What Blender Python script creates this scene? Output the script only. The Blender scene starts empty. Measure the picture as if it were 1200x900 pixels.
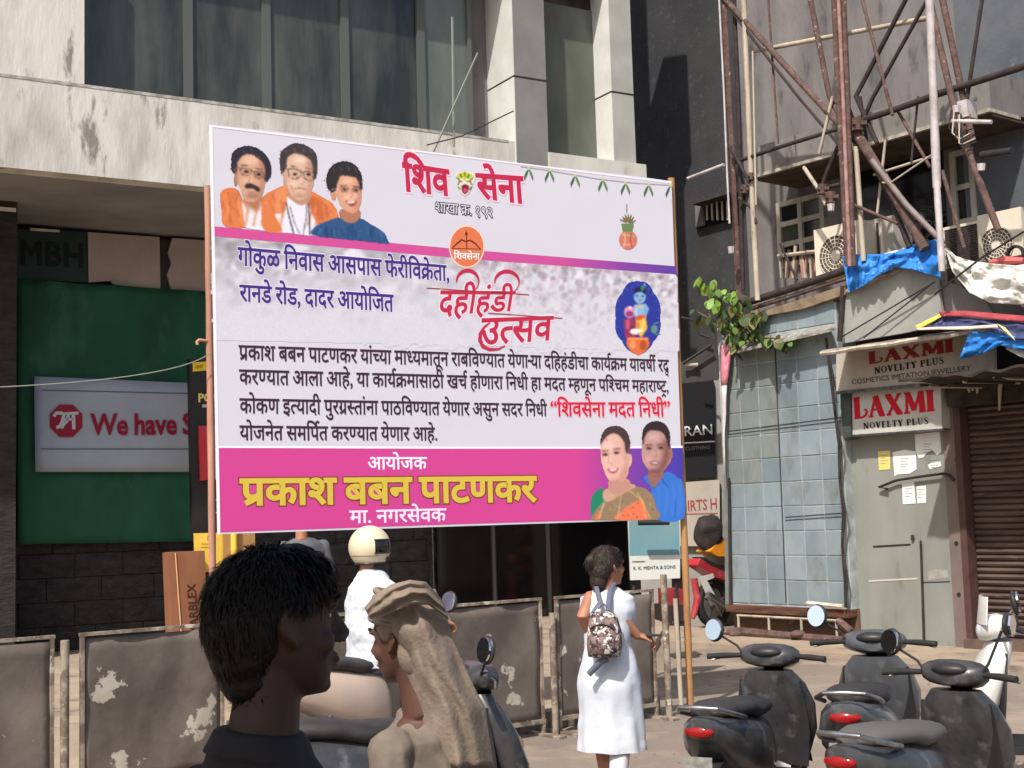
import bpy, bmesh, math, random, re
from mathutils import Vector, Matrix, noise, geometry
random.seed(7)
SC = bpy.context.scene
COL = SC.collection
V = Vector
R = math.radians

# ---------------------------------------------------------------- camera, sky, sun, exposure
F = 1600.0                     # focal length in pixels of the 1200 x 900 photograph
EYE = V((0, 0, 1.78))
PITCH = math.atan(155 / F)
ROLL = 0.030
cam = bpy.data.cameras.new('camera')
cam.sensor_width = 36
cam.lens = 36 * F / 1200
cam.clip_start = .05
cam.clip_end = 2000
camo = bpy.data.objects.new('camera', cam)
COL.objects.link(camo)
CR = (Matrix.Rotation(math.pi / 2 + PITCH, 3, 'X') @ Matrix.Rotation(-ROLL, 3, 'Z'))
camo.matrix_world = Matrix.Translation(EYE) @ CR.to_4x4()
SC.camera = camo

SUN_AZ = V((-.42, -.907))      # horizontal direction towards the sun
SUN_EL = R(50)
sund = V((SUN_AZ.x * math.cos(SUN_EL), SUN_AZ.y * math.cos(SUN_EL), math.sin(SUN_EL))).normalized()
sl = bpy.data.lights.new('sun', 'SUN')
sl.energy = 4.4
sl.angle = R(.9)
sl.color = (1, .955, .89)
so = bpy.data.objects.new('sun', sl)
so.rotation_euler = sund.to_track_quat('Z', 'Y').to_euler()
COL.objects.link(so)
w = bpy.data.worlds.new('World')
SC.world = w
w.use_nodes = True
nt = w.node_tree
sky = nt.nodes.new('ShaderNodeTexSky')
sky.sky_type = 'NISHITA'
sky.sun_disc = False
sky.sun_elevation = SUN_EL
sky.sun_rotation = math.atan2(SUN_AZ.x, SUN_AZ.y)
sky.dust_density = 3
bg = nt.nodes['Background']
bg.inputs['Strength'].default_value = .15
nt.links.new(sky.outputs[0], bg.inputs[0])
SC.view_settings.view_transform = 'Standard'
SC.view_settings.look = 'None'
SC.view_settings.exposure = .15
SC.view_settings.gamma = 1
SC.cycles.max_bounces = 6

# ---------------------------------------------------------------- geometry from sight lines (used to measure the place, all at real distances)
def ray(px, py):
    return (CR @ V(((px - 600) / F, -(py - 450) / F, -1))).normalized()

def at(px, py, Y):
    d = ray(px, py)
    return EYE + d * (Y / d.y)

def onground(px, py, z=0):
    d = ray(px, py)
    return EYE + d * ((z - EYE.z) / d.z)

class Plane:
    """a vertical plane through the point seen at column px at distance Y, running along compass angle deg"""
    def __init__(s, px, Y, deg, py=600, lean=0):
        p = at(px, py, Y)
        s.o = V((p.x, p.y, 0))
        s.d = V((math.sin(R(deg)), math.cos(R(deg)), 0))
        n = V((-s.d.y, s.d.x, 0))
        if n.dot(s.o) < 0: n = -n
        s.n = n                              # away from the viewer
    def hit(s, px, py, off=0):
        r = ray(px, py)
        t = ((s.o - s.n * off) - EYE).dot(s.n) / r.dot(s.n)
        return EYE + r * t
    def uz(s, px, py, off=0):
        h = s.hit(px, py, off)
        return (h - s.o).dot(s.d), h.z
    def pt(s, u, z, off=0):
        return s.o + s.d * u - s.n * off + V((0, 0, z))
    def shift(s, off):
        q = Plane.__new__(Plane)
        q.o = s.o - s.n * off; q.d = s.d; q.n = s.n
        return q

# ---------------------------------------------------------------- mesh collector
class G:
    def __init__(s):
        s.v = []; s.f = []; s.m = []
    def add(s, vs, fs, mi=0):
        b = len(s.v)
        s.v += [V(p) for p in vs]
        s.f += [tuple(i + b for i in f) for f in fs]
        s.m += [mi] * len(fs)
        return s
    def box(s, c, d, rot=None, mi=0):
        h = [x / 2 for x in d]
        vs = [V((sx * h[0], sy * h[1], sz * h[2])) for sx in (-1, 1) for sy in (-1, 1) for sz in (-1, 1)]
        if rot is not None: vs = [rot @ p for p in vs]
        vs = [p + V(c) for p in vs]
        return s.add(vs, [(0, 1, 3, 2), (4, 6, 7, 5), (0, 4, 5, 1), (2, 3, 7, 6), (0, 2, 6, 4), (1, 5, 7, 3)], mi)
    def pbox(s, P, u0, u1, z0, z1, back, front, mi=0):
        vs = [P.pt(u, z, o) for u in (u0, u1) for o in (back, front) for z in (z0, z1)]
        return s.add(vs, [(0, 1, 3, 2), (4, 6, 7, 5), (0, 4, 5, 1), (2, 3, 7, 6), (0, 2, 6, 4), (1, 5, 7, 3)], mi)
    def rbox(s, P, x0, y0, x1, y1, back, front, mi=0):
        u0, z1 = P.uz(x0, y0, front); u1, z0 = P.uz(x1, y1, front)
        return s.pbox(P, u0, u1, z0, z1, back, front, mi)
    def prism(s, pts, ext, mi=0):
        n = len(pts); pts = [V(p) for p in pts]; ext = V(ext)
        tris = geometry.tessellate_polygon([pts])
        b = [p + ext for p in pts]
        fs = [tuple(t) for t in tris] + [tuple(i + n for i in reversed(t)) for t in tris]
        fs += [(i, (i + 1) % n, (i + 1) % n + n, i + n) for i in range(n)]
        return s.add(pts + b, fs, mi)
    def flat(s, pts, mi=0):
        pts = [V(p) for p in pts]
        return s.add(pts, [tuple(t) for t in geometry.tessellate_polygon([pts])], mi)
    def tube(s, pts, r, n=8, mi=0, cap=True, sy=1.0, up=None):
        pts = [V(p) for p in pts]; k = len(pts)
        rr = r if isinstance(r, (list, tuple)) else [r] * k
        prev = None; vs = []
        for i, p in enumerate(pts):
            t = (pts[min(i + 1, k - 1)] - pts[max(i - 1, 0)])
            t = t.normalized() if t.length > 1e-9 else V((0, 0, 1))
            if prev is None:
                a = up if up is not None else (V((0, 0, 1)) if abs(t.z) < .9 else V((1, 0, 0)))
                x = V(a).cross(t).normalized()
            else:
                x = (prev - t * prev.dot(t)).normalized()
            prev = x; y = t.cross(x)
            for j in range(n):
                a = 2 * math.pi * j / n
                vs.append(p + x * math.cos(a) * rr[i] + y * math.sin(a) * rr[i] * sy)
        fs = [(i * n + j, i * n + (j + 1) % n, (i + 1) * n + (j + 1) % n, (i + 1) * n + j) for i in range(k - 1) for j in range(n)]
        if cap: fs += [tuple(reversed(range(n))), tuple(range((k - 1) * n, k * n))]
        return s.add(vs, fs, mi)
    def capsule(s, pts, r, n=12, mi=0):
        """a limb with rounded ends through pts with radius per point"""
        pts = [V(p) for p in pts]; k = len(pts)
        rr = list(r) if isinstance(r, (list, tuple)) else [r] * k
        P, Q = [], []
        t0 = (pts[0] - pts[1]).normalized(); t1 = (pts[-1] - pts[-2]).normalized()
        for a in (85, 60, 30): P.append(pts[0] + t0 * rr[0] * math.sin(R(a))); Q.append(rr[0] * math.cos(R(a)))
        P += pts; Q += rr
        for a in (30, 60, 85): P.append(pts[-1] + t1 * rr[-1] * math.sin(R(a))); Q.append(rr[-1] * math.cos(R(a)))
        return s.tube(P, Q, n, mi)
    def ball(s, c, d, nu=16, nv=10, mi=0, rot=None):
        vs = []; c = V(c); d = V(d)
        for i in range(1, nv):
            th = math.pi * i / nv
            for j in range(nu):
                ph = 2 * math.pi * j / nu
                vs.append(V((d.x * math.sin(th) * math.cos(ph), d.y * math.sin(th) * math.sin(ph), d.z * math.cos(th))))
        vs += [V((0, 0, d.z)), V((0, 0, -d.z))]
        if rot is not None: vs = [rot @ p for p in vs]
        vs = [p + c for p in vs]
        T = len(vs) - 2; B = T + 1
        fs = [(i * nu + j, i * nu + nu + j, i * nu + nu + (j + 1) % nu, i * nu + (j + 1) % nu) for i in range(nv - 2) for j in range(nu)]
        fs += [(T, j, (j + 1) % nu) for j in range(nu)] + [(B, (nv - 2) * nu + (j + 1) % nu, (nv - 2) * nu + j) for j in range(nu)]
        return s.add(vs, fs, mi)
    def loft(s, rings, mi=0, cap=True):
        n = len(rings[0]); vs = [V(p) for r_ in rings for p in r_]; k = len(rings)
        fs = [(i * n + j, i * n + (j + 1) % n, (i + 1) * n + (j + 1) % n, (i + 1) * n + j) for i in range(k - 1) for j in range(n)]
        if cap: fs += [tuple(reversed(range(n))), tuple(range((k - 1) * n, k * n))]
        return s.add(vs, fs, mi)
    def sheet(s, fn, nu, nv, thick=None, mi=0):
        vs = [V(fn(i / nu, j / nv)) for i in range(nu + 1) for j in range(nv + 1)]
        q = lambda i, j: i * (nv + 1) + j
        fs = [(q(i, j), q(i + 1, j), q(i + 1, j + 1), q(i, j + 1)) for i in range(nu) for j in range(nv)]
        if thick is not None:
            n = len(vs); t = V(thick)
            fs += [tuple(n + a for a in reversed(f)) for f in list(fs)]
            vs = vs + [p + t for p in vs]
            for i in range(nu):
                fs.append((q(i, 0) , n + q(i, 0), n + q(i + 1, 0), q(i + 1, 0))); fs.append((q(i, nv), q(i + 1, nv), n + q(i + 1, nv), n + q(i, nv)))
            for j in range(nv):
                fs.append((q(0, j), q(0, j + 1), n + q(0, j + 1), n + q(0, j))); fs.append((q(nu, j), n + q(nu, j), n + q(nu, j + 1), q(nu, j + 1)))
        return s.add(vs, fs, mi)
    def wheel(s, c, axis, r, wd, n=28, mi=0, prof=None):
        """ring lathed about axis through c; prof: list of (radius, offset)"""
        axis = V(axis).normalized()
        x = axis.orthogonal().normalized(); y = axis.cross(x)
        prof = prof or [(r, -wd * .3), (r, wd * .3), (r * .93, wd * .5), (r * .78, wd * .5), (r * .72, wd * .3), (r * .72, -wd * .3), (r * .78, -wd * .5), (r * .93, -wd * .5)]
        k = len(prof); vs = []
        for i in range(n):
            a = 2 * math.pi * i / n
            for (q, o) in prof: vs.append(V(c) + (x * math.cos(a) + y * math.sin(a)) * q + axis * o)
        fs = [(i * k + j, i * k + (j + 1) % k, ((i + 1) % n) * k + (j + 1) % k, ((i + 1) % n) * k + j) for i in range(n) for j in range(k)]
        return s.add(vs, fs, mi)
    def disc(s, c, axis, r, n=24, mi=0, thick=.004):
        axis = V(axis).normalized(); x = axis.orthogonal().normalized(); y = axis.cross(x)
        return s.prism([V(c) + x * r * math.cos(2 * math.pi * i / n) + y * r * math.sin(2 * math.pi * i / n) for i in range(n)], axis * thick, mi)
    def remesh(s, voxel, smooth=4):
        me = bpy.data.meshes.new('t'); me.from_pydata([tuple(p) for p in s.v], [], s.f); me.update()
        o = bpy.data.objects.new('t', me); COL.objects.link(o)
        m = o.modifiers.new('r', 'REMESH'); m.mode = 'VOXEL'; m.voxel_size = voxel
        if smooth:
            m2 = o.modifiers.new('s', 'SMOOTH'); m2.iterations = smooth; m2.factor = .5
        dg = bpy.context.evaluated_depsgraph_get(); dg.update()
        e = bpy.data.meshes.new_from_object(o.evaluated_get(dg))
        g = G(); g.add([v.co.copy() for v in e.vertices], [tuple(p.vertices) for p in e.polygons])
        bpy.data.objects.remove(o); bpy.data.meshes.remove(me); bpy.data.meshes.remove(e)
        return g
    def mesh(s, name, mats, org=V((0, 0, 0)), smooth=False):
        me = bpy.data.meshes.new(name)
        me.from_pydata([tuple(p - org) for p in s.v], [], s.f)
        for m in (mats if isinstance(mats, (list, tuple)) else [mats]): me.materials.append(m)
        me.polygons.foreach_set('material_index', s.m)
        if smooth: me.polygons.foreach_set('use_smooth', [True] * len(s.f))
        me.update()
        bm = bmesh.new(); bm.from_mesh(me); bmesh.ops.recalc_face_normals(bm, faces=bm.faces); bm.to_mesh(me); bm.free()
        if smooth and smooth is not True: me.set_sharp_from_angle(angle=R(smooth))
        return me

def worg(o):
    p = V((0, 0, 0))
    while o is not None:
        p += o.location; o = o.parent
    return p

def obj(name, g, mats, parent=None, smooth=False, label=None, cat=None, group=None, kind=None):
    if parent is None:
        xs = [p.x for p in g.v]; ys = [p.y for p in g.v]; zs = [p.z for p in g.v]
        org = V(((min(xs) + max(xs)) / 2, (min(ys) + max(ys)) / 2, min(zs)))
    else:
        org = worg(parent)
    o = bpy.data.objects.new(name, g.mesh(name, mats, org, smooth))
    COL.objects.link(o)
    if parent is None: o.location = org
    else: o.parent = parent
    tag(o, label, cat, group, kind)
    return o

def tag(o, label=None, cat=None, group=None, kind=None):
    if label: o['label'] = label
    if cat: o['category'] = cat
    if group: o['group'] = group
    if kind: o['kind'] = kind
    return o

def thing(name, label, cat, loc=(0, 0, 0), group=None):
    o = bpy.data.objects.new(name, None)
    o.empty_display_size = .1
    o.location = loc
    COL.objects.link(o)
    return tag(o, label, cat, group)

def copy_tree(o, parent=None):
    c = o.copy(); COL.objects.link(c); c.parent = parent
    for ch in list(o.children): copy_tree(ch, c)
    return c

# ---------------------------------------------------------------- materials
def mat(name, c, c2=None, rough=.8, sc=3.0, bump=0.0, bsc=None, metal=0, spec=.4, stretch=(1, 1, 1), lo=.35, hi=.65, c3=None, sc3=14, lo3=.55, hi3=.6, det=6, trans=0, coat=0, warp=0, world=False):
    m = bpy.data.materials.new(name); m.use_nodes = True
    t = m.node_tree; N = t.nodes; L = t.links
    b = N['Principled BSDF']
    b.inputs['Roughness'].default_value = rough
    b.inputs['Metallic'].default_value = metal
    b.inputs['Specular IOR Level'].default_value = spec
    if coat: b.inputs['Coat Weight'].default_value = coat; b.inputs['Coat Roughness'].default_value = .08
    if trans: b.inputs['Subsurface Weight'].default_value = 0; b.inputs['Transmission Weight'].default_value = trans
    c = tuple(c) + (1,)
    if c2 is None and c3 is None and not bump:
        b.inputs['Base Color'].default_value = c; m.diffuse_color = c
        return m
    tc = N.new('ShaderNodeTexCoord'); mp = N.new('ShaderNodeMapping'); mp.inputs['Scale'].default_value = stretch
    if world:
        ge = N.new('ShaderNodeNewGeometry'); L.new(ge.outputs['Position'], mp.inputs[0])
    else: L.new(tc.outputs['Object'], mp.inputs[0])
    def nz(scale, d=det):
        n = N.new('ShaderNodeTexNoise'); n.inputs['Scale'].default_value = scale; n.inputs['Detail'].default_value = d
        n.inputs['Roughness'].default_value = .62; n.inputs['Distortion'].default_value = warp
        L.new(mp.outputs[0], n.inputs[0]); return n
    def ramp(src, a, z):
        r = N.new('ShaderNodeMapRange'); r.inputs[1].default_value = a; r.inputs[2].default_value = z; r.clamp = True
        L.new(src, r.inputs[0]); return r.outputs[0]
    def mix(f, a, z):
        x = N.new('ShaderNodeMix'); x.data_type = 'RGBA'
        L.new(f, x.inputs[0])
        for i, q in ((6, a), (7, z)):
            if isinstance(q, tuple): x.inputs[i].default_value = q
            else: L.new(q, x.inputs[i])
        return x.outputs[2]
    cur = c
    if c2 is not None: cur = mix(ramp(nz(sc).outputs['Fac'], lo, hi), c, tuple(c2) + (1,))
    if c3 is not None: cur = mix(ramp(nz(sc3).outputs['Fac'], lo3, hi3), cur, tuple(c3) + (1,))
    if isinstance(cur, tuple): b.inputs['Base Color'].default_value = cur
    else: L.new(cur, b.inputs['Base Color'])
    if bump:
        bp_ = N.new('ShaderNodeBump'); bp_.inputs['Strength'].default_value = min(1, bump * 1.0); bp_.inputs['Distance'].default_value = .02
        L.new(nz(bsc or sc * 4, 8).outputs['Fac'], bp_.inputs['Height']); L.new(bp_.outputs[0], b.inputs['Normal'])
    m.diffuse_color = c
    return m

def srgb(r, g, b):
    f = lambda x: ((x / 255) / 12.92) if x / 255 <= .04045 else (((x / 255) + .055) / 1.055) ** 2.4
    return (f(r), f(g), f(b))

MT = {}
def ink(r, g, b):
    k = ('ink', r, g, b)
    if k not in MT: MT[k] = mat('printed_ink', srgb(r, g, b), rough=.62, spec=.25)
    return MT[k]
# ---------------------------------------------------------------- lettering
_gl = {}
def bolder(gl, off):
    """grow a filled letter outwards along its own edge; counters close only a little"""
    vs, fs = gl
    key = {}; idx = []
    pts = []
    for x, y in vs:
        k = (round(x, 5), round(y, 5))
        if k not in key: key[k] = len(pts); pts.append((x, y))
        idx.append(key[k])
    ed = {}
    F_ = []
    for f in fs:
        f = [idx[i] for i in f]
        ar = sum(pts[f[i]][0] * pts[f[(i + 1) % len(f)]][1] - pts[f[(i + 1) % len(f)]][0] * pts[f[i]][1] for i in range(len(f)))
        if ar < 0: f = f[::-1]
        F_.append(f)
        for i in range(len(f)): ed[(f[i], f[(i + 1) % len(f)])] = 1
    bd = [(a, b) for a, b in ed if (b, a) not in ed]
    nxt = {}
    nrm = {}
    for a, b in bd:
        nxt[a] = b
        t = V(pts[b]) - V(pts[a])
        if t.length < 1e-9: continue
        t.normalize(); n = V((t.y, -t.x))
        for q in (a, b): nrm.setdefault(q, []).append(n)
    loops = {}
    for a0 in list(nxt):
        if a0 in loops: continue
        lp = [a0]; c = nxt[a0]
        while c != a0 and c in nxt and len(lp) < 2000: lp.append(c); c = nxt[c]
        ar = sum(pts[lp[i]][0] * pts[lp[(i + 1) % len(lp)]][1] - pts[lp[(i + 1) % len(lp)]][0] * pts[lp[i]][1] for i in range(len(lp))) / 2
        for q in lp: loops[q] = ar
    out = list(pts)
    for q, ns in nrm.items():
        n = sum(ns, V((0, 0)))
        if n.length < 1e-6: continue
        n.normalize(); k = max(.55, n.dot(ns[0]))
        o = off / k
        if loops.get(q, 1) < 0: o = min(o, .35 * math.sqrt(abs(loops[q])) * .5)
        out[q] = tuple(V(pts[q]) + n * o)
    return out, [tuple(f) for f in F_]

def glyph(ch, off=0.0, res=2):
    k = (ch, round(off, 3))
    if k in _gl: return _gl[k]
    if off:
        _gl[k] = bolder(glyph(ch), off); return _gl[k]
    c = bpy.data.curves.new('t', 'FONT'); c.body = ch; c.size = 1; c.resolution_u = res
    o = bpy.data.objects.new('t', c); COL.objects.link(o)
    dg = bpy.context.evaluated_depsgraph_get(); dg.update()
    e = bpy.data.meshes.new_from_object(o.evaluated_get(dg))
    r = ([(v.co.x, v.co.y) for v in e.vertices], [tuple(p.vertices) for p in e.polygons])
    bpy.data.objects.remove(o); bpy.data.curves.remove(c); bpy.data.meshes.remove(e)
    _gl[k] = r
    return r

def adv(ch):
    if ch == ' ': return .24
    if '\u0900' <= ch <= '\u097f':
        if ch == 'ि': return .259
    a = glyph('|'); b = glyph(ch + '|')
    return max(x for x, y in b[0]) - max(x for x, y in a[0])

def cut(gl, xm):
    """keep what lies left of xm"""
    vs, fs = gl
    bm = bmesh.new(); bv = [bm.verts.new((x, y, 0)) for x, y in vs]
    for f in fs:
        try: bm.faces.new([bv[i] for i in f])
        except ValueError: pass
    bmesh.ops.bisect_plane(bm, geom=bm.verts[:] + bm.edges[:] + bm.faces[:], plane_co=(xm, 0, 0), plane_no=(1, 0, 0), clear_outer=True)
    bm.verts.index_update()
    r = ([(v.co.x, v.co.y) for v in bm.verts], [tuple(v.index for v in f.verts) for f in bm.faces])
    bm.free()
    return r

def stroke2(pts, w):
    vs, fs = [], []
    for i, p in enumerate(pts):
        a = V(pts[max(i - 1, 0)]); b = V(pts[min(i + 1, len(pts) - 1)]); t = (b - a).normalized(); n = V((-t.y, t.x))
        ww = w[i] if isinstance(w, (list, tuple)) else w
        vs += [tuple(V(p) + n * ww / 2), tuple(V(p) - n * ww / 2)]
    for i in range(len(pts) - 1): fs.append((2 * i, 2 * i + 1, 2 * i + 3, 2 * i + 2))
    return vs, fs

HAL = '्'
CONS = 'कखगघचछजझटठडढणतथदधनपफबभमयरऱलळवशषसह'
def deva(s, off=0.0):
    """set a Devanagari line: returns a list of (glyph, dx, dy, scale) and the width"""
    out = []; pen = 0.0; i = 0
    sw = .085 + 2 * off
    while i < len(s):
        ch = s[i]
        if ch not in CONS:
            if ch in '“”,.-' or not ('\u0900' <= ch <= '\u097f'):
                if ch != ' ': out.append((glyph(ch, off), pen, 0, 1))
                pen += adv(ch); i += 1; continue
            out.append((glyph(ch, off), pen, 0, 1)); pen += adv(ch); i += 1
            while i < len(s) and s[i] in 'ंँ':
                out.append((glyph(s[i], off), pen - .02, 0, 1)); i += 1
            continue
        cs = [ch]; i += 1
        while i + 1 < len(s) and s[i] == HAL and s[i + 1] in CONS:
            cs.append(s[i + 1]); i += 2
        ms = ''
        while i < len(s) and s[i] in 'ािीुूेैोौंँृ' + HAL: ms += s[i]; i += 1
        reph = len(cs) > 1 and cs[0] == 'र'
        if reph: cs = cs[1:]
        rak = len(cs) > 1 and cs[-1] == 'र'
        if rak: cs = cs[:-1]
        if 'ि' in ms:
            out.append((glyph('ि', off), pen, 0, 1)); pen += .259; ms = ms.replace('ि', '')
        for k, c in enumerate(cs[:-1]):
            a = adv(c)
            if c == 'ऱ':
                out.append((stroke2([(0, .30), (.06, .36), (.14, .37), (.22, .30)], .085 + 2 * off), pen, 0, 1)); pen += .2; continue
            if c == 'द' and cs[k + 1] == 'द':
                out.append((glyph('द', off), pen + .16, -.24, .62)); continue
            xm = a - (.30 if c == 'क' else .172) - off * .5
            out.append((cut(glyph(c, off), xm), pen, 0, 1)); pen += xm - .012
        c = cs[-1]; a = adv(c)
        out.append((glyph(c, off), pen, 0, 1))
        if rak:
            if c in 'टठ': out.append((stroke2([(.10, -.26), (.25, -.12), (.42, -.26)], sw), pen, 0, 1))
            else:
                sx = .36 if c == 'क' else a - .15
                out.append((stroke2([(sx, .20), (sx - .16, .11), (sx - .32, .03)], sw), pen, 0, 1))
        pen += a
        for m in ms:
            if m in 'ाीो':
                out.append((glyph(m, off), pen, 0, 1)); pen += .259
            elif m in 'ुू' and c == 'र': out.append((glyph(m, off), pen + .05, .3, .8))
            elif m in 'ंँ': out.append((glyph(m, off), pen - .02, 0, 1))
            else:
                dx = -.17 if c in 'कफ' else 0
                out.append((glyph(m, off), pen + dx, 0, 1))
        if reph:
            out.append((stroke2([(-.10, .60), (-.17, .68), (-.17, .80), (-.06, .86), (.03, .79)], sw), pen - .02, 0, 1))
    return out, pen

def latin(s, off=0.0, track=0.0):
    out = []; pen = 0
    for ch in s:
        if ch != ' ': out.append((glyph(ch, off), pen, 0, 1))
        pen += adv(ch) + track
    return out, pen - track

# slab lettering drawn stroke by stroke for the shop signs (thick and thin strokes with serifs)
T_, t_ = .27, .10
SLAB = {
 'L': (.62, [([(.16, .04), (.16, .96)], T_), ([(.02, .96), (.32, .96)], t_), ([(.02, .04), (.40, .04), (.54, .12), (.60, .28), (.55, .40), (.46, .38)], [.1, .1, .12, .12, .1, .06])]),
 'A': (.74, [([(.10, .04), (.36, .98)], t_ * 1.2), ([(.34, .98), (.60, .04)], T_), ([(.0, .04), (.22, .04)], t_), ([(.46, .04), (.74, .04)], t_), ([(.16, .34), (.52, .34)], t_)]),
 'X': (.74, [([(.12, .95), (.60, .05)], T_), ([(.60, .95), (.12, .05)], t_ * 1.3), ([(.0, .96), (.28, .96)], t_), ([(.50, .96), (.72, .96)], t_), ([(.02, .04), (.24, .04)], t_), ([(.46, .04), (.74, .04)], t_)]),
 'M': (.92, [([(.12, .04), (.16, .96)], t_ * 1.3), ([(.20, .96), (.46, .12)], T_ * .9), ([(.46, .12), (.72, .96)], t_ * 1.3), ([(.76, .96), (.80, .04)], T_), ([(.0, .04), (.26, .04)], t_), ([(.64, .04), (.94, .04)], t_), ([(.04, .96), (.28, .96)], t_), ([(.66, .96), (.90, .96)], t_)]),
 'I': (.36, [([(.17, .04), (.17, .96)], T_), ([(.0, .04), (.34, .04)], t_), ([(.0, .96), (.34, .96)], t_)]),
 'N': (.80, [([(.12, .04), (.12, .96)], t_ * 1.3), ([(.14, .94), (.64, .06)], T_), ([(.66, .04), (.66, .96)], t_ * 1.3), ([(.0, .04), (.24, .04)], t_), ([(.54, .96), (.80, .96)], t_), ([(.0, .96), (.2, .96)], t_)]),
 'O': (.76, [([(.38 + .30 * math.cos(a * math.pi / 6), .5 + .45 * math.sin(a * math.pi / 6)) for a in range(13)], [.2 if abs(math.cos(a * math.pi / 6)) > .6 else .1 for a in range(13)])]),
 'V': (.74, [([(.14, .96), (.38, .04)], T_), ([(.38, .04), (.62, .96)], t_ * 1.2), ([(.0, .96), (.28, .96)], t_), ([(.50, .96), (.74, .96)], t_)]),
 'E': (.62, [([(.16, .04), (.16, .96)], T_), ([(.02, .04), (.56, .04), (.58, .24)], t_), ([(.02, .96), (.54, .96), (.56, .76)], t_), ([(.2, .5), (.42, .5)], t_)]),
 'T': (.68, [([(.34, .04), (.34, .96)], T_), ([(.02, .74), (.04, .95), (.64, .95), (.66, .74)], t_), ([(.20, .04), (.48, .04)], t_)]),
 'Y': (.70, [([(.12, .96), (.35, .48)], T_), ([(.35, .48), (.58, .96)], t_ * 1.2), ([(.35, .5), (.35, .04)], T_), ([(.0, .96), (.24, .96)], t_), ([(.46, .96), (.70, .96)], t_), ([(.2, .04), (.5, .04)], t_)]),
 'P': (.64, [([(.16, .04), (.16, .96)], T_), ([(.02, .04), (.32, .04)], t_), ([(.02, .95), (.36, .95), (.54, .86), (.56, .70), (.50, .54), (.34, .46), (.18, .46)], [.09, .09, .14, .18, .14, .09, .09])]),
 'U': (.76, [([(.16, .96), (.16, .30), (.26, .08), (.42, .05), (.56, .12), (.62, .30), (.62, .96)], [.2, .2, .14, .1, .1, .1, .1]), ([(.02, .96), (.30, .96)], t_), ([(.5, .96), (.74, .96)], t_)]),
 'S': (.58, [([(.50, .74), (.44, .93), (.26, .95), (.10, .84), (.12, .64), (.30, .52), (.46, .40), (.50, .20), (.38, .06), (.20, .05), (.08, .12), (.06, .28)], [.06, .08, .1, .14, .18, .2, .2, .18, .12, .1, .08, .06])]),
 'C': (.70, [([(.62, .74), (.54, .92), (.36, .96), (.16, .82), (.10, .50), (.16, .18), (.36, .04), (.54, .08), (.62, .24)], [.06, .08, .1, .18, .2, .18, .1, .08, .06])]),
 'J': (.48, [([(.28, .96), (.28, .26), (.20, .08), (.08, .06), (.02, .18)], [.2, .2, .14, .08, .06]), ([(.12, .96), (.44, .96)], t_)]),
 'W': (1.0, [([(.14, .96), (.32, .06)], T_ * .9), ([(.32, .06), (.48, .90)], t_), ([(.48, .90), (.66, .06)], T_ * .9), ([(.66, .06), (.84, .96)], t_), ([(.0, .96), (.28, .96)], t_), ([(.72, .96), (.96, .96)], t_)]),
 'R': (.72, [([(.16, .04), (.16, .96)], T_), ([(.02, .04), (.30, .04)], t_), ([(.02, .95), (.36, .95), (.54, .86), (.54, .62), (.34, .50), (.18, .50)], [.09, .09, .14, .16, .09, .09]), ([(.36, .5), (.62, .05), (.72, .05)], [.18, .16, .1])]),
}
def slab(s, track=.06):
    out = []; pen = 0
    for ch in s:
        if ch == ' ': pen += .4; continue
        wd, st = SLAB[ch]
        for pts, ww in st: out.append((stroke2(pts, ww), pen, 0, 1))
        pen += wd + track
    return out, pen - track

def setline(P, run, p0, p1, h0, h1, name, m, parent, off=.003, skew=0.0, cap=.622, label=None, voff=0.0, gadd=None):
    """place a set line on plane P: p0, p1 ends of the baseline as seen, h0, h1 the height of the letters there"""
    gl, wd = run
    a = V(P.uz(p0[0], p0[1], off)); b = V(P.uz(p1[0], p1[1], off))
    ha = P.uz(p0[0], p0[1] - h0, off)[1] - a.y; hb = P.uz(p1[0], p1[1] - h1, off)[1] - b.y
    g = gadd or G()
    k = 0
    for (vs, fs), dx, dy, sc in gl:
        q = []
        for x, y in vs:
            X = (x * sc + dx); Y = y * sc + dy
            X += skew * Y
            t = X / wd
            hh = ha + (hb - ha) * t
            q.append(P.pt(a.x + (b.x - a.x) * t, a.y + (b.y - a.y) * t + Y / cap * hh, off + voff + .00004 * (k % 9)))
        g.add(q, fs)
        k += 1
    if gadd is None: return obj(name, g, m, parent, label=label)
    return g
# ---------------------------------------------------------------- shared materials
concrete = mat('weathered_plaster', srgb(206, 202, 194), srgb(168, 163, 155), rough=.92, sc=1.9, bump=.6, bsc=9, stretch=(1, 1, .3), lo=.42, hi=.66, c3=srgb(132, 126, 118), sc3=3.4, lo3=.585, hi3=.66, det=11)
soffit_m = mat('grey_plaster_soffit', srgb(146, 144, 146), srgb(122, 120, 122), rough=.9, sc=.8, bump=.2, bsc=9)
darkstone = mat('rough_black_stone', srgb(56, 54, 54), srgb(34, 32, 32), rough=.85, world=True, sc=5, bump=1.0, bsc=16, stretch=(1, 1, 2.2), c3=srgb(96, 92, 90), sc3=18, lo3=.62, hi3=.74)
greycolumn = mat('dark_dressed_stone', srgb(52, 47, 45), srgb(30, 27, 26), rough=.8, sc=4, bump=.9, bsc=12, stretch=(1, 1, 3))
acp = mat('grey_cladding', srgb(132, 131, 129), srgb(120, 119, 117), rough=.45, sc=2)
acp_w = mat('white_cladding', srgb(214, 214, 208), srgb(196, 196, 188), rough=.5, sc=2)
darkglass = mat('dark_window_glass', srgb(40, 44, 40), srgb(92, 94, 86), rough=.14, sc=1.1, spec=.5, stretch=(1, 1, .22), lo=.42, hi=.7)
blackglass = mat('black_shop_glass', srgb(16, 16, 18), srgb(26, 24, 24), rough=.1, sc=.8, spec=.7)
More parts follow.
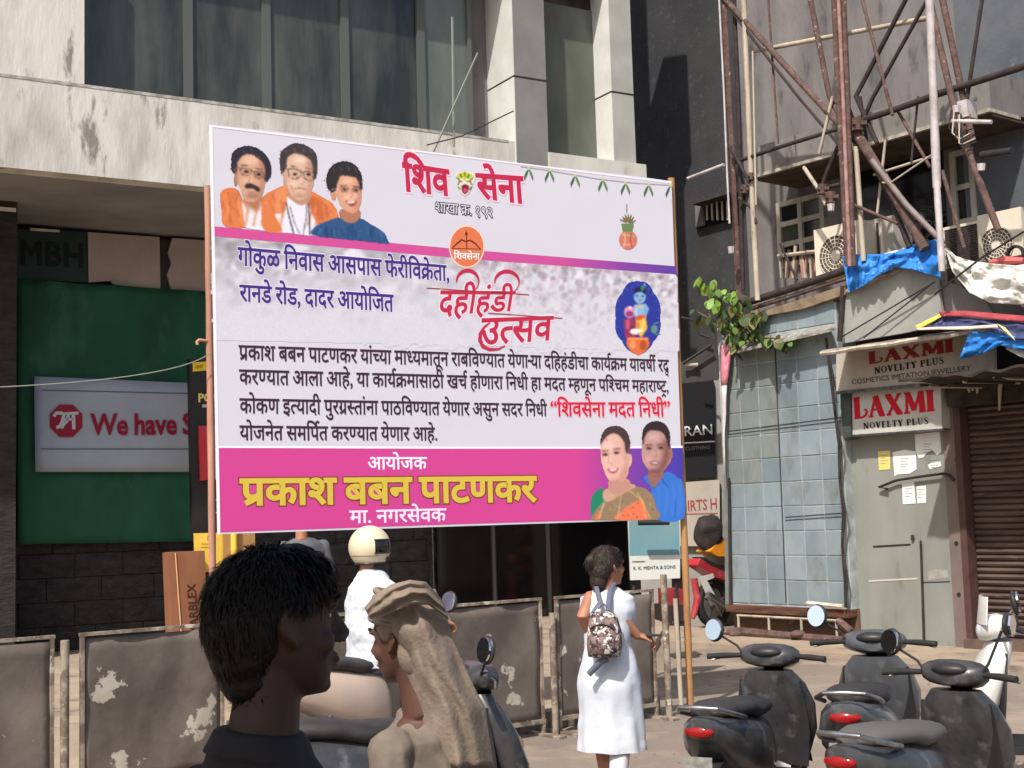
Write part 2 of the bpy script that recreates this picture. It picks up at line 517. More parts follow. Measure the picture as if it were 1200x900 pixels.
greycurtain = mat('hazy_glass', srgb(112, 116, 108), srgb(86, 92, 84), rough=.2, sc=1.1, stretch=(1, 1, .4), spec=.6)
shadewall = mat('shade_dark_render', srgb(58, 58, 59), srgb(46, 46, 48), rough=.85, sc=1.4, bump=.4, bsc=30, c3=srgb(72, 70, 69), sc3=9, lo3=.58, hi3=.7)  # dark tone stands in for the left building's shadow on this wall
greywall = mat('weathered_grey_render', srgb(126, 121, 119), srgb(98, 94, 95), rough=.9, sc=1.5, bump=.5, bsc=16, stretch=(1, 1, .35), c3=srgb(74, 72, 74), sc3=3, lo3=.57, hi3=.68, det=10)
shadeblue = mat('weathered_shade_blue_render', srgb(94, 97, 102), srgb(74, 78, 84), rough=.9, sc=1.3, bump=.3, bsc=20, c3=srgb(122, 122, 128), sc3=2.6, lo3=.6, hi3=.75)  # bluish grey puts the shade on this end of the wall into its colour
rust = mat('rusty_iron', srgb(108, 84, 77), srgb(72, 55, 51), rough=.85, sc=9, bump=.5, bsc=40, c3=srgb(160, 142, 132), sc3=16, lo3=.60, hi3=.70)
darkrust = mat('dark_iron', srgb(62, 50, 48), srgb(40, 33, 32), rough=.8, sc=9, bump=.4, bsc=40)
creampipe = mat('cream_painted_pipe', srgb(190, 178, 160), srgb(158, 146, 128), rough=.6, sc=5, stretch=(1, 1, .4), c3=srgb(120, 96, 78), sc3=12, lo3=.64, hi3=.70)
palepipe = mat('white_painted_pipe', srgb(196, 190, 190), srgb(160, 150, 148), rough=.5, sc=4)
bamboo = mat('bamboo', srgb(176, 132, 88), srgb(150, 106, 68), rough=.6, sc=6, stretch=(1, 1, .3), c3=srgb(112, 78, 48), sc3=20, lo3=.62, hi3=.68)
tilem = [mat('glazed_grey_tile', srgb(*c), srgb(*d), rough=.42, sc=2.2, bump=.12, bsc=9, c3=srgb(106, 110, 104), sc3=2.8, lo3=.56, hi3=.72, spec=.4, world=True, stretch=(1, 1, .5), det=9)
         for c, d in (((134, 146, 150), (114, 127, 133)), ((124, 137, 142), (110, 122, 127)), ((142, 154, 158), (122, 136, 144)), ((130, 138, 136), (112, 119, 116)))]
grout = mat('pale_tile_grout', srgb(176, 184, 184), srgb(136, 142, 140), rough=.9, sc=4, world=True)
door_m = mat('grey_green_painted_sheet', srgb(142, 144, 137), srgb(126, 129, 122), rough=.6, sc=1.5, bump=.08, bsc=5, c3=srgb(104, 98, 88), sc3=2.6, lo3=.58, hi3=.74, stretch=(1, 1, .4), det=9)
roofmetal = mat('weathered_sheet_parapet', srgb(160, 160, 154), srgb(140, 140, 134), rough=.6, sc=2, bump=.15, bsc=4, c3=srgb(122, 112, 100), sc3=6, lo3=.66, hi3=.78)
brownframe = mat('brown_painted_steel', srgb(88, 62, 57), srgb(70, 48, 44), rough=.6, sc=4)
shutter_m = mat('brown_shutter_steel', srgb(98, 80, 72), srgb(66, 52, 48), rough=.55, sc=3, stretch=(.4, .4, 2), world=True, c3=srgb(128, 108, 98), sc3=5, lo3=.62, hi3=.72)
fence_m = mat('peeling_brown_paint', srgb(116, 106, 97), srgb(88, 78, 72), rough=.75, world=True, sc=1.8, bump=.2, bsc=14, c3=srgb(178, 170, 154), sc3=3.2, lo3=.615, hi3=.635, det=10)
fence_e = mat('worn_fence_edge', srgb(150, 138, 122), srgb(108, 94, 82), rough=.75, sc=7, lo=.45, hi=.55, bump=.2, c3=srgb(196, 188, 174), sc3=9, lo3=.58, hi3=.64)
road_m = mat('dusty_asphalt', srgb(142, 128, 114), srgb(122, 110, 99), rough=.95, sc=.5, bump=.5, bsc=40, c3=srgb(166, 148, 128), sc3=1.1, lo3=.5, hi3=.7, det=9)
path_m = mat('dusty_paving', srgb(168, 150, 128), srgb(144, 128, 112), rough=.95, sc=1.2, bump=.4, bsc=30, c3=srgb(98, 88, 80), sc3=2.4, lo3=.58, hi3=.74)
greencloth = mat('green_tarpaulin', srgb(26, 92, 64), srgb(14, 62, 42), rough=.7, sc=.8, bump=.3, bsc=3, stretch=(1, 1, .5), c3=srgb(62, 108, 90), sc3=1.0, lo3=.5, hi3=.68)
bluetarp = mat('blue_tarpaulin', srgb(58, 138, 216), srgb(40, 114, 196), rough=.5, sc=3, bump=.25, bsc=7)
whitetarp = mat('white_tarpaulin', srgb(214, 210, 202), srgb(180, 176, 170), rough=.6, sc=2, bump=.2, bsc=6, c3=srgb(150, 142, 136), sc3=3, lo3=.6, hi3=.75)
leaf_m = [mat('leaf', srgb(*c), rough=.5, spec=.3) for c in ((112, 146, 58), (86, 112, 52), (70, 92, 50), (128, 124, 76), (60, 76, 46))]
twig = mat('twig_bark', srgb(98, 82, 64), rough=.9)
black_rubber = mat('black_rubber', srgb(34, 33, 33), srgb(44, 42, 41), rough=.85, sc=8)
black_plastic = mat('black_plastic', srgb(36, 36, 38), srgb(52, 50, 50), rough=.45, sc=5)
steel = mat('scratched_steel', srgb(168, 168, 170), srgb(120, 118, 116), rough=.35, metal=.9, sc=12)
mirror_m = mat('mirror_glass', (.85, .87, .9), rough=.02, metal=1)
cable_m = mat('cable_sheath', srgb(40, 38, 38), rough=.7)
palecable = mat('pale_cable', srgb(128, 132, 120), rough=.7)

# ---------------------------------------------------------------- the planes of the place
D1 = 59.4
BP = Plane(255, 10.2, 60.2)                  # printed face of the hoarding
FP = Plane(80, 16.0, D1)                     # white fascia of the left building
LP = Plane(80, 19.0, D1)                     # ground floor wall under the overhang
RF = Plane(1020, 17.7, 180 - 38 + 0)         # lean-to shop fronts (runs towards the viewer on the right)
RF.d = V((-math.sin(R(38)), math.cos(R(38)), 0)) * -1      # u grows to the right of the picture
UP = RF.shift(-1.6)                          # main wall of the right building, set back

# ---------------------------------------------------------------- ground
g = G()
g.add([(-150, -60, 0), (150, -60, 0), (150, 160, 0), (-150, 160, 0)], [(0, 1, 2, 3)])
obj('road', g, road_m, kind='structure')
FA = at(50, 745, 8.8); FB = at(700, 695, 11.7)
fd = V((FB.x - FA.x, FB.y - FA.y, 0)).normalized()
fn_ = V((-fd.y, fd.x, 0))                    # away from the viewer
fo = V((FA.x, FA.y, 0))
g = G()
a = fo - fd * 30 + fn_ * .35; b = fo + fd * 5.15 + fn_ * .35
LPa = LP.pt(-26, 0); LPb = LP.pt(10.5, 0)
g.prism([a, b, V((LPb.x, LPb.y, 0)), V((LPa.x, LPa.y, 0))], (0, 0, .13))
obj('footpath', g, path_m, kind='structure')
kerb = bpy.data.objects.new('kerb', None); COL.objects.link(kerb); kerb['kind'] = 'structure'
kerb_m = mat('kerb_concrete', srgb(150, 142, 130), srgb(120, 112, 102), rough=.95, sc=4, bump=.4)
kme = None
rotk = Matrix.Rotation(math.atan2(fd.y, fd.x), 4, 'Z')
for i in range(-14, 17):
    p = fo + fd * (.31 + i * .32) + fn_ * .27
    if kme is None:
        kg = G(); kg.box((0, 0, .075), (.312, .13, .15)); kme = kg.mesh('kerb_stone', kerb_m)
    o = bpy.data.objects.new('kerb_stone', kme); COL.objects.link(o); o.parent = kerb
    o.matrix_local = Matrix.Translation(p + V((0, 0, random.uniform(-.006, .006)))) @ rotk
# apron in front of the right shops
g = G()
q = [RF.pt(-6, 0, -.2), RF.pt(9, 0, -.2), RF.pt(9, 0, 1.5), RF.pt(-6, 0, 1.5)]
g.prism(q, (0, 0, .06))
obj('pavement', g, path_m, kind='structure')

# ---------------------------------------------------------------- left building: white fascia, overhang, dark ground floor
lb = thing('building', 'pale plastered building with a deep white overhang above a dark stone ground floor', 'building', LP.pt(0, 0))
uL = -26
uF1 = FP.uz(755, 205)[0]
zb = FP.uz(118, 207)[1]
# top line of the fascia as seen
zt = FP.uz(400, 139)[1]
g = G(); g.pbox(FP, uL, FP.uz(641, 180)[0], zb, zt, -.28, 0)
# thin coping with worn upper edge
g2 = G(); g2.pbox(FP, uL, FP.uz(596, 180)[0], zt - .03, zt + .006, -.30, .006)
obj('fascia', g, concrete, lb)
obj('coping', g2, mat('worn_plaster_edge', srgb(186, 182, 174), srgb(128, 122, 114), rough=.95, sc=7, bump=.5), lb)
g = G(); ul, zl1 = FP.uz(641, 176); g.pbox(FP, ul, uF1, FP.uz(755, 213)[1] - .6, FP.uz(755, 194)[1], -.9, .06)
ledge_m = mat('white_ledge_with_rust', srgb(206, 204, 196), srgb(186, 184, 176), rough=.8, sc=2, c3=srgb(122, 84, 62), sc3=1.1, lo3=.60, hi3=.72, stretch=(1, 1, .25))
obj('ledge', g, ledge_m, lb)
dper = (FP.o - LP.o).dot(LP.n)               # negative: fascia is nearer
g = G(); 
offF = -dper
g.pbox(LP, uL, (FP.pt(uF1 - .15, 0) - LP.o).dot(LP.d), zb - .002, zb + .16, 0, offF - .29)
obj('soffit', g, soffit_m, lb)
u_end = LP.uz(742, 500)[0]
g = G(); g.pbox(LP, uL, u_end, 0, zb + .15, -.35, -.001)
obj('wall', g, darkstone, lb)
# upper storeys: set back glazing between piers
zr = 15.5
uP1 = FP.uz(592, 150)[0]
g = G(); g.pbox(FP, uL, uF1 - .15, zt - .4, zr, -2.6, -.75)
obj('upper_wall', g, greywall, lb)
def fpx(x, y): return FP.uz(x, y)[0]
ztop2 = FP.uz(400, -60)[1]
g = G(); g.pbox(FP, uL, fpx(100, 60), zt + .01, ztop2, -.74, -.05)
obj('pier', g, concrete, lb)
g = G(); g.pbox(FP, uL, uF1 + .2, ztop2 + .35, ztop2 + 2.2, -.6, .0)
obj('upper_fascia', g, concrete, lb)
g = G(); g.pbox(FP, uL, uF1 + 2.0, zr, zr + .25, -3, .3)  # unseen slab, run past the corner to cast shade on the right wall
obj('roof', g, concrete, lb)
frame_m = mat('grey_window_frame', srgb(84, 88, 84), rough=.5)
xs = [110, 236, 330, 424, 515, 575]
for i in range(5):
    ua, ub = fpx(xs[i], 110), fpx(xs[i + 1], 110)
    g = G()
    for (p, q) in ((ua, ua + .06), (ub - .06, ub)): g.pbox(FP, p, q, zt - .02, ztop2, -.62, -.52)
    for z in (zt + .0, ztop2 - .06): g.pbox(FP, ua + .06, ub - .06, z, z + .06, -.62, -.53)
    wd = obj('window', g, frame_m, lb)
    g = G(); g.pbox(FP, ua + .03, ub - .03, zt, ztop2 - .02, -.60, -.57)
    obj('pane', g, greycurtain if i == 4 else darkglass, wd)
# piers clad in composite panels: a pale return on the left, a grey face
def clad(x0, x1, y, dep, zlo, name='column'):
    u0, u1 = fpx(x0, y), fpx(x1, y)
    r = G(); r.pbox(FP, u0, u1, zlo, ztop2 + .35, -dep, .02)
    c = obj(name, r, acp, lb)
    r = G(); r.pbox(FP, u0 - .012, u0 - .002, zlo, ztop2 + .35, -dep, .018)
    obj('side_panel', r, acp_w, c)
    for z in (zt + .95, zt + 3.1):
        r = G(); r.pbox(FP, u0 - .014, u1 + .004, z, z + .025, -dep, .024)
        obj('joint', r, black_plastic, c)
    return c
clad(603, 640, 120, .75, FP.uz(600, 197)[1] - .6)
c = clad(718, 743, 150, .45, FP.uz(730, 190)[1])
c.data.materials[0] = mat('pale_grey_cladding', srgb(172, 172, 166), srgb(158, 158, 152), rough=.5, sc=2)
g = G(); g.pbox(FP, fpx(640, 120) , fpx(718, 150), FP.uz(680, 176)[1] - .3, ztop2, -.45, -.42)
rustglass = mat('hazy_glass_with_rust', srgb(104, 108, 98), srgb(84, 88, 80), rough=.3, sc=1.2, c3=srgb(96, 60, 40), sc3=.9, lo3=.62, hi3=.75, stretch=(1, 1, .5))
obj('pane', g, rustglass, lb)
# dark stone columns and joints in the ground floor
g = G(); g.pbox(LP, LP.uz(-260, 500)[0], LP.uz(19, 500, 1.25)[0], .13, zb - .45, .001, 1.25)
pil = obj('pillar', g, greycolumn, lb, label='dark rough stone pillar')
uc = LP.uz(16, 300, 1.25)[0]; g = G(); g.pbox(LP, uc - 5, uc + .02, zb - .449, zb - .004, .001, 1.38)
obj('capital', g, greycolumn, pil)
g = G(); g.pbox(LP, uc - 5, uc + .0, zb - .14, zb - .09, 1.381, 1.40)
obj('capital_edge', g, acp_w, pil)
# stone cladding pieces of the ground floor (rough blocks standing proud by different amounts)
sm = {}
rs = random.Random(3)
z = .14; row = 0
while z < LP.uz(120, 640)[1]:
    h = .33
    u = LP.uz(22, 700)[0] + (0 if row % 2 else -.3)
    while u < LP.uz(508, 700)[0]:
        k = rs.choice((.58, .66, .74))
        key = (k, rs.randint(0, 2))
        if key not in sm:
            gg = G(); rr2 = random.Random(hash(key) % 99)
            n = 4
            def fn(a, b, k=k, rr2=rr2):
                e = 0 if (a in (0, 1) or b in (0, 1)) else 1
                return (a * (k - .012), -.010 - e * (.006 + rr2.random() * .022), b * (h - .012))
            gg.sheet(fn, n, 3)
            gg.add([(0, -.010, 0), (k - .012, -.010, 0), (k - .012, -.010, h - .012), (0, -.010, h - .012), (0, .02, 0), (k - .012, .02, 0), (k - .012, .02, h - .012), (0, .02, h - .012)], [(0, 1, 5, 4), (1, 2, 6, 5), (2, 3, 7, 6), (3, 0, 4, 7)])
            sm[key] = gg.mesh('stone', darkstone)
        o = bpy.data.objects.new('stone', sm[key]); COL.objects.link(o); o.parent = lb
        p = LP.pt(u, z, .022) - lb.location
        o.matrix_local = Matrix.Translation(p) @ Matrix.Rotation(math.atan2(LP.d.y, LP.d.x), 4, 'Z')
        u += k
    z += h; row += 1
# black shop window on the right half of the ground floor
g = G(); g.rbox(LP, 511, 590, 742, 752, .002, .10)
sg = obj('shop_front', g, black_plastic, lb)
for (xa, xb) in ((513, 578), (581, 642), (645, 738)):
    g = G(); g.rbox(LP, xa, 592, xb, 745, .101, .115); obj('pane', g, blackglass, sg)
g = G(); g.rbox(LP, 506.5, 585, 509.5, 755, .05, .2); obj('mullion', g, steel, sg)
for xx in (579.5, 643.5):
    g = G(); g.rbox(LP, xx - .6, 592, xx + .6, 745, .10, .13); obj('mullion', g, frame_m, sg)
# signs in shade under the overhang
def pf(P, pts, off): return [P.hit(x, y, off) for x, y in pts]
def pprism(P, pts, off, th, g=None):
    g = g or G(); return g.prism(pf(P, pts, off), P.n * th)
beige = mat('faded_beige_board', srgb(178, 162, 156), srgb(158, 144, 138), rough=.8, sc=1.4)
for pts, lab in (([(103, 272), (187, 278), (188, 338), (150, 336), (132, 333), (130, 329), (104, 331)], 'blank faded beige signboard next to the dark green sign reading MBH'),
                 ([(202, 279), (262, 283), (262, 350), (201, 341), (196, 322), (201, 308), (197, 296)], 'blank torn beige signboard partly behind the left edge of the hoarding')):
    obj('signboard', pprism(LP, pts, .14, .05), beige, label=lab, cat='signboard')
g = pprism(LP, [(187, 281), (203, 281), (203, 341), (187, 338)], .08, .03)
obj('board_backing', g, black_plastic, lb)
dgreen = mat('dark_green_signboard', srgb(34, 54, 56), srgb(24, 44, 44), rough=.6, sc=2)
sb = thing('signboard', 'dark green signboard with large black letters MBH under the soffit', 'signboard', LP.hit(60, 330, .1))
obj('board', pprism(LP, [(19, 268), (101, 272), (103, 331), (19, 327)], .14, .05), dgreen, sb)
obj('edge_strip', pprism(LP, [(35, 267), (70, 269.5), (70, 272), (36, 270)], .16, .02), whitetarp, sb)
setline(LP, latin('MBH', .035, .03), (22, 309), (99, 313), 29, 28, 'lettering', ink(16, 26, 34), sb, off=.145, cap=.727)
# green tarpaulin with the white banner on it
def cloth(P, quad, off, amp, nu, nv, seed=0, fx=3, fy=3, thick=.004):
    (a, b, c, d) = [P.uz(x, y, off) for x, y in quad]      # TL TR BR BL
    def fn(u, v):
        t = V(a).lerp(V(b), u); s_ = V(d).lerp(V(c), u); q = t.lerp(s_, v)
        k = amp * noise.noise(V((u * fx + seed, v * fy, seed)))
        k += amp * .5 * noise.noise(V((u * fx * 2.3 + seed, v * fy * 3, seed + 3)))
        return P.pt(q.x, q.y, off + k)
    return G().sheet(fn, nu, nv, P.n * thick)
g = cloth(LP, [(20, 327), (250, 342), (252, 634), (21, 638)], .2, .05, 30, 30, 4, 5, 4)
obj('tarpaulin', g, greencloth, label='dark green tarpaulin stretched over the ground floor wall behind the white banner', cat='tarpaulin', smooth=True)
wb = thing('banner', 'white banner reading We have S with a red octagonal logo on the green tarpaulin', 'banner', LP.hit(130, 553, .3))
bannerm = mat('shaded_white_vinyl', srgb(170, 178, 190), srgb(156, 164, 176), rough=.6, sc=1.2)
QB = LP.shift(.3)
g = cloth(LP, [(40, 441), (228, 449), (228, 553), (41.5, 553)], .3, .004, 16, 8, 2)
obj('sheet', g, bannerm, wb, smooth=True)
setline(QB, latin('We have S', .03), (107, 509), (226, 508), 25, 24.5, 'lettering', ink(150, 20, 52), wb, off=.02, cap=.727)
lx, ly = 77.5, 493
oct_ = [(lx + 20.5 * math.cos(R(22.5 + 45 * i)), ly + 20.5 * math.sin(R(22.5 + 45 * i))) for i in range(8)]
g = G().flat(pf(QB, oct_, .02)); lg = obj('logo', g, ink(150, 36, 56), wb)
for st, w_ in (([(63, 488), (66, 484), (72, 484), (75, 486), (73, 494), (70, 500), (66, 501)], 4), ([(74, 485), (92, 484)], 3.5), ([(80, 486), (79, 493), (75, 497), (72, 502)], 3.5), ([(86, 485), (86.5, 503)], 4), ([(75, 492), (86, 491)], 3)):
    vs, fs = stroke2(st, w_)
    g = G(); g.add([QB.hit(x, y, .024) for x, y in vs], fs); obj('logo_stroke', g, ink(196, 202, 208), lg)
for yy in (465, 526):
    vs, fs = stroke2([(48, yy - 8 * (yy < 500)), (221, yy - 4 * (yy < 500))], .9)
    g = G(); g.add([QB.hit(x, y, .016) for x, y in vs], fs); obj('printed_line', g, ink(90, 80, 100), wb)

# black vertical shop sign beside the hoarding
SP = LP.shift(1.2)
vs_ = thing('shop_sign', 'black upright shop sign with yellow tag, letters PO and red bar, left of the hoarding', 'sign', SP.hit(236, 625))
obj('board', pprism(SP, [(222, 420), (262, 417), (262, 632), (226, 630)], 0, .12), mat('black_sign_face', srgb(44, 38, 38), srgb(34, 30, 30), rough=.5, sc=3), vs_)
obj('tag', pprism(SP, [(226, 425), (242, 423.5), (242, 434), (226, 435.5)], .01, .008), ink(236, 204, 60), vs_)
obj('tag_mark', pprism(SP, [(229, 428), (239, 427), (237, 431.5), (229, 432)], .014, .003), ink(190, 150, 40), vs_)
setline(SP, latin('POP', .03), (232, 471), (256, 470), 10, 10, 'lettering', ink(238, 214, 120), vs_, off=.005, cap=.727)
obj('underline', pprism(SP, [(237, 474), (260, 474), (260, 477), (237, 477.5)], .006, .005), ink(200, 180, 180), vs_)
obj('red_panel', pprism(SP, [(233, 499), (246, 499), (247, 562), (235, 563.5)], .05, .045), mat('red_sign_light', srgb(190, 50, 62), rough=.4), vs_)
obj('white_panel', pprism(SP, [(247.5, 498), (262, 498), (262, 562), (248.5, 562)], .05, .045), ink(196, 200, 208), vs_)
for (a, b, c, d) in ((246, 585, 256, 586.2), (246, 600, 256, 601.2), (246, 585, 247, 601)):
    obj('symbol_line', pprism(SP, [(a, b), (c, b), (c, d), (a, d)], .006, .003), ink(220, 220, 220), vs_)
obj('symbol_dot', pprism(SP, [(248, 603), (250, 603), (250, 606), (248, 606)], .006, .003), ink(220, 220, 220), vs_)

# yellow notice, yellow post and brown crates in front of the wall
NP = LP.shift(1.6)
yb = thing('notice_board', 'yellow notice board with faint print below the black upright sign', 'sign', NP.hit(243, 672))
yel = mat('yellow_board', srgb(236, 200, 84), srgb(222, 184, 70), rough=.6, sc=3)
obj('board', pprism(NP, [(227.5, 625), (262, 624), (262, 668), (229, 672)], 0, .03), yel, yb)
obj('post', pprism(NP, [(240, 668), (245, 668), (246, 760), (241, 760)], -.04, .05), darkrust, yb)
for (x0, y0, x1, y1) in ((236, 637, 252, 637.8), (236, 641, 252, 641.8), (243, 628, 249, 628.8), (243, 632.5, 249, 633.3), (243, 628, 243.8, 633), (248.4, 628, 249.2, 633), (245.8, 626, 246.5, 635)):
    obj('print', pprism(NP, [(x0, y0), (x1, y0), (x1, y1), (x0, y1)], .003, .002), ink(170, 130, 50), yb)
obj('roll', G().tube([NP.hit(274, 612, .1), NP.hit(275, 720, .1)], .045, 12), yel, label='upright yellow tube standing just behind the dark haired head', cat='tube', smooth=40)
obj('board', G().rbox(NP, 262, 612, 300, 735, .02, .06), mat('tan_plywood', srgb(176, 134, 84), srgb(150, 112, 70), rough=.7, sc=4, stretch=(1, 1, .3)), label='tan plywood board leaning behind the yellow tube', cat='board')
mb = thing('plywood_crate', 'tall brown crate with black upright letters MARBLEX beside the yellow board', 'crate', NP.hit(215, 740))
brownply = mat('brown_plywood', srgb(148, 98, 68), srgb(126, 82, 56), rough=.7, sc=3, stretch=(1, 1, .3))
# the crate stands in front of the wall on the footpath
obj('side', pprism(NP, [(198, 648), (206, 647), (212, 770), (203, 771)], .3, .3), brownply, mb)
obj('face', pprism(NP, [(206.3, 647), (240, 645.5), (243, 770), (212.3, 770)], .30, .29), brownply, mb)
def vline(P, run, p0, p1, h, name, m, parent, off):
    gl, wd = run; g = G()
    a = V(p0); b = V(p1); t = (b - a).normalized(); n = V((t.y, -t.x)); L = (b - a).length
    for (vs, fs), dx, dy, sc in gl:
        g.add([P.hit(*(a + t * ((x * sc + dx) / wd * L) + n * ((y * sc + dy) / .727 * h)), off) for x, y in vs], fs)
    return obj(name, g, m, parent)
vline(NP, latin('MARBLEX', .015), (233.0, 744), (229.0, 684), 10.5, 'lettering', ink(66, 38, 28), mb, .305)
obj('edge_tape', G().tube([NP.hit(205.6, 648, .31), NP.hit(212.2, 740, .31), NP.hit(214.4, 770, .31)], .008, 6), ink(220, 170, 130), mb)

# white board of the jeweller, lower right of the hoarding
WP = Plane(768, 14.6, 84)
wbd = thing('shop_board', 'blue and white board with small lettering hanging below the hoarding corner', 'signboard', WP.hit(768, 680))
obj('board', pprism(WP, [(736, 606), (797, 606), (797, 677.5), (739, 680)], 0, .04), mat('white_board', srgb(214, 216, 206), srgb(200, 202, 194), rough=.5, sc=3), wbd)
obj('blue_print', pprism(WP, [(737, 607), (796, 607), (796.5, 650), (738, 651)], .003, .002), mat('blue_print', srgb(98, 146, 160), srgb(130, 152, 146), rough=.5, sc=1.0, stretch=(1, 1, .6), lo=.4, hi=.6), wbd)
setline(WP, latin('R. K. MEHTA & SONS', .012), (742, 668), (792, 666), 4, 4, 'lettering', ink(70, 74, 80), wbd, off=.004, cap=.727)
obj('underline', pprism(WP, [(741, 657.5), (756, 657.2), (756, 658.6), (741, 658.9)], .004, .002), ink(110, 112, 116), wbd)
for x in (742, 792):
    obj('post', G().tube([WP.hit(x, 670, -.06), V((WP.hit(x, 670, -.06).x, WP.hit(x, 670, -.06).y, 0))], .02, 8), darkrust, wbd)
lt = G().tube([WP.hit(748, 612.5, .25), WP.hit(784, 612, .25)], .03, 10); obj('lamp', lt, black_plastic, wbd, smooth=40)

# far shop seen between the hoarding and the tiled cabin
AP = Plane(820, 21.5, 101)
fs = thing('shop', 'distant shop with black sign RAN CLOTHING and grey sign SHIRTS H behind the bamboo pole', 'shop', AP.hit(825, 735))
obj('wall', G().rbox(AP, 742, 448, 862, 742, -.6, -.1), mat('shop_grey_wall', srgb(150, 146, 140), srgb(128, 124, 118), rough=.8, sc=1.5), fs)
obj('black_fascia', pprism(AP, [(780, 452), (836, 445), (838, 559), (782, 562)], .02, .1), ink(16, 16, 20), fs)
setline(AP, latin('ARAN', .01), (790, 512), (836, 508.5), 12, 12, 'lettering', ink(206, 206, 208), fs, off=.03, cap=.727)
obj('underline', pprism(AP, [(800, 518.5), (838, 516.5), (838, 518), (800, 520)], .03, .005), ink(200, 200, 204), fs)
setline(AP, latin('CLOTHING', .0), (803, 528), (832, 526), 4.5, 4.5, 'lettering', ink(120, 120, 124), fs, off=.03, cap=.727)
obj('grey_sign', pprism(AP, [(790, 566), (843, 562), (844, 640), (790, 640)], .01, .06), mat('beige_grey_board', srgb(172, 164, 150), srgb(156, 148, 136), rough=.7, sc=2), fs)
setline(AP, latin('SHIRTS H', .012), (791, 600), (841, 596), 12.5, 13, 'lettering', ink(150, 60, 62), fs, off=.016, cap=.727)
obj('underline', pprism(AP, [(800, 602), (841, 601), (841, 602), (800, 603)], .016, .004), ink(150, 70, 70), fs)
obj('awning', pprism(AP, [(742, 418), (800, 424), (838, 402), (842, 445), (742, 455)], .9, .05), mat('dark_awning', srgb(52, 50, 50), srgb(66, 62, 60), rough=.8, sc=3), fs)
obj('lamp', G().tube([AP.hit(801, 427.5, 1.0), AP.hit(818, 427.5, 1.0)], .03, 8), creampipe, fs)
obj('bracket', G().tube([AP.hit(800, 426, 1.05), AP.hit(834, 404, 1.05)], .025, 6), cable_m, fs)
obj('bracket', G().tube([AP.hit(798, 372, 1.05), AP.hit(812, 375, 1.05), AP.hit(820, 392, 1.05), AP.hit(832, 396, 1.05)], .02, 6), cable_m, fs)
obj('door', G().rbox(AP, 786, 655, 806, 738, -.05, .0), blackglass, fs)
# ---------------------------------------------------------------- the hoarding
hb = thing('hoarding', 'large printed hoarding with Marathi text, portraits and a pink band on bamboo poles', 'hoarding', BP.hit(520, 617) * 1)
hb.location.z = 0
TL, TR, BR, BL = (245.5, 146), (787, 213), (801, 608), (255, 626)
q = [BP.uz(*p) for p in (TL, TR, BR, BL)]
# the print: one sheet; zones follow the printed design
def bm_mat():
    m = bpy.data.materials.new('printed_vinyl'); m.use_nodes = True
    t = m.node_tree; N = t.nodes; L = t.links; b = N['Principled BSDF']
    b.inputs['Roughness'].default_value = .55; b.inputs['Specular IOR Level'].default_value = .3
    tc = N.new('ShaderNodeTexCoord')
    n = N.new('ShaderNodeTexNoise'); n.inputs['Scale'].default_value = .9; n.inputs['Detail'].default_value = 3
    L.new(tc.outputs['Object'], n.inputs[0])
    x = N.new('ShaderNodeMix'); x.data_type = 'RGBA'; L.new(n.outputs['Fac'], x.inputs[0])
    x.inputs[6].default_value = srgb(211, 208, 218) + (1,); x.inputs[7].default_value = srgb(211, 208, 218) + (1,)
    L.new(x.outputs[2], b.inputs['Base Color'])
    bu = N.new('ShaderNodeBump'); bu.inputs['Strength'].default_value = .25; bu.inputs['Distance'].default_value = .03
    n2 = N.new('ShaderNodeTexNoise'); n2.inputs['Scale'].default_value = 1.6; n2.inputs['Detail'].default_value = 2
    L.new(tc.outputs['Object'], n2.inputs[0]); L.new(n2.outputs['Fac'], bu.inputs['Height']); L.new(bu.outputs[0], b.inputs['Normal'])
    return m
vinyl = bm_mat()
def bill(u, v):
    t = V(q[0]).lerp(V(q[1]), u); s_ = V(q[3]).lerp(V(q[2]), u); p = t.lerp(s_, v)
    return p
g = G().sheet(lambda u, v: BP.pt(bill(u, v).x, bill(u, v).y + .012 * math.sin(u * 9) * (1 - v) * (v < .02), 0), 40, 24, BP.n * .01)
ban = obj('printed_sheet', g, vinyl, hb)
def bpoly(pts, m, layer, name='print', parent=None):
    g = G().flat([BP.hit(x, y, .001 + layer * .0003) for x, y in pts])
    return obj(name, g, m, parent or ban)
def bgrid(top, bot, m, layer, name, n=24):
    """strip between two seen edges, top and bot lists of points of the same length"""
    g = G()
    vs = []
    for i in range(n + 1):
        u = i / n
        def lp(L_):
            k = u * (len(L_) - 1); j = min(int(k), len(L_) - 2); f = k - j
            return (L_[j][0] + (L_[j + 1][0] - L_[j][0]) * f, L_[j][1] + (L_[j + 1][1] - L_[j][1]) * f)
        a = lp(top); c = lp(bot)
        vs += [BP.hit(a[0], a[1], .001 + layer * .0003), BP.hit(c[0], c[1], .001 + layer * .0003)]
    g.add(vs, [(2 * i, 2 * i + 1, 2 * i + 3, 2 * i + 2) for i in range(n)])
    return obj(name, g, m, ban)
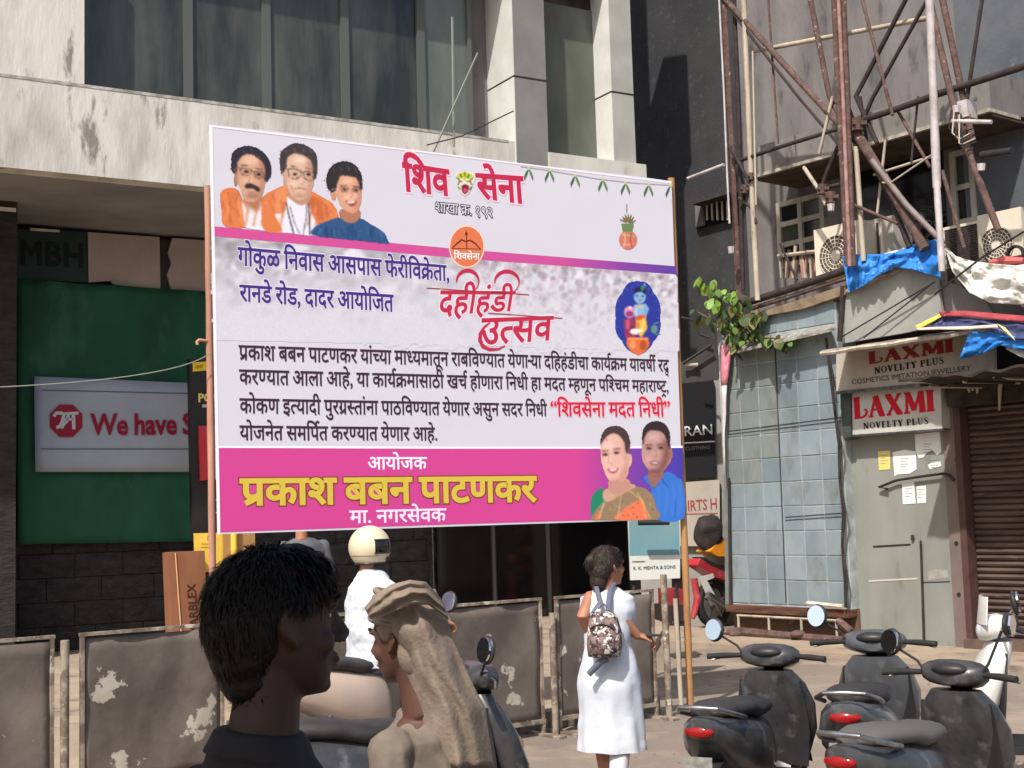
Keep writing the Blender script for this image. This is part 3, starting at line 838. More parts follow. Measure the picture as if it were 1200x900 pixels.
# printed gradients run along the board, as inks: position along the sheet chooses the colour
def grad_mat(name, stops, u0, u1, nz=0.0):
    m = bpy.data.materials.new(name); m.use_nodes = True
    t = m.node_tree; N = t.nodes; L = t.links; b = N['Principled BSDF']; b.inputs['Roughness'].default_value = .55; b.inputs['Specular IOR Level'].default_value = .3
    tc = N.new('ShaderNodeTexCoord'); dt = N.new('ShaderNodeVectorMath'); dt.operation = 'DOT_PRODUCT'
    L.new(tc.outputs['Object'], dt.inputs[0]); dt.inputs[1].default_value = BP.d
    # object space of a child of the hoarding: origin at the hoarding's base
    base = (hb.location - BP.o).dot(BP.d)
    r = N.new('ShaderNodeMapRange'); r.inputs[1].default_value = u0 - base; r.inputs[2].default_value = u1 - base
    L.new(dt.outputs['Value'], r.inputs[0])
    cr = N.new('ShaderNodeValToRGB'); L.new(r.outputs[0], cr.inputs[0])
    e = cr.color_ramp.elements
    e[0].position = stops[0][0]; e[0].color = srgb(*stops[0][1]) + (1,)
    e[1].position = stops[-1][0]; e[1].color = srgb(*stops[-1][1]) + (1,)
    for p_, c_ in stops[1:-1]:
        k = e.new(p_); k.color = srgb(*c_) + (1,)
    L.new(cr.outputs[0], b.inputs['Base Color'])
    return m
uL_, uR_ = q[0][0], q[1][0]
pinkband = grad_mat('pink_to_violet_print', [(0, (208, 68, 144)), (.74, (208, 68, 144)), (.86, (130, 64, 160)), (1, (62, 60, 170))], uL_, uR_)
stripe_m = grad_mat('pink_to_purple_stripe', [(0, (208, 78, 146)), (.72, (200, 80, 150)), (.88, (130, 66, 160)), (1, (96, 62, 160))], uL_, uR_)
# faded photographic print of rocks and crowd in the middle zone
def rocks():
    m = bpy.data.materials.new('faded_crowd_print'); m.use_nodes = True
    t = m.node_tree; N = t.nodes; L = t.links; b = N['Principled BSDF']; b.inputs['Roughness'].default_value = .55; b.inputs['Specular IOR Level'].default_value = .3
    tc = N.new('ShaderNodeTexCoord')
    n = N.new('ShaderNodeTexNoise'); n.inputs['Scale'].default_value = 10; n.inputs['Detail'].default_value = 10; n.inputs['Roughness'].default_value = .72; n.inputs['Distortion'].default_value = .3
    L.new(tc.outputs['Object'], n.inputs[0])
    v = N.new('ShaderNodeTexVoronoi'); v.inputs['Scale'].default_value = 6; L.new(n.outputs['Color'], v.inputs[0])
    cr = N.new('ShaderNodeValToRGB'); L.new(n.outputs['Fac'], cr.inputs[0])
    e = cr.color_ramp.elements; e[0].position = .38; e[0].color = srgb(140, 138, 146) + (1,); e[1].position = .62; e[1].color = srgb(216, 210, 222) + (1,)
    k = e.new(.5); k.color = srgb(186, 184, 192) + (1,)
    # fade into the plain sheet towards the lower edge
    sx = N.new('ShaderNodeSeparateXYZ'); L.new(tc.outputs['Object'], sx.inputs[0])
    n3 = N.new('ShaderNodeTexNoise'); n3.inputs['Scale'].default_value = 1.3; L.new(tc.outputs['Object'], n3.inputs[0])
    ad = N.new('ShaderNodeMath'); ad.operation = 'MULTIPLY_ADD'; L.new(n3.outputs['Fac'], ad.inputs[0]); ad.inputs[1].default_value = .7; L.new(sx.outputs['Z'], ad.inputs[2])
    z0 = BP.uz(520, 420)[1]; z1 = BP.uz(520, 305)[1]
    r = N.new('ShaderNodeMapRange'); r.inputs[1].default_value = z0 + .62; r.inputs[2].default_value = z1 + .34; L.new(ad.outputs[0], r.inputs[0])
    x = N.new('ShaderNodeMix'); x.data_type = 'RGBA'; L.new(r.outputs[0], x.inputs[0])
    x.inputs[6].default_value = srgb(211, 208, 218) + (1,); L.new(cr.outputs[0], x.inputs[7])
    L.new(x.outputs[2], b.inputs['Base Color'])
    return m
bgrid([(248.2, 265), (528, 291), (792.5, 312)], [(248.6, 276.5), (530, 302), (793, 321.5)], stripe_m, 2, 'stripe')
bgrid([(253.4, 525), (500, 526), (700, 526), (800, 525)], [(255, 624), (500, 615.5), (700, 609.5), (800.5, 606)], pinkband, 1, 'pink_band')
bgrid([(253.4, 522.5), (500, 523.5), (700, 523.5), (800, 522.5)], [(253.4, 524.8), (500, 525.8), (700, 525.8), (800, 524.8)], ink(250, 244, 252), 2, 'white_line')

def two(run0, run1, p0, p1, h0, h1, c0, c1, skew=0, lay=4, cap=.622, name='lettering'):
    """lettering with an outline: the wider cut below, the letter above"""
    a = setline(BP, run1, p0, p1, h0, h1, 'outline', c1, ban, off=.001 + lay * .0003, skew=skew, cap=cap)
    b_ = setline(BP, run0, p0, p1, h0, h1, name, c0, ban, off=.0014 + lay * .0003, skew=skew, cap=cap)
def D(s, off, base): 
    r = deva(s, off); return (r[0], base[1])
def line(s, p0, p1, h0, h1, c, off=.012, c1=None, o1=.05, skew=0):
    r0 = deva(s, off)
    if c1 is None: setline(BP, r0, p0, p1, h0, h1, 'lettering', c, ban, off=.0026, skew=skew)
    else:
        r1 = (deva(s, o1)[0], r0[1]); two(r0, r1, p0, p1, h0, h1, c, c1, skew)
violet = ink(66, 46, 128); dark = ink(62, 38, 54); halo = ink(224, 216, 232)
line('गोकुळ निवास आसपास फेरीविक्रेता,', (279, 310.5), (527, 329.3), 20.5, 17.5, violet, .022, halo, .055)
line('रानडे रोड, दादर आयोजित', (281, 352.5), (461, 365), 18.5, 19, violet, .022, halo, .055)
line('प्रकाश बबन पाटणकर यांच्या माध्यमातून राबविण्यात येणाऱ्या दहिहंडीचा कार्यक्रम यावर्षी रद्द', (280, 421.5), (784, 435.5), 16.8, 13.5, dark, .016)
line('करण्यात आला आहे, या कार्यक्रमासाठी खर्च होणारा निधी हा मदत म्हणून पश्चिम महाराष्ट्र,', (280.5, 450), (784, 459.5), 16.8, 12.8, dark, .016)
line('कोकण इत्यादी पुरग्रस्तांना पाठविण्यात येणार असुन सदर निधी', (281, 484), (641, 487.5), 17, 13.8, dark, .016)
line('“शिवसेना मदत निधी”', (645, 487.5), (786, 488), 15.5, 16, ink(204, 36, 62), .02, ink(246, 186, 200), .05)
line('योजनेत समर्पित करण्यात येणार आहे.', (281, 515.5), (513, 516), 16.6, 14.6, dark, .016)
line('आयोजक', (431, 550), (500, 549.5), 14, 13.5, ink(244, 232, 244), .018)
line('प्रकाश बबन पाटणकर', (282.5, 591.5), (628, 587), 29.5, 28, ink(214, 186, 72), .03, ink(132, 70, 40), .062)
line('मा. नगरसेवक', (410, 613), (522.5, 610.5), 14.2, 14.5, ink(246, 224, 244), .018)
red = ink(190, 40, 74); pinkhalo = ink(240, 214, 232)
line('शिव', (474, 223), (527, 229), 31, 29, red, .03, ink(238, 206, 226), .07, skew=-.06)
line('सेना', (560, 231), (614, 238), 27, 30, red, .03, ink(238, 206, 226), .07, skew=-.06)
line('शाखा क्र. १९२', (510, 248), (578, 255), 11, 11, ink(220, 214, 226), .0, ink(44, 36, 54), .06)
line('दहीहंडी', (513, 369), (600, 364), 28, 22, red, .018, ink(228, 214, 224), .06, skew=.22)
line('उत्सव', (563, 404), (646, 398), 30, 27, red, .018, ink(228, 214, 224), .06, skew=.12)
def bstroke(pts, wd, m, lay=6, name='printed_stroke'):
    vs, fs = stroke2(pts, wd)
    g = G(); g.add([BP.hit(x, y, .001 + lay * .0003) for x, y in vs], fs)
    return obj(name, g, m, ban)
bstroke([(500, 337.5), (620, 345.5)], 1.3, ink(150, 60, 70))
bstroke([(572, 367), (659, 373)], 1.3, ink(150, 60, 70))
for cx_, cy_, s_ in ((548, 321, 1), (594, 322, 1.1)):
    arc = [(cx_ + 13 * s_ * math.cos(R(t)) , cy_ + 9 - 13 * math.sin(R(t))) for t in range(185, -60, -15)]
    bstroke(arc, [1.2 + 3.4 * math.sin(math.pi * min(1, k_ / 13)) for k_ in range(len(arc))], red, 8)
bstroke([(574, 378), (567, 384), (563, 391), (562.5, 399), (566, 406), (574, 409.5), (584, 409), (592, 405)], [1.5, 3, 4.2, 4.8, 4.5, 3.8, 2.6, 1.2], red, 8)
# round party emblem: orange disc, bow and arrow
el = lambda cx, cy, rx, ry, n=28: [(cx + rx * math.cos(2 * math.pi * i / n), cy + ry * math.sin(2 * math.pi * i / n)) for i in range(n)]
bpoly(el(547, 289, 21, 25), ink(250, 208, 190), ban and 4, 'emblem_edge')
bpoly(el(547, 289, 19.5, 23.5), ink(218, 118, 78), 5, 'emblem')
bow = ink(110, 34, 26)
bstroke([(530, 290.5), (536, 285), (541, 281), (546, 283), (551, 281.5), (557, 285.5), (563, 292)], [1, 1.8, 2, 1.6, 2, 1.8, 1], bow, 7)
bstroke([(529, 291), (564, 292)], .9, bow, 7)
bstroke([(547, 291), (546.5, 273)], 1.1, bow, 7); bpoly([(544.5, 275), (546.5, 270), (548.5, 275)], bow, 7)
r_ = deva('शिवसेना', .02); setline(BP, r_, (532, 303.5), (562, 304.5), 7.2, 7.2, 'lettering', ink(248, 236, 230), ban, off=.0045)
# -------- printed portraits (plain drawn stand-ins)
def P1(x, y): return (250 + x * .175, 160 + y * .175)      # measured on an enlarged view
SK, SKD, SKL = (206, 158, 130), (172, 118, 92), (222, 180, 152)
OPS = []
def pp(pts, c, lay, blur=.35): OPS.append((lay, [P1(*p) for p in pts], c, blur))
def ps(pts, wd, c, lay, blur=.35):
    vs, fs_ = stroke2([P1(*p) for p in pts], max(wd * .85, .9))
    OPS.append((lay, [vs[2 * i] for i in range(len(pts))] + [vs[2 * i + 1] for i in reversed(range(len(pts)))], c, blur))
import numpy as np
def paint(name, x0, y0, x1, y1, st, lay):
    """print the collected soft shapes as one continuous tone picture on the sheet"""
    nx, ny = int((x1 - x0) / st), int((y1 - y0) / st)
    X, Y = np.meshgrid(x0 + (np.arange(nx) + .5) * st, y0 + (np.arange(ny) + .5) * st)
    if 'portrait' in name:
        rw = np.random.RandomState(9); X = X + (rw.rand(ny, nx) - .5) * .9; Y = Y + (rw.rand(ny, nx) - .5) * .9
    rgb = np.zeros((ny, nx, 3)); al = np.zeros((ny, nx))
    rg = np.random.RandomState(5)
    wob = rg.rand(ny, nx) - .5
    for lay_, pts, c, blur in sorted(OPS, key=lambda o: o[0]):
        m = np.zeros((ny, nx), bool); k = len(pts)
        for i in range(k):
            ax, ay = pts[i]; bx_, by2 = pts[(i + 1) % k]
            if ay == by2: continue
            cnd = ((ay > Y) != (by2 > Y)); m ^= cnd & (X < (bx_ - ax) * (Y - ay) / (by2 - ay) + ax)
        m = m.astype(float); r = max(1, int(round(blur / st)))
        for _ in range(2):
            for ax_ in (0, 1):
                a = np.zeros_like(m)
                for d_ in range(-r, r + 1): a += np.roll(m, d_, ax_)
                m = a / (2 * r + 1)
        f = m[..., None]
        cc = np.array(c, float) * (1 + (wob[..., None] * (.16 if sum(c) < 220 else .05)))
        rgb = np.where((al[..., None] < .02) & (f > 0), cc, rgb * (1 - f) + cc * f)
        al = np.maximum(al, m)
    OPS.clear()
    vs = []; idx = {}
    fs_ = []; cols = []
    for j in range(ny):
        for i in range(nx):
            if al[j, i] < .5: continue
            q4 = []
            for (a, b_) in ((0, 0), (1, 0), (1, 1), (0, 1)):
                kx = (i + a, j + b_)
                if kx not in idx:
                    idx[kx] = len(vs); vs.append(BP.hit(x0 + kx[0] * st, y0 + kx[1] * st, .001 + lay * .0003))
                    jj, ii = min(j + b_, ny - 1), min(i + a, nx - 1)
                    if al[jj, ii] < .5: jj, ii = j, i
                    cols.append(srgb(*np.clip(rgb[jj, ii], 0, 255)) + (1.0,))
                q4.append(idx[kx])
            fs_.append(tuple(q4))
    m = bpy.data.materials.new('photographic_print'); m.use_nodes = True
    b = m.node_tree.nodes['Principled BSDF']; b.inputs['Roughness'].default_value = .55; b.inputs['Specular IOR Level'].default_value = .3
    at_ = m.node_tree.nodes.new('ShaderNodeVertexColor'); at_.layer_name = 'print'; m.node_tree.links.new(at_.outputs[0], b.inputs['Base Color'])
    o = obj(name, G().add(vs, fs_), m, ban)
    ca = o.data.color_attributes.new('print', 'FLOAT_COLOR', 'POINT'); ca.data.foreach_set('color', [c_ for q_ in cols for c_ in q_])
    return o
def smoothp(pts, n=3):
    out = []
    k = len(pts)
    for i in range(k):
        p0, p1, p2, p3 = [V(pts[(i + j) % k]) for j in (-1, 0, 1, 2)]
        for s in range(n):
            t = s / n
            out.append(tuple(.5 * ((2 * p1) + (p2 - p0) * t + (2 * p0 - 5 * p1 + 4 * p2 - p3) * t * t + (3 * p1 - p0 - 3 * p2 + p3) * t ** 3)))
    return out
def sp(pts, c, lay, blur=None): return pp(smoothp(pts), c, lay, blur or (2.2 if c in (SKD, SKL, (184, 140, 114), (190, 130, 102), (130, 84, 74), (200, 146, 130)) else .55))
def op(pts, c, lay, name=None): OPS.append((lay, pts, c, .45))
def os_(pts, wd, c, lay=6, name=None):
    vs, fs_ = stroke2(pts, wd); OPS.append((lay, [vs[2 * i] for i in range(len(pts))] + [vs[2 * i + 1] for i in reversed(range(len(pts)))], c, .4))
# roaring tiger head between the two red words
cream = (226, 222, 196)
op([(534, 206), (536, 201), (540, 202), (545, 200), (550, 202), (554, 201.5), (557, 207), (555, 215), (552, 222), (549, 227), (545, 230), (541, 227), (537, 221), (535, 214)], cream, 5, 'emblem')
op([(536, 205), (540, 203), (545, 201.5), (551, 203.5), (554, 206), (551, 211), (547, 209), (545, 213), (542, 209), (538, 211)], (188, 196, 60), 6)
for s in ([(535, 208), (539, 212), (537, 217)], [(555, 208), (551, 212), (553, 217)], [(540, 204), (541, 208)], [(550, 205), (548, 209)], [(545, 202), (545, 207)], [(539, 213), (542, 213)], [(547, 213), (551, 213)], [(537, 219), (540, 222)], [(553, 219), (550, 223)]):
    os_(s, 1.3, (60, 50, 40), 7)
op([(541, 218), (545, 216), (550, 218), (549, 225), (545, 228), (542, 225)], (120, 30, 50), 7)
op([(543, 221), (548, 221), (547, 226), (544, 226)], (214, 70, 110), 8)
paint('tiger_emblem', 530, 196, 562, 234, .5, 7)
# mango leaf garland and hanging pot
gg = [ink(66, 104, 72), ink(96, 128, 84)]
bstroke([(610, 195), (640, 199), (700, 209.5), (745, 214.5), (788, 217)], 1.0, ink(170, 168, 176), 5)
for (x, y) in ((619.5, 200), (644, 202), (674, 208), (706.5, 213), (733, 217), (760, 219), (785.5, 220)):
    for s in (-1, 1):
        if x > 780 and s > 0: continue
        bpoly([(x, y - 2), (x + s * 1.0, y + 3), (x + s * 5, y + 12), (x + s * 5.6, y + 7), (x + s * 3, y + 1)], gg[s > 0], 6)
    bpoly(el(x, y - 2.5, 1.8, 1.8, 8), ink(196, 200, 120), 7)
os_([(734.5, 238), (734.5, 250)], .9, (120, 110, 90), 6)
for a in range(7):
    t = R(200 + a * 23.3)
    op([(735.5, 262), (735.5 + 12 * math.cos(t), 262 + 15 * math.sin(t)), (735.5 + 5 * math.cos(t + .5), 262 + 6 * math.sin(t + .5))], ((126, 116, 76), (150, 84, 60), (84, 112, 70))[a % 3], 6 + a % 2)
op([(728, 262), (743, 262), (741, 272), (730, 272)], (104, 130, 84), 7)
op(el(736, 281, 10.5, 11.5), (206, 120, 96), 6); os_([(728, 275), (744, 277)], 1.5, (160, 190, 150), 8); os_([(730, 287), (742, 287)], 1.5, (234, 170, 140), 8)
os_([(732, 273), (733, 282), (731, 290)], 1.2, (236, 190, 160), 8); os_([(740, 273), (739, 282), (741, 290)], 1.2, (160, 60, 50), 8)
paint('pot_print', 718, 234, 754, 298, .5, 6)
# blue scalloped medallion with a seated child figure, pots and flute
sc_ = []
for k in range(48):
    t = 2 * math.pi * k / 48; rr_ = 1 + .07 * abs(math.sin(t * 4))
    sc_.append((747.5 + 26 * rr_ * math.sin(t), 373 - (42 * rr_ * math.cos(t) if math.cos(t) > 0 else 38 * rr_ * math.cos(t))))
sc_[0] = (746, 329)
op(sc_, (44, 54, 150), 4, 'medallion')
op(el(750, 348, 7, 8.5), (132, 176, 214), 6); op([(743, 346), (744, 338), (750, 336), (757, 340), (757, 346), (752, 342), (746, 343)], (34, 30, 70), 7)
op([(744, 357), (757, 356), (761, 362), (757, 372), (745, 373), (741, 364)], (140, 180, 216), 6)
op([(745, 371), (757, 370), (759, 385), (752, 396), (746, 390)], (232, 176, 70), 7); op([(745, 371), (756, 369), (756, 374), (746, 376)], (212, 80, 50), 8)
op(el(738, 366, 6.5, 7), (214, 150, 180), 6); op(el(738, 368, 4.5, 3.5), (150, 60, 110), 7)
op([(731, 375), (742, 372), (748, 384), (744, 398), (733, 396)], (150, 50, 90), 5)
op(el(744, 389, 5.5, 3.5), (236, 226, 206), 8)
op([(735, 396), (759, 396), (762, 403), (757, 412), (748, 416.5), (739, 412), (734, 403)], (222, 110, 60), 8); os_([(736, 397), (760, 397)], 2.2, (240, 150, 84), 9)
op(el(767, 386, 4, 5), (96, 140, 130), 6); os_([(766, 380), (773, 378)], 1.2, (110, 150, 120), 6); os_([(768, 392), (775, 392)], 1.2, (110, 150, 120), 6)
for (x, y, rx, ry, c_, l_) in ((747, 347, 1.3, 1.1, (40, 60, 110), 8), (753.5, 347.5, 1.3, 1.1, (40, 60, 110), 8), (750.5, 352, 2.2, .9, (190, 80, 90), 8), (753, 338, 2.2, 3.2, (60, 130, 90), 8), (756, 334, 1.2, 2.4, (90, 170, 200), 9), (750, 360, 4.5, 1.1, (230, 190, 90), 8), (746, 366, 1.6, 5, (170, 204, 232), 8), (757, 364, 1.6, 5, (120, 160, 200), 8), (739, 361, 2, 1.4, (240, 210, 224), 8), (736, 380, 2.5, 7, (190, 80, 120), 7), (741, 387, 1.8, 6, (110, 34, 70), 7), (754, 380, 1.6, 8, (250, 210, 110), 8), (748, 384, 1.4, 8, (196, 130, 50), 8), (742, 404, 4, 5, (240, 150, 96), 9), (754, 405, 4, 6, (180, 78, 44), 9), (747, 388, 7, 2.2, (248, 244, 236), 9)):
    op(el(x, y, rx, ry, 12), c_, l_)
for t in range(0, 360, 15): op(el(747.5 + 25 * math.sin(R(t)), 373 - 39 * math.cos(R(t)), .9, .9, 6), (96, 104, 190), 5)
paint('medallion', 715, 324, 780, 420, .6, 5)
ORG, ORD, WHT, WHS = (218, 124, 72), (194, 100, 56), (228, 226, 236), (206, 204, 218)
# second man's shawl and white shirt
sp([(330, 410), (400, 360), (480, 330), (620, 350), (720, 400), (800, 450), (835, 520), (830, 575), (700, 585), (560, 600), (430, 560), (350, 490)], ORG, 4)
pp([(470, 400), (630, 400), (660, 520), (700, 590), (690, 668), (440, 640), (400, 560)], WHT, 5)
sp([(420, 375), (480, 335), (495, 400), (490, 470), (455, 520), (380, 490)], (226, 140, 88), 6); sp([(640, 400), (720, 430), (790, 500), (740, 560), (690, 540), (655, 480)], ORD, 6)
ps([(488, 440), (505, 520), (540, 655)], 1.6, (60, 50, 60), 7); ps([(635, 420), (645, 530), (648, 660)], 1.6, (60, 50, 60), 7); ps([(515, 470), (545, 580), (580, 655)], .9, (90, 80, 90), 7); ps([(628, 450), (622, 560), (602, 655)], .9, (90, 80, 90), 7)
sp([(500, 390), (650, 380), (640, 440), (590, 462), (530, 430)], (186, 140, 112), 7)
sp([(478, 160), (560, 110), (650, 140), (672, 200), (680, 260), (665, 330), (640, 400), (580, 430), (530, 400), (490, 330), (465, 250)], (214, 176, 152), 8)
sp([(600, 120), (660, 150), (680, 240), (668, 330), (640, 400), (610, 420), (640, 330), (640, 240)], (184, 140, 114), 9)
sp([(445, 180), (450, 110), (500, 60), (560, 45), (630, 62), (685, 110), (698, 190), (690, 280), (672, 270), (668, 200), (645, 150), (560, 112), (500, 140), (490, 200), (470, 240), (450, 230)], (62, 54, 56), 10)
for s in ([(500, 220), (510, 275), (550, 290), (590, 265), (585, 230), (540, 218), (500, 220)], [(605, 238), (610, 280), (640, 300), (678, 285), (680, 245), (640, 235), (605, 238)]): ps(s, 1.0, (60, 44, 40), 11)
ps([(470, 210), (500, 222)], 1.1, (60, 44, 40), 11); ps([(588, 240), (605, 243)], 1, (60, 44, 40), 11)
for x in (548, 640): pp(el(x, 254, 14, 9, 10), (44, 30, 28), 12)
ps([(595, 260), (612, 310), (590, 325)], .8, (150, 104, 84), 11); ps([(545, 352), (580, 346), (625, 356)], 1.0, (140, 80, 74), 11); ps([(520, 330), (540, 380)], .6, (170, 124, 100), 11); ps([(560, 205), (520, 200)], .9, (90, 76, 70), 11); ps([(620, 212), (665, 220)], .9, (90, 76, 70), 11)
# first man
sp([(45, 390), (75, 350), (140, 345), (180, 380), (215, 520), (220, 605), (75, 600), (55, 500)], ORG, 5)
sp([(330, 440), (380, 480), (430, 560), (462, 640), (345, 632), (325, 540)], ORG, 9)
pp([(190, 440), (330, 440), (345, 632), (215, 612)], WHT, 5); ps([(100, 370), (120, 470), (110, 590)], 1.5, ORD, 7); ps([(160, 370), (175, 470), (200, 600)], 1.6, (228, 150, 100), 7)
sp([(190, 420), (330, 400), (310, 490), (280, 500), (230, 470)], SKD, 6)
sp([(150, 170), (190, 120), (290, 115), (345, 160), (362, 250), (345, 320), (325, 400), (270, 440), (210, 425), (180, 350), (150, 270)], SK, 7)
sp([(300, 130), (345, 165), (360, 250), (342, 330), (322, 395), (285, 430), (320, 330), (325, 240)], SKD, 8)
sp([(120, 190), (128, 110), (190, 66), (260, 66), (330, 100), (380, 170), (388, 250), (362, 300), (345, 290), (350, 220), (325, 165), (270, 125), (210, 120), (165, 165), (155, 230), (128, 240)], (44, 38, 50), 9)
for s in ([(180, 215), (190, 255), (225, 265), (255, 250), (255, 225), (215, 212), (180, 215)], [(275, 238), (280, 272), (310, 285), (335, 272), (335, 245), (305, 236), (275, 238)]): ps(s, 1.0, (70, 50, 60), 10)
ps([(160, 200), (180, 218)], 1.1, (70, 50, 60), 10); ps([(255, 232), (276, 240)], 1, (70, 50, 60), 10)
for x, y in ((222, 236), (305, 256)): pp(el(x, y, 14, 9, 10), (36, 24, 28), 11)
sp([(212, 325), (245, 315), (285, 328), (315, 352), (300, 372), (262, 350), (222, 350)], (60, 42, 44), 10); ps([(232, 372), (262, 376), (290, 386)], 1.1, (176, 96, 96), 10); ps([(245, 270), (238, 312)], .8, SKD, 10); ps([(185, 196), (235, 196)], 1, (60, 44, 44), 10); ps([(280, 215), (335, 225)], 1, (60, 44, 44), 10)
sp([(200, 140), (260, 132), (290, 150), (270, 190), (210, 185)], SKL, 8)
# third man in blue
sp([(660, 660), (690, 600), (760, 570), (840, 545), (980, 545), (1060, 590), (1140, 640), (1165, 690), (1170, 718), (1010, 702), (840, 684)], (46, 82, 128), 12)
for x in (760, 820, 900, 980, 1060, 1110): ps([(x, 600 + (x - 700) * .06), (x + 8, 690 + (x - 760) * .06)], 1.0, (28, 60, 112), 13)
ps([(730, 610), (700, 665)], 1.2, (70, 120, 176), 13); ps([(930, 570), (935, 690)], 1.3, (24, 54, 104), 13)
sp([(850, 490), (975, 490), (980, 550), (930, 582), (860, 555)], (176, 118, 92), 13)
sp([(820, 270), (880, 250), (960, 270), (990, 320), (992, 400), (980, 470), (945, 515), (890, 500), (845, 450), (822, 390), (790, 400), (785, 360), (815, 350)], (216, 160, 130), 14)
sp([(945, 280), (990, 330), (990, 410), (975, 470), (945, 512), (960, 420), (968, 340)], (190, 130, 102), 15)
sp([(760, 330), (756, 270), (785, 205), (840, 170), (910, 168), (965, 205), (995, 270), (996, 340), (985, 345), (970, 290), (930, 268), (860, 262), (835, 290), (822, 350), (800, 365), (775, 362)], (46, 40, 42), 16)
ps([(795, 358), (835, 352)], 1.2, (226, 220, 220), 16)
for s in ([(850, 345), (860, 368), (890, 372), (910, 352), (880, 342), (850, 345)], [(930, 352), (940, 372), (965, 374), (984, 356), (960, 348), (930, 352)]): ps(s, .9, (90, 70, 70), 16)
for x, y in ((880, 357), (957, 361)): pp(el(x, y, 12, 7, 10), (40, 24, 22), 17)
ps([(850, 332), (900, 330)], .9, (60, 44, 40), 17); ps([(935, 335), (982, 342)], .9, (60, 44, 40), 17)
sp([(885, 432), (925, 438), (962, 430), (950, 462), (918, 468)], (160, 70, 70), 17); pp([(892, 436), (956, 434), (945, 448), (905, 450)], (240, 234, 230), 18); ps([(925, 365), (938, 400), (915, 408)], .8, (176, 120, 96), 17)
for (cx, cy, w_, h_, c_) in ((215, 300, 22, 26, (226, 178, 150)), (262, 160, 48, 20, (228, 184, 156)), (585, 160, 50, 22, (236, 204, 182)), (540, 320, 28, 26, (232, 196, 172)), (900, 410, 24, 24, (236, 186, 158)), (900, 300, 42, 18, (234, 186, 158)), (945, 395, 14, 30, (238, 192, 166)), (252, 290, 10, 26, (232, 188, 160)), (600, 290, 10, 26, (236, 204, 182))):
    pp(el(cx, cy, w_, h_, 14), c_, 9.5 if cx < 700 else 15.5, 2.4)
for (cx, cy, w_, h_, c_) in ((150, 290, 12, 60, (160, 110, 86)), (480, 300, 12, 60, (190, 150, 126)), (222, 240, 34, 14, (170, 120, 96)), (305, 258, 30, 14, (160, 112, 90)), (548, 256, 34, 14, (190, 148, 124)), (640, 262, 28, 14, (176, 134, 112)), (880, 358, 26, 10, (186, 132, 106)), (958, 362, 24, 10, (178, 126, 100)), (262, 400, 40, 14, (150, 104, 84)), (580, 400, 44, 14, (184, 142, 118)), (150, 235, 14, 22, (150, 100, 80)), (462, 245, 12, 26, (196, 150, 126)), (806, 400, 18, 30, (196, 140, 112))):
    pp(el(cx, cy, w_, h_, 14), c_, 9.6 if cx < 700 else 15.6, 1.6)
for x in (240, 300, 360, 420, 500, 700, 760, 790): ps([(x * .9, 420), (x * .93 + 10, 500), (x * .9, 600)], 2.0, (206, 110, 56), 6.5, 1.4)
for x in (150, 200, 250, 330): ps([(x, 80 + abs(x - 240) * .3), (x + 20, 120)], 1.2, (84, 76, 88), 9.8, .8)
for x in (480, 540, 600, 650): ps([(x, 70 + abs(x - 560) * .3), (x + 14, 112)], 1.4, (104, 94, 92), 10.5, .8)
for x in (800, 850, 900, 950): ps([(x, 190 + abs(x - 880) * .3), (x + 14, 240)], 1.3, (84, 76, 76), 16.5, .8)
def fringe(pts, c, lay, n, ln, seed=1):
    rf_ = random.Random(seed); q_ = smoothp(pts, 6); cx = sum(p[0] for p in q_) / len(q_); cy = sum(p[1] for p in q_) / len(q_)
    for _ in range(n):
        k_ = rf_.randrange(len(q_)); p = V(q_[k_]); t = (V(q_[(k_ + 1) % len(q_)]) - p)
        if t.length < .1: continue
        t.normalize(); o_ = (p - V((cx, cy))).normalized()
        e = p + (t * rf_.uniform(-1, 1) + o_ * rf_.uniform(-.2, .9)) * ln
        ps([tuple(p - o_ * 3), tuple(e)], 1.0, c, lay, .3)
fringe([(120, 190), (128, 110), (190, 66), (260, 66), (330, 100), (380, 170), (388, 250), (362, 300), (345, 290), (350, 220), (325, 165), (270, 125), (210, 120), (165, 165), (155, 230), (128, 240)], (50, 44, 56), 9.9, 90, 16, 1)
fringe([(445, 180), (450, 110), (500, 60), (560, 45), (630, 62), (685, 110), (698, 190), (690, 280), (672, 270), (668, 200), (645, 150), (560, 112), (500, 140), (490, 200), (470, 240), (450, 230)], (76, 68, 70), 10.4, 90, 16, 2)
fringe([(760, 330), (756, 270), (785, 205), (840, 170), (910, 168), (965, 205), (995, 270), (996, 340), (985, 345), (970, 290), (930, 268), (860, 262), (835, 290), (822, 350), (800, 365), (775, 362)], (48, 42, 44), 16.4, 110, 20, 3)
rg_ = random.Random(6)
for (x0_, x1_, y0_, y1_, c_, l_) in ((60, 210, 360, 600, (240, 158, 108), 7.5), (60, 210, 360, 600, (178, 90, 52), 7.6), (340, 480, 350, 620, (240, 160, 112), 7.5), (340, 480, 370, 620, (180, 94, 56), 7.6), (660, 830, 390, 560, (236, 150, 100), 7.6), (680, 1160, 590, 700, (72, 112, 160), 13.2), (680, 1160, 590, 700, (26, 54, 96), 13.3)):
    for _ in range(9):
        x = rg_.uniform(x0_, x1_); y = rg_.uniform(y0_, y1_ - 60)
        if l_ < 13: 
            if not ((x < 205) or (345 < x < 470 and y > 380) or x > 665): continue
        ps([(x, y), (x + rg_.uniform(-8, 14), y + 30), (x + rg_.uniform(-10, 24), y + 60)], 1.3, c_, l_, 1.0)
paint('portrait_of_three_men', 252, 158, 458, 292, .6, 5)
rc_ = random.Random(12)
base_c = (211, 208, 218)
ytop = lambda x: 277 + (x - 249) * .0827
OPS.append((0, [(249, 277), (530, 303), (793.4, 321.8), (796.4, 412), (530, 404), (253, 399)], base_c, .3))
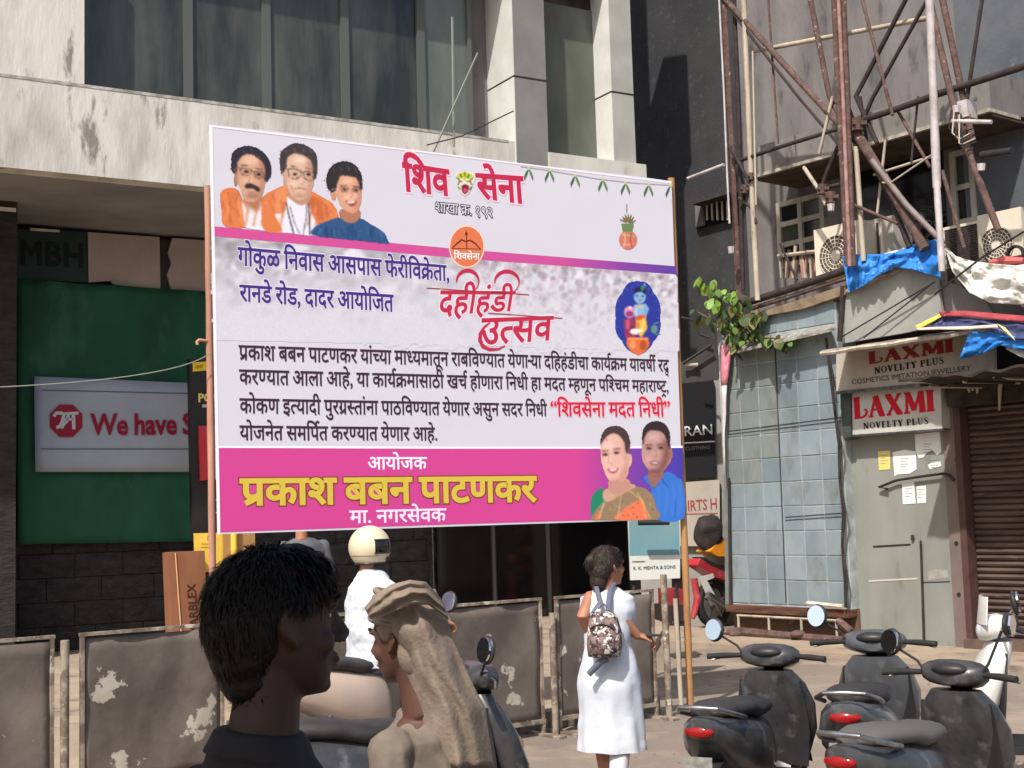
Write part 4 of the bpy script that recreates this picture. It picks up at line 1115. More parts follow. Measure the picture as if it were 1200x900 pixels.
for i_ in range(1500):
    x = rc_.uniform(250, 794); d_ = rc_.random() ** 1.5 * 105; y = ytop(x) + 1 + d_
    side = min(1, abs(x - 470) / 200)
    s_ = max(0, 1 - d_ / (62 + 44 * rc_.random())) * (.34 + .34 * rc_.random()) * (.72 + .5 * side)
    if x < 560: c_ = rc_.choice(((110, 108, 112), (134, 132, 132), (92, 92, 96), (160, 160, 164), (238, 234, 240)))
    else: c_ = rc_.choice(((96, 88, 98), (132, 104, 118), (150, 130, 132), (196, 170, 186), (120, 126, 118), (240, 234, 240), (170, 140, 150)))
    big = 1 + 2.6 * (x < 560) * rc_.random()
    rx, ry = rc_.uniform(1.2, 4) * big, rc_.uniform(1.5, 5) * (1 + .4 * (big - 1))
    ta = rc_.uniform(0, 3)
    pts = [(x + rx * math.cos(a) * (1 + .3 * math.sin(3 * a + ta)), max(ytop(x) + .5, y + ry * math.sin(a) * (1 + .3 * math.cos(2 * a + ta)))) for a in [k * .628 for k in range(10)]]
    OPS.append((1 + i_ * .001, pts, tuple(b0 * (1 - s_) + c0 * s_ for b0, c0 in zip(base_c, c_)), .9 if x > 560 else 1.6))
paint('crowd_print', 247, 274, 798, 414, 1.0, 1)
# woman and man at the lower right
def P1(x, y): return (685 + x * .1445, 485 + y * .1445)
sp([(540, 600), (470, 540), (520, 490), (600, 500), (680, 470), (760, 520), (800, 570), (806, 845), (580, 850)], (58, 116, 206), 3)
ps([(520, 520), (560, 610), (620, 560)], 1.6, (40, 88, 176), 5); ps([(620, 520), (680, 600)], 1.6, (34, 78, 160), 5); ps([(740, 700), (735, 840)], 1.6, (42, 92, 184), 5); ps([(460, 510), (500, 560)], 2, (40, 80, 168), 5)
sp([(520, 470), (640, 470), (620, 540), (560, 600), (520, 540)], (150, 104, 96), 5)
sp([(470, 220), (500, 150), (590, 125), (670, 170), (700, 270), (715, 330), (695, 390), (660, 440), (610, 490), (550, 490), (500, 430), (468, 370), (462, 300)], (190, 146, 138), 6)
sp([(640, 200), (690, 260), (700, 340), (660, 440), (610, 490), (560, 495), (620, 400), (640, 300)], (130, 84, 74), 7)
sp([(468, 230), (468, 150), (510, 80), (580, 58), (650, 80), (690, 150), (694, 250), (690, 290), (670, 230), (650, 170), (600, 140), (530, 140), (490, 190), (480, 250)], (52, 38, 44), 8)
for x, y in ((525, 282), (620, 278)): pp(el(x, y, 22, 8, 10), (60, 40, 44), 8); ps([(x - 35, y - 26), (x + 32, y - 30)], .9, (70, 48, 48), 8)
sp([(530, 390), (580, 385), (612, 392), (590, 420), (550, 418)], (150, 84, 86), 8); pp([(542, 394), (602, 394), (590, 406), (552, 406)], (230, 220, 222), 9); ps([(575, 290), (590, 345), (550, 350)], .8, (150, 104, 96), 8)
sp([(52, 700), (90, 630), (150, 600), (170, 700), (140, 820), (60, 850)], (34, 132, 100), 9)
sp([(50, 850), (110, 760), (180, 700), (300, 640), (400, 590), (500, 610), (560, 680), (582, 760), (585, 855), (50, 862)], (150, 124, 96), 9)
sp([(150, 640), (200, 600), (330, 560), (420, 590), (330, 640), (180, 720)], (208, 160, 142), 10)
sp([(250, 858), (300, 790), (400, 720), (470, 700), (500, 780), (510, 856)], (236, 120, 84), 10); sp([(80, 860), (110, 800), (135, 790), (125, 858)], (214, 120, 80), 10)
ps([(160, 720), (120, 855)], 1.2, (224, 206, 170), 11); ps([(300, 660), (270, 850)], 1.0, (206, 186, 140), 11); ps([(430, 640), (540, 850)], 1.4, (196, 170, 110), 11); ps([(360, 620), (470, 700), (500, 850)], 1.0, (220, 196, 140), 11)
for i_ in range(26):
    x = random.uniform(180, 560); y = random.uniform(640 if x > 300 else 720, 840); pp(el(x, y, 9, 6, 6), random.choice(((186, 160, 110), (112, 96, 80), (200, 176, 120))), 10)
ps([(190, 620), (210, 700), (300, 640)], .8, (190, 150, 90), 12)
sp([(200, 540), (340, 520), (380, 590), (330, 640), (220, 650)], (196, 144, 128), 10)
sp([(135, 230), (180, 160), (240, 140), (310, 180), (340, 250), (350, 320), (380, 330), (382, 400), (360, 440), (350, 500), (290, 560), (235, 580), (190, 530), (150, 440), (132, 340)], (226, 178, 162), 11)
sp([(310, 200), (345, 300), (356, 400), (350, 500), (290, 560), (240, 580), (300, 480), (320, 360)], (200, 146, 130), 12)
sp([(128, 260), (135, 180), (180, 115), (250, 96), (320, 120), (360, 180), (370, 260), (352, 325), (335, 300), (325, 240), (290, 185), (240, 160), (190, 180), (150, 225)], (74, 54, 56), 13)
for x, y in ((170, 332), (262, 318)): pp(el(x, y, 22, 9, 10), (64, 42, 46), 13); ps([(x - 30, y - 28), (x + 30, y - 34)], .9, (96, 66, 66), 13)
pp(el(180, 212, 5, 6, 8), (196, 40, 60), 13)
sp([(185, 448), (235, 452), (275, 436), (262, 472), (220, 484)], (176, 72, 84), 13); pp([(196, 452), (268, 442), (252, 464), (214, 468)], (240, 230, 230), 14); ps([(200, 330), (196, 400), (226, 408)], .8, (186, 132, 118), 13)
for (cx, cy, w_, h_, c_) in ((200, 260, 40, 40, (240, 200, 186)), (180, 400, 22, 28, (238, 190, 176)), (305, 400, 24, 34, (232, 180, 166)), (200, 360, 10, 34, (244, 204, 190)), (560, 190, 50, 28, (212, 172, 166)), (520, 370, 28, 28, (214, 168, 160)), (575, 320, 11, 34, (216, 176, 168))):
    pp(el(cx, cy, w_, h_, 14), c_, 12.5 if cx < 400 else 7.5, 2.2)
for (cx, cy, w_, h_, c_) in ((170, 322, 34, 16, (190, 140, 128)), (262, 308, 34, 16, (190, 140, 128)), (525, 276, 32, 15, (140, 98, 94)), (620, 272, 32, 15, (132, 90, 86)), (240, 560, 60, 20, (190, 136, 122)), (560, 470, 60, 18, (124, 80, 74)), (372, 350, 12, 40, (214, 160, 146)), (708, 330, 12, 40, (140, 96, 88))):
    pp(el(cx, cy, w_, h_, 14), c_, 12.6 if cx < 400 else 7.6, 1.6)
for x in (600, 660, 720, 770): ps([(x, 560), (x + 12, 680), (x - 6, 830)], 2.4, (74, 132, 218), 4.5, 1.6)
paint('portrait_of_couple', 686, 488, 803, 612, .6, 5)
# poles and frame behind the sheet
def upole(x, y0, x1, off, r, m, name='pole', z1=0.0):
    a = BP.hit(x, y0, off); b_ = BP.hit(x1, 600, off); n = 14
    b_ = V((b_.x, b_.y, z1)); pts = []; rr = []
    for i in range(n + 1):
        pts.append(a.lerp(b_, i / n)); rr.append(r * (1.0 if i % 2 else 1.12))
    return obj(name, G().tube(pts, rr, 10), m, hb, smooth=50)
upole(786.5, 209, 799.5, -.06, .030, bamboo)
pinkwood = mat('pale_pink_wood', srgb(190, 140, 118), srgb(160, 114, 96), rough=.7, sc=5, stretch=(1, 1, .3))
upole(243.5, 218, 249.5, -.06, .026, pinkwood)
obj('hook', G().tube([BP.hit(246, 400, -.05), BP.hit(233, 398.5, -.05), BP.hit(231, 400.5, -.05), BP.hit(231.5, 404, -.05)], .013, 8), pinkwood, hb, smooth=50)
for zf in (.05, .5, .95):
    a = V(q[0]).lerp(V(q[3]), zf); c = V(q[1]).lerp(V(q[2]), zf)
    obj('batten', G().tube([BP.pt(a.x + .03, a.y - .02, -.05), BP.pt(c.x - .03, c.y - .02, -.05)], .02, 8), bamboo, hb)
for i in range(1, 5):
    a = V(q[0]).lerp(V(q[1]), i / 5); c = V(q[3]).lerp(V(q[2]), i / 5)
    obj('batten', G().tube([BP.pt(a.x, a.y - .05, -.09), BP.pt(c.x, c.y + .03, -.09)], .02, 8), bamboo, hb)
# cord along the top, white hem
bgrid([(245.5, 146), (520, 180), (787, 213)], [(245.6, 148.5), (520, 182), (787, 215)], ink(236, 234, 240), 3, 'hem')
bgrid([(245.5, 146), (249, 146.4)], [(255, 626), (258.3, 626)], ink(240, 238, 244), 5, 'hem', 1)
# ---------------------------------------------------------------- right building
rb = thing('building', 'weathered grey building with sloping concrete sunshade, windows and a left wall toned dark for shade', 'building', UP.pt(0, 0))
def upx(P, x, y, off=0): return P.uz(x, y, off)[0]
zt_ = 13.0
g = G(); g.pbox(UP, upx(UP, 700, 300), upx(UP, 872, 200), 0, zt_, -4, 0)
obj('shade_toned_wall', g, shadewall, rb)
g = G(); g.pbox(UP, upx(UP, 872, 200), upx(UP, 1132, 200), 0, zt_ - .01, -4, -.002)
obj('wall', g, greywall, rb)
g = G(); g.pbox(UP, upx(UP, 1132, 200), upx(UP, 1420, 200), 0, zt_, -4, .05)
obj('side_wall', g, shadeblue, rb)
# sunshade slab over the windows
u0, z0 = UP.uz(886, 205, .95); u1, z1 = UP.uz(1092, 149, .95)
u2 = upx(UP, 1162, 140, .95)
g = G(); g.prism([UP.pt(u0, z0, 0), UP.pt(u0, z0, .95), UP.pt(u0, z0 + .42, .95), UP.pt(u0, z0 + .52, 0)], UP.d * (u2 - u0))
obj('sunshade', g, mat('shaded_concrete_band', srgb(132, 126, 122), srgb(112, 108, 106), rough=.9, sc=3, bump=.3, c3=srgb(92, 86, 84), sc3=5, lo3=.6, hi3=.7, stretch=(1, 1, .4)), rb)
g = G(); g.pbox(UP, u0 - .01, u2 + .01, z0 - .05, z0 - .004, .3, .99); obj('sunshade_lip', g, mat('broken_cream_edge', srgb(190, 182, 168), srgb(132, 122, 110), rough=.8, sc=7, bump=.3), rb)
g = G(); g.pbox(UP, u0, u2, z0 - .09, z0 - .054, .0, .92); obj('sunshade_underside', g, mat('brown_rotten_boards', srgb(92, 74, 62), srgb(58, 48, 42), rough=.95, sc=6, bump=.6, stretch=(.5, .5, 3)), rb)
# small barred ventilator at the left
u0v, z1v = UP.uz(816, 234); u1v, z0v = UP.uz(858, 258)
vent = G(); vent.pbox(UP, u0v, u1v, z0v, z1v, .001, .03); vt = obj('ventilator', vent, blackglass, rb)
obj('hood', pprism(UP, [(808, 236), (860, 219), (860, 225), (810, 240)], .35, .34), shadewall, vt)
obj('jamb', G().rbox(UP, 814, 238, 824, 264, .03, .08), greywall, vt)
for x in (828, 834, 840, 846, 852):
    obj('bar', G().tube([UP.hit(x, 236, .1), UP.hit(x + .8, 258, .1)], .018, 6), creampipe, vt)
# window frames
cream_w = mat('cream_window_wood', srgb(182, 176, 164), srgb(150, 142, 130), rough=.7, sc=6, stretch=(1, 1, .4))
def window(x0, y0, x1, y1, cols, rows, lab=None):
    ua, zb_ = UP.uz(x0, y1, .03); ub, ztp = UP.uz(x1, y0, .03)
    f = G(); w_ = .075
    for i in range(cols + 1):
        u = ua + (ub - ua) * i / cols; f.pbox(UP, u - w_ / 2, u + w_ / 2, zb_, ztp, .0, .08)
    for i in range(rows + 1):
        z = zb_ + (ztp - zb_) * i / rows; f.pbox(UP, ua - w_ / 2, ub + w_ / 2, z - w_ / 2, z + w_ / 2, .0, .077)
    fr = obj('window', f, cream_w, rb)
    for i in range(cols):
        for j in range(rows):
            p = G(); ca = ua + (ub - ua) * i / cols + w_ / 2; cb = ua + (ub - ua) * (i + 1) / cols - w_ / 2
            za = zb_ + (ztp - zb_) * j / rows + w_ / 2; zc = zb_ + (ztp - zb_) * (j + 1) / rows - w_ / 2
            p.pbox(UP, ca, cb, za, zc, .003, .03); obj('pane', p, darkglass if (i + j) % 2 else blackglass, fr)
    return fr
window(917, 228, 964, 312, 2, 3)
window(1122, 176, 1139, 262, 1, 2)
g = G(); g.rbox(UP, 1004, 196, 1112, 310, .001, .02); obj('dark_opening', g, blackglass, rb)
for i in range(9):
    pts = []
    cx, cz = UP.uz(1072 + random.uniform(-8, 8), 262 + random.uniform(-10, 10), .3)
    for k in range(16):
        a = k / 15 * 2 * math.pi; pts.append(UP.pt(cx + .30 * math.cos(a) * random.uniform(.9, 1.1), cz + .14 * math.sin(a), .3 + .05 * i / 3))
    obj('cable_coil', G().tube(pts, .014, 5), cable_m if i % 2 else darkrust, rb)
# stack of broken sticks on the roof by the window
sk = thing('stick_bundle', 'bundle of pale broken sticks leaning below the cream framed window', 'sticks', RF.hit(938, 318, -.9))
rs = random.Random(5)
for i in range(15):
    x = 914 + i * 3.0 + rs.uniform(-1, 1)
    obj('stick', G().tube([RF.hit(x + rs.uniform(-4, 4), 326, -.9), RF.hit(x, 288 + rs.uniform(0, 16), -.9)], rs.uniform(.014, .028), 6), (creampipe, rust, pinkwood)[i % 3], sk)
obj('stick', G().tube([RF.hit(912, 300, -.85), RF.hit(962, 294, -.85)], .03, 6), creampipe, sk)

# air conditioners
acm = mat('aged_cream_casing', srgb(226, 216, 196), srgb(204, 194, 176), rough=.5, sc=2, c3=srgb(146, 128, 108), sc3=5, lo3=.62, hi3=.74, stretch=(1, 1, .4))
def aircon(x0, y0, x1, y1, off, depth, fx, fy, fr, lab, grille=False):
    root = thing('air_conditioner', lab, 'air conditioner', RF.hit((x0 + x1) / 2, y1, off))
    ua, zb_ = RF.uz(x0, y1, off); ub, zt2 = RF.uz(x1, y0, off)
    b = G(); b.pbox(RF, ua, ub, zb_, zt2, off - depth, off); obj('casing', b, acm, root)
    fu, fz = RF.uz(fx, fy, off); r = fr
    c = RF.pt(fu, fz, off)
    fn2 = G()
    fn2.disc(c - RF.n * .004, RF.n, r, 28, 0, .002); gr = obj('fan_well', fn2, mat('fan_shadow', srgb(96, 84, 74), rough=.8), root)
    for k in range(5):
        rr_ = r * (.25 + .18 * k)
        pts = [RF.pt(fu + rr_ * math.cos(a * math.pi / 12), fz + rr_ * math.sin(a * math.pi / 12), off + .012) for a in range(25)]
        obj('guard_ring', G().tube(pts, .006, 5), acm, root)
    for k in range(20):
        a = k * math.pi / 10
        obj('guard_wire', G().tube([RF.pt(fu + r * .2 * math.cos(a), fz + r * .2 * math.sin(a), off + .014), RF.pt(fu + r * math.cos(a), fz + r * math.sin(a), off + .014)], .005, 4), acm, root)
    obj('hub', G().disc(RF.pt(fu, fz, off + .02), RF.n, r * .24, 16, 0, .012), acm, root)
    if grille:
        for k in range(14):
            z = zb_ + .06 + (zt2 - zb_ - .12) * k / 13
            obj('louvre', G().pbox(RF, ub + .02, ub + .42, z, z + .02, off - .06, off + .015), rust if k % 3 else acm, root)
        obj('side_casing', G().pbox(RF, ub + .002, ub + .48, zb_, zt2 + .02, off - depth, off), acm, root)
    return root
aircon(956.5, 257, 1008, 328, -.22, .36, 980, 300, .29, 'cream air conditioner with round fan guard beside the stick bundle')
aircon(1149, 242, 1196, 318, -.45, .36, 1168, 288, .24, 'cream air conditioner above the white tarpaulin, behind the leaning dark pole')
x = thing('air_conditioner', 'brown rusty louvred air conditioner between the white pole and the leaning pole', 'air conditioner', RF.hit(1130, 315, -.3))
ua, zb_ = RF.uz(1104, 318, -.4); ub, zt2 = RF.uz(1147, 258, -.4)
obj('casing', G().pbox(RF, ua, ub, zb_, zt2, -.8, -.4), acm, x)
for k in range(16):
    z = zb_ + .04 + (zt2 - zb_ - .1) * k / 15
    obj('louvre', G().pbox(RF, ua + .08, ub - .03, z, z + .022, -.4, -.385), darkrust, x)
x = thing('air_conditioner', 'grey and cream boxy unit right behind the thin cream pipe over the blue tarpaulin', 'air conditioner', RF.hit(1022, 305, -.3))
ua, zb_ = RF.uz(1008, 312, -.5); ub, zt2 = RF.uz(1046, 252, -.5)
obj('casing', G().pbox(RF, ua, ub, zb_, zt2, -.9, -.5), mat('grey_unit', srgb(184, 177, 166), srgb(150, 143, 134), rough=.6, sc=4), x)
for k in range(6):
    u = ua + .05 + k * .065
    obj('rib', G().pbox(RF, u, u + .025, zb_ + .05, zt2 - .06, -.5, -.48), acm if k % 2 else darkrust, x)

# ---------------------------------------------------------------- tiled cabin
tc = thing('tiled_cabin', 'lean-to cabin faced with grey blue tiles on a rusty base, plant on its corner', 'kiosk', RF.pt(upx(RF, 920, 740), 0))
OFF = .25
uA = upx(RF, 850, 560, OFF); uB = upx(RF, 989, 560, OFF)
zB = RF.uz(920, 709, OFF)[1]; zTp = RF.uz(920, 393, OFF)[1]; zTop = RF.uz(930, 362, OFF)[1]
g = G(); g.pbox(RF, uA - .03, uB + .02, zB - .02, zTop, -1.6, OFF + .000)
obj('body', g, grout, tc)
ts = .345; cols = round((uB - uA) / ts); tw = (uB - uA) / cols; rows = round((zTp - zB) / ts); th = (zTp - zB) / rows
tms = []
for i, m in enumerate(tilem):
    gg = G(); gg.sheet(lambda a, b: (a * (tw - .012), -.016 + .0, b * (th - .012)), 1, 1)
    gg = G(); e = .006
    gg.loft([[(0, 0, 0), (tw - .012, 0, 0), (tw - .012, 0, th - .012), (0, 0, th - .012)], [(0, -.014, 0), (tw - .012, -.014, 0), (tw - .012, -.014, th - .012), (0, -.014, th - .012)],
             [(e, -.020, e), (tw - .012 - e, -.020, e), (tw - .012 - e, -.020, th - .012 - e), (e, -.020, th - .012 - e)]])
    tms.append(gg.mesh('tile', m))
rz = math.atan2(RF.d.y, RF.d.x)
rs = random.Random(11)
def tile(u, z, k, off):
    o = bpy.data.objects.new('tile', tms[k]); COL.objects.link(o); o.parent = tc
    o.matrix_local = Matrix.Translation(RF.pt(u, z, off) - tc.location) @ Matrix.Rotation(rz, 4, 'Z') @ Matrix.Rotation(rs.uniform(-.008, .008), 4, 'X')
for i in range(cols):
    for j in range(rows):
        left = i < cols * .4
        k = 3 if (left and j > rows * .45 and rs.random() < .85) else rs.choice((0, 0, 1, 2))
        tile(uA + i * tw + .006, zB + j * th + .006, k, OFF - .010 + rs.uniform(-.002, .002))
for i in range(1, cols):
    tile(uA + i * tw + tw * .2 if i < cols - 1 else uB - tw, zTp + .06, rs.choice((0, 1, 2)), OFF - .010) if i * tw + uA > upx(RF, 884, 380, OFF) - .1 else None
def strip(x0, y0, x1, y1, w, m, off=OFF + .03, name='door_gap', th=.02):
    vs, fs = stroke2([(x0, y0), (x1, y1)], w)
    a = [RF.hit(x, y, off) for x, y in (vs[0], vs[2], vs[3], vs[1])]
    return obj(name, G().prism(a, RF.n * th), m, tc)
gap_m = mat('dark_joint', srgb(52, 56, 58), rough=.8)
strip(908, 404, 921, 706, 1.1, gap_m, OFF + .018, th=.004)
strip(851, 505.5, 985, 489, .8, gap_m, OFF + .018, th=.004); strip(851, 509.2, 985, 493.2, .7, gap_m, OFF + .019, th=.004)
strip(920, 606, 986, 601, .7, gap_m, OFF + .018, th=.004); strip(920, 609.5, 986, 605, .7, gap_m, OFF + .019, th=.004)
strip(848.5, 405, 852, 712, 4, mat('zinc_post', srgb(122, 128, 128), srgb(98, 102, 100), rough=.5, sc=5), OFF + .05, 'corner_post', .08)
strip(853.5, 560, 856, 708, 2, darkrust, OFF + .06, 'edge_rod')
obj('eave', G().prism([RF.hit(858, 408, OFF + .02), RF.hit(972, 384.5, OFF + .02), RF.hit(980, 387, OFF + .3), RF.hit(862, 414, OFF + .3)], (0, 0, .035)), mat('dirty_ledge', srgb(170, 168, 160), srgb(96, 86, 74), rough=.8, sc=8, bump=.4), tc)
obj('roof_edge', pprism(RF, [(858, 372), (885, 366), (940, 350), (990, 334), (990, 345), (940, 362), (886, 372), (860, 382)], OFF + .1, 1.7), mat('earthy_roof_edge', srgb(146, 128, 106), srgb(112, 96, 78), rough=.95, sc=5, bump=.7, c3=srgb(84, 88, 56), sc3=5, lo3=.6, hi3=.7), tc)
obj('roof_pipe', G().tube([RF.hit(872, 356, OFF + .15), RF.hit(890, 350, OFF + .15), RF.hit(940, 334, OFF + .15), RF.hit(992, 316, OFF + .15)], .05, 10), darkrust, tc, smooth=50)
obj('roof_pipe', G().tube([RF.hit(880, 362, OFF + .12), RF.hit(940, 343, OFF + .12), RF.hit(992, 326, OFF + .12)], .03, 8), rust, tc, smooth=50)
obj('pipe_mouth', G().ball(RF.hit(868, 352, OFF + .12), (.12, .1, .09)), mat('mossy_lump', srgb(86, 80, 66), srgb(60, 56, 46), rough=.95, sc=8, bump=.8), tc, smooth=True)
# rusty base under the cabin
uA0 = uA - .05; uB0 = upx(RF, 1000, 730, OFF)
obj('base_wall', G().pbox(RF, uA0, uB0, .06, zB - .03, -1.5, OFF - .1), mat('rusty_brown_base', srgb(116, 88, 70), srgb(84, 64, 52), rough=.9, sc=3, bump=.4, c3=srgb(140, 118, 96), sc3=6, lo3=.58, hi3=.68), tc)
obj('base_beam', G().pbox(RF, uA - .02, uB + .02, zB - .12, zB - .022, OFF - .1, OFF + .09), mat('split_brown_beam', srgb(110, 74, 58), srgb(66, 44, 38), rough=.9, sc=6, bump=.7, stretch=(.4, .4, 3)), tc)
pale = mat('pale_broken_batten', srgb(206, 196, 184), srgb(170, 156, 142), rough=.8, sc=6)
obj('batten', G().tube([RF.hit(946, 707, OFF + .12), RF.hit(988, 711, OFF + .12)], .035, 6), pale, tc)
zr_ = RF.uz(900, 723, OFF + .1)[1]
for x in (865.5, 901, 939, 980):
    uu = upx(RF, x, 730, OFF + .1); obj('rail_post', G().tube([RF.pt(uu, .1, OFF + .1), RF.pt(uu, zr_, OFF + .1)], .018, 6), creampipe, tc)
obj('rail', G().tube([RF.pt(upx(RF, 864, 723, OFF + .1), zr_, OFF + .1), RF.pt(upx(RF, 982, 723, OFF + .1), zr_, OFF + .1)], .018, 6), creampipe, tc)
obj('rail', G().tube([RF.hit(982, 727, OFF + .1), RF.hit(997, 740, OFF + .1)], .05, 6), rust, tc)
obj('iron_sill', G().tube([RF.hit(846, 741, OFF + .2), RF.hit(868, 741, OFF + .2), RF.hit(905, 744, OFF + .2), RF.hit(1002, 752, OFF + .2)], [.05, .07, .06, .05], 8), rust, tc)
for x in (864, 935): obj('iron_boot', G().ball(RF.hit(x, 743, OFF + .25), (.11, .08, .05)), rust, tc, smooth=True)

# pink and white plastic hanging at the cabin's corner
rings = []
for (x, y, w_) in ((849, 403, 1), (850.5, 405, 7), (851, 412, 8), (850.5, 425, 7.6), (849, 440, 6), (848.5, 452, 4.2), (848.5, 470, 3.6), (848.5, 486, 3.2), (848, 505, 1.8), (848.5, 530, 1.2), (849, 562, .8)):
    c = RF.hit(x, y, OFF + .14); r = w_ / 88
    rings.append([c + RF.d * r * math.cos(a * math.pi / 6) * (1 + .12 * math.sin(a * 3 + y)) - RF.n * r * .5 * math.sin(a * math.pi / 6) for a in range(12)])
pw = mat('pink_and_white_plastic', srgb(206, 112, 136), srgb(220, 160, 170), rough=.4, sc=9, bump=.4)
k = 5
ps_ = thing('plastic_sack', 'pink and white twisted plastic hanging from the left corner of the tiled cabin', 'plastic bag', RF.hit(849, 562, OFF + .14))
obj('pink_part', G().loft(rings[:k + 1]), pw, ps_, smooth=True); obj('white_tail', G().loft(rings[k:]), whitetarp, ps_, smooth=True)

# plant growing out of the cabin's upper corner
pl = thing('plant', 'green leafy plant sprouting over the upper left corner of the tiled cabin', 'plant', RF.hit(872, 385, OFF))
brs = [[(872, 388), (850, 372), (832, 350), (820, 325)], [(872, 386), (862, 362), (858, 345), (862, 338)], [(868, 384), (840, 378), (818, 366)], [(874, 390), (866, 400), (860, 412)], [(876, 396), (900, 396), (925, 398)], [(874, 384), (884, 372), (892, 365)], [(850, 370), (842, 345), (836, 330)], [(878, 392), (868, 376), (856, 362), (868, 350)], [(884, 396), (876, 384), (866, 392), (852, 388)]]
rs = random.Random(21)
lm = []
for m in leaf_m:
    gg = G()
    gg.add([(0, 0, 0), (.045, .03, .012), (.06, .075, 0), (.045, .115, -.012), (0, .16, -.03), (-.045, .115, -.012), (-.06, .075, 0), (-.045, .03, .012), (0, .04, .0), (0, .08, -.008), (0, .12, -.018)],
           [(0, 1, 8), (1, 2, 9, 8), (2, 3, 10, 9), (3, 4, 10), (4, 5, 10), (5, 6, 9, 10), (6, 7, 8, 9), (7, 0, 8)])
    lm.append(gg.mesh('leaf', m, smooth=True))
for b in brs:
    pts = [RF.hit(x, y, OFF + .12 + .1 * i / 3) for i, (x, y) in enumerate(b)]
    obj('branch', G().tube(pts, [.022 - .005 * i for i in range(len(pts))], 6), twig, pl)
def leafat(p, k, s):
    o = bpy.data.objects.new('leaf', lm[k]); COL.objects.link(o); o.parent = pl
    from mathutils import Euler
    o.matrix_local = Matrix.Translation(p - pl.location) @ Euler((rs.uniform(-2.2, -.6), rs.uniform(-.7, .7), rs.uniform(0, 6.3))).to_matrix().to_4x4() @ Matrix.Scale(s, 4)
for bi, b in enumerate(brs):
    n = (22, 20, 18, 14, 18, 26, 16, 26, 26)[bi]
    for i in range(n):
        t = rs.uniform(.15, 1) * (len(b) - 1); j = min(int(t), len(b) - 2); f = t - j
        x = b[j][0] + (b[j + 1][0] - b[j][0]) * f + rs.uniform(-7, 7); y = b[j][1] + (b[j + 1][1] - b[j][1]) * f + rs.uniform(-6, 7)
        k = rs.choice((0, 0, 1)) if bi in (0, 1, 6) and y < 360 else rs.choice((1, 2, 3, 4))
        leafat(RF.hit(x, y, OFF + .2 + rs.uniform(-.12, .2)), k, rs.uniform(.6, 1.25))

# ---------------------------------------------------------------- shop with the painted sheet door, signs and the shutter
sh = thing('shop', 'small shop with grey painted sheet door, torn posters and a half shaded brown roller shutter', 'shop', RF.pt(0, 0))
ud0 = upx(RF, 992, 620, .1); ud1 = upx(RF, 1113, 620, .1); uj = upx(RF, 1128, 620, .1); us = upx(RF, 1136, 620, .1); ue = upx(RF, 1330, 620)
zs = RF.uz(1060, 497, .1)[1]; zsh = RF.uz(1136, 440)[1]
obj('sheet_wall', G().pbox(RF, ud0, ud1, .06, zs + .1, -.1, .1), door_m, sh)
obj('wall', G().pbox(RF, ud0 + .01, ue, .06, zs + 1.9, -1.55, -.12), mat('dark_interior_wall', srgb(60, 52, 50), rough=.9), sh)
obj('door_jamb', G().pbox(RF, ud1 + .003, uj, .06, zs + .35, -.1, .13), mat('taupe_jamb', srgb(124, 108, 102), srgb(108, 94, 90), rough=.6, sc=2), sh)
obj('shutter_guide', G().pbox(RF, uj + .003, us, .06, zs + .45, -.1, .16), brownframe, sh)
sht = obj('roller_shutter', G().pbox(RF, us + .01, ue, .08, zs + .5, -.1, -.03), brownframe, sh)
n = 42; hh = (zs + .45 - .12) / n
sm_ = None
for i in range(n):
    if sm_ is None:
        gg = G(); Lg = ue - us - .02
        prof = [(0, 0), (-.030, hh * .2), (-.045, hh * .5), (-.030, hh * .8), (0, hh * .93)]
        gg.prism([(0, y, z) for y, z in prof], (Lg, 0, 0)); sm_ = gg.mesh('slat', shutter_m)
    o = bpy.data.objects.new('slat', sm_); COL.objects.link(o); o.parent = sht
    o.matrix_local = Matrix.Translation(RF.pt(us + .015, .12 + i * hh, -.028) - worg(sht)) @ Matrix.Rotation(rz, 4, 'Z')
obj('sill', G().pbox(RF, uj, ue, .06, .17, -.02, .22), mat('worn_brown_sill', srgb(110, 90, 78), srgb(84, 66, 58), rough=.9, sc=4), sh)
dr = obj('door', pprism(RF, [(1017, 636), (1078, 632), (1081, 754), (1019, 752)], .125, .02), door_m, sh)
obj('slot', pprism(RF, [(1023, 639.5), (1067, 637), (1067, 639.3), (1023, 642)], .128, .004), darkrust, dr)
obj('door_edge', pprism(RF, [(1077.5, 634), (1079.3, 634), (1083.5, 754), (1081.5, 754)], .14, .014), darkrust, dr)
obj('handle', pprism(RF, [(1067, 627), (1069.5, 627), (1070, 633), (1067.5, 633)], .16, .03), darkrust, dr)
obj('seam', pprism(RF, [(1018, 680), (1075, 677), (1075, 679), (1018, 682)], .130, .005), mat('chipped_paint', srgb(186, 182, 172), rough=.8), dr)
obj('seam', pprism(RF, [(1081, 682), (1113, 681), (1113, 682.2), (1081, 683.2)], .104, .004), darkrust, sh)
obj('chips', pprism(RF, [(1087, 670), (1095, 667), (1110, 668), (1112, 677), (1088, 680)], .1035, .003), mat('chipped_paint', srgb(160, 156, 146), srgb(140, 138, 130), rough=.8, sc=12), sh)
for (x, y) in ((1121.5, 539), (1120.5, 637), (1123.5, 697)): obj('hole', G().disc(RF.hit(x, y, .134), RF.n, .03, 10, 0, .003), black_plastic, sh)
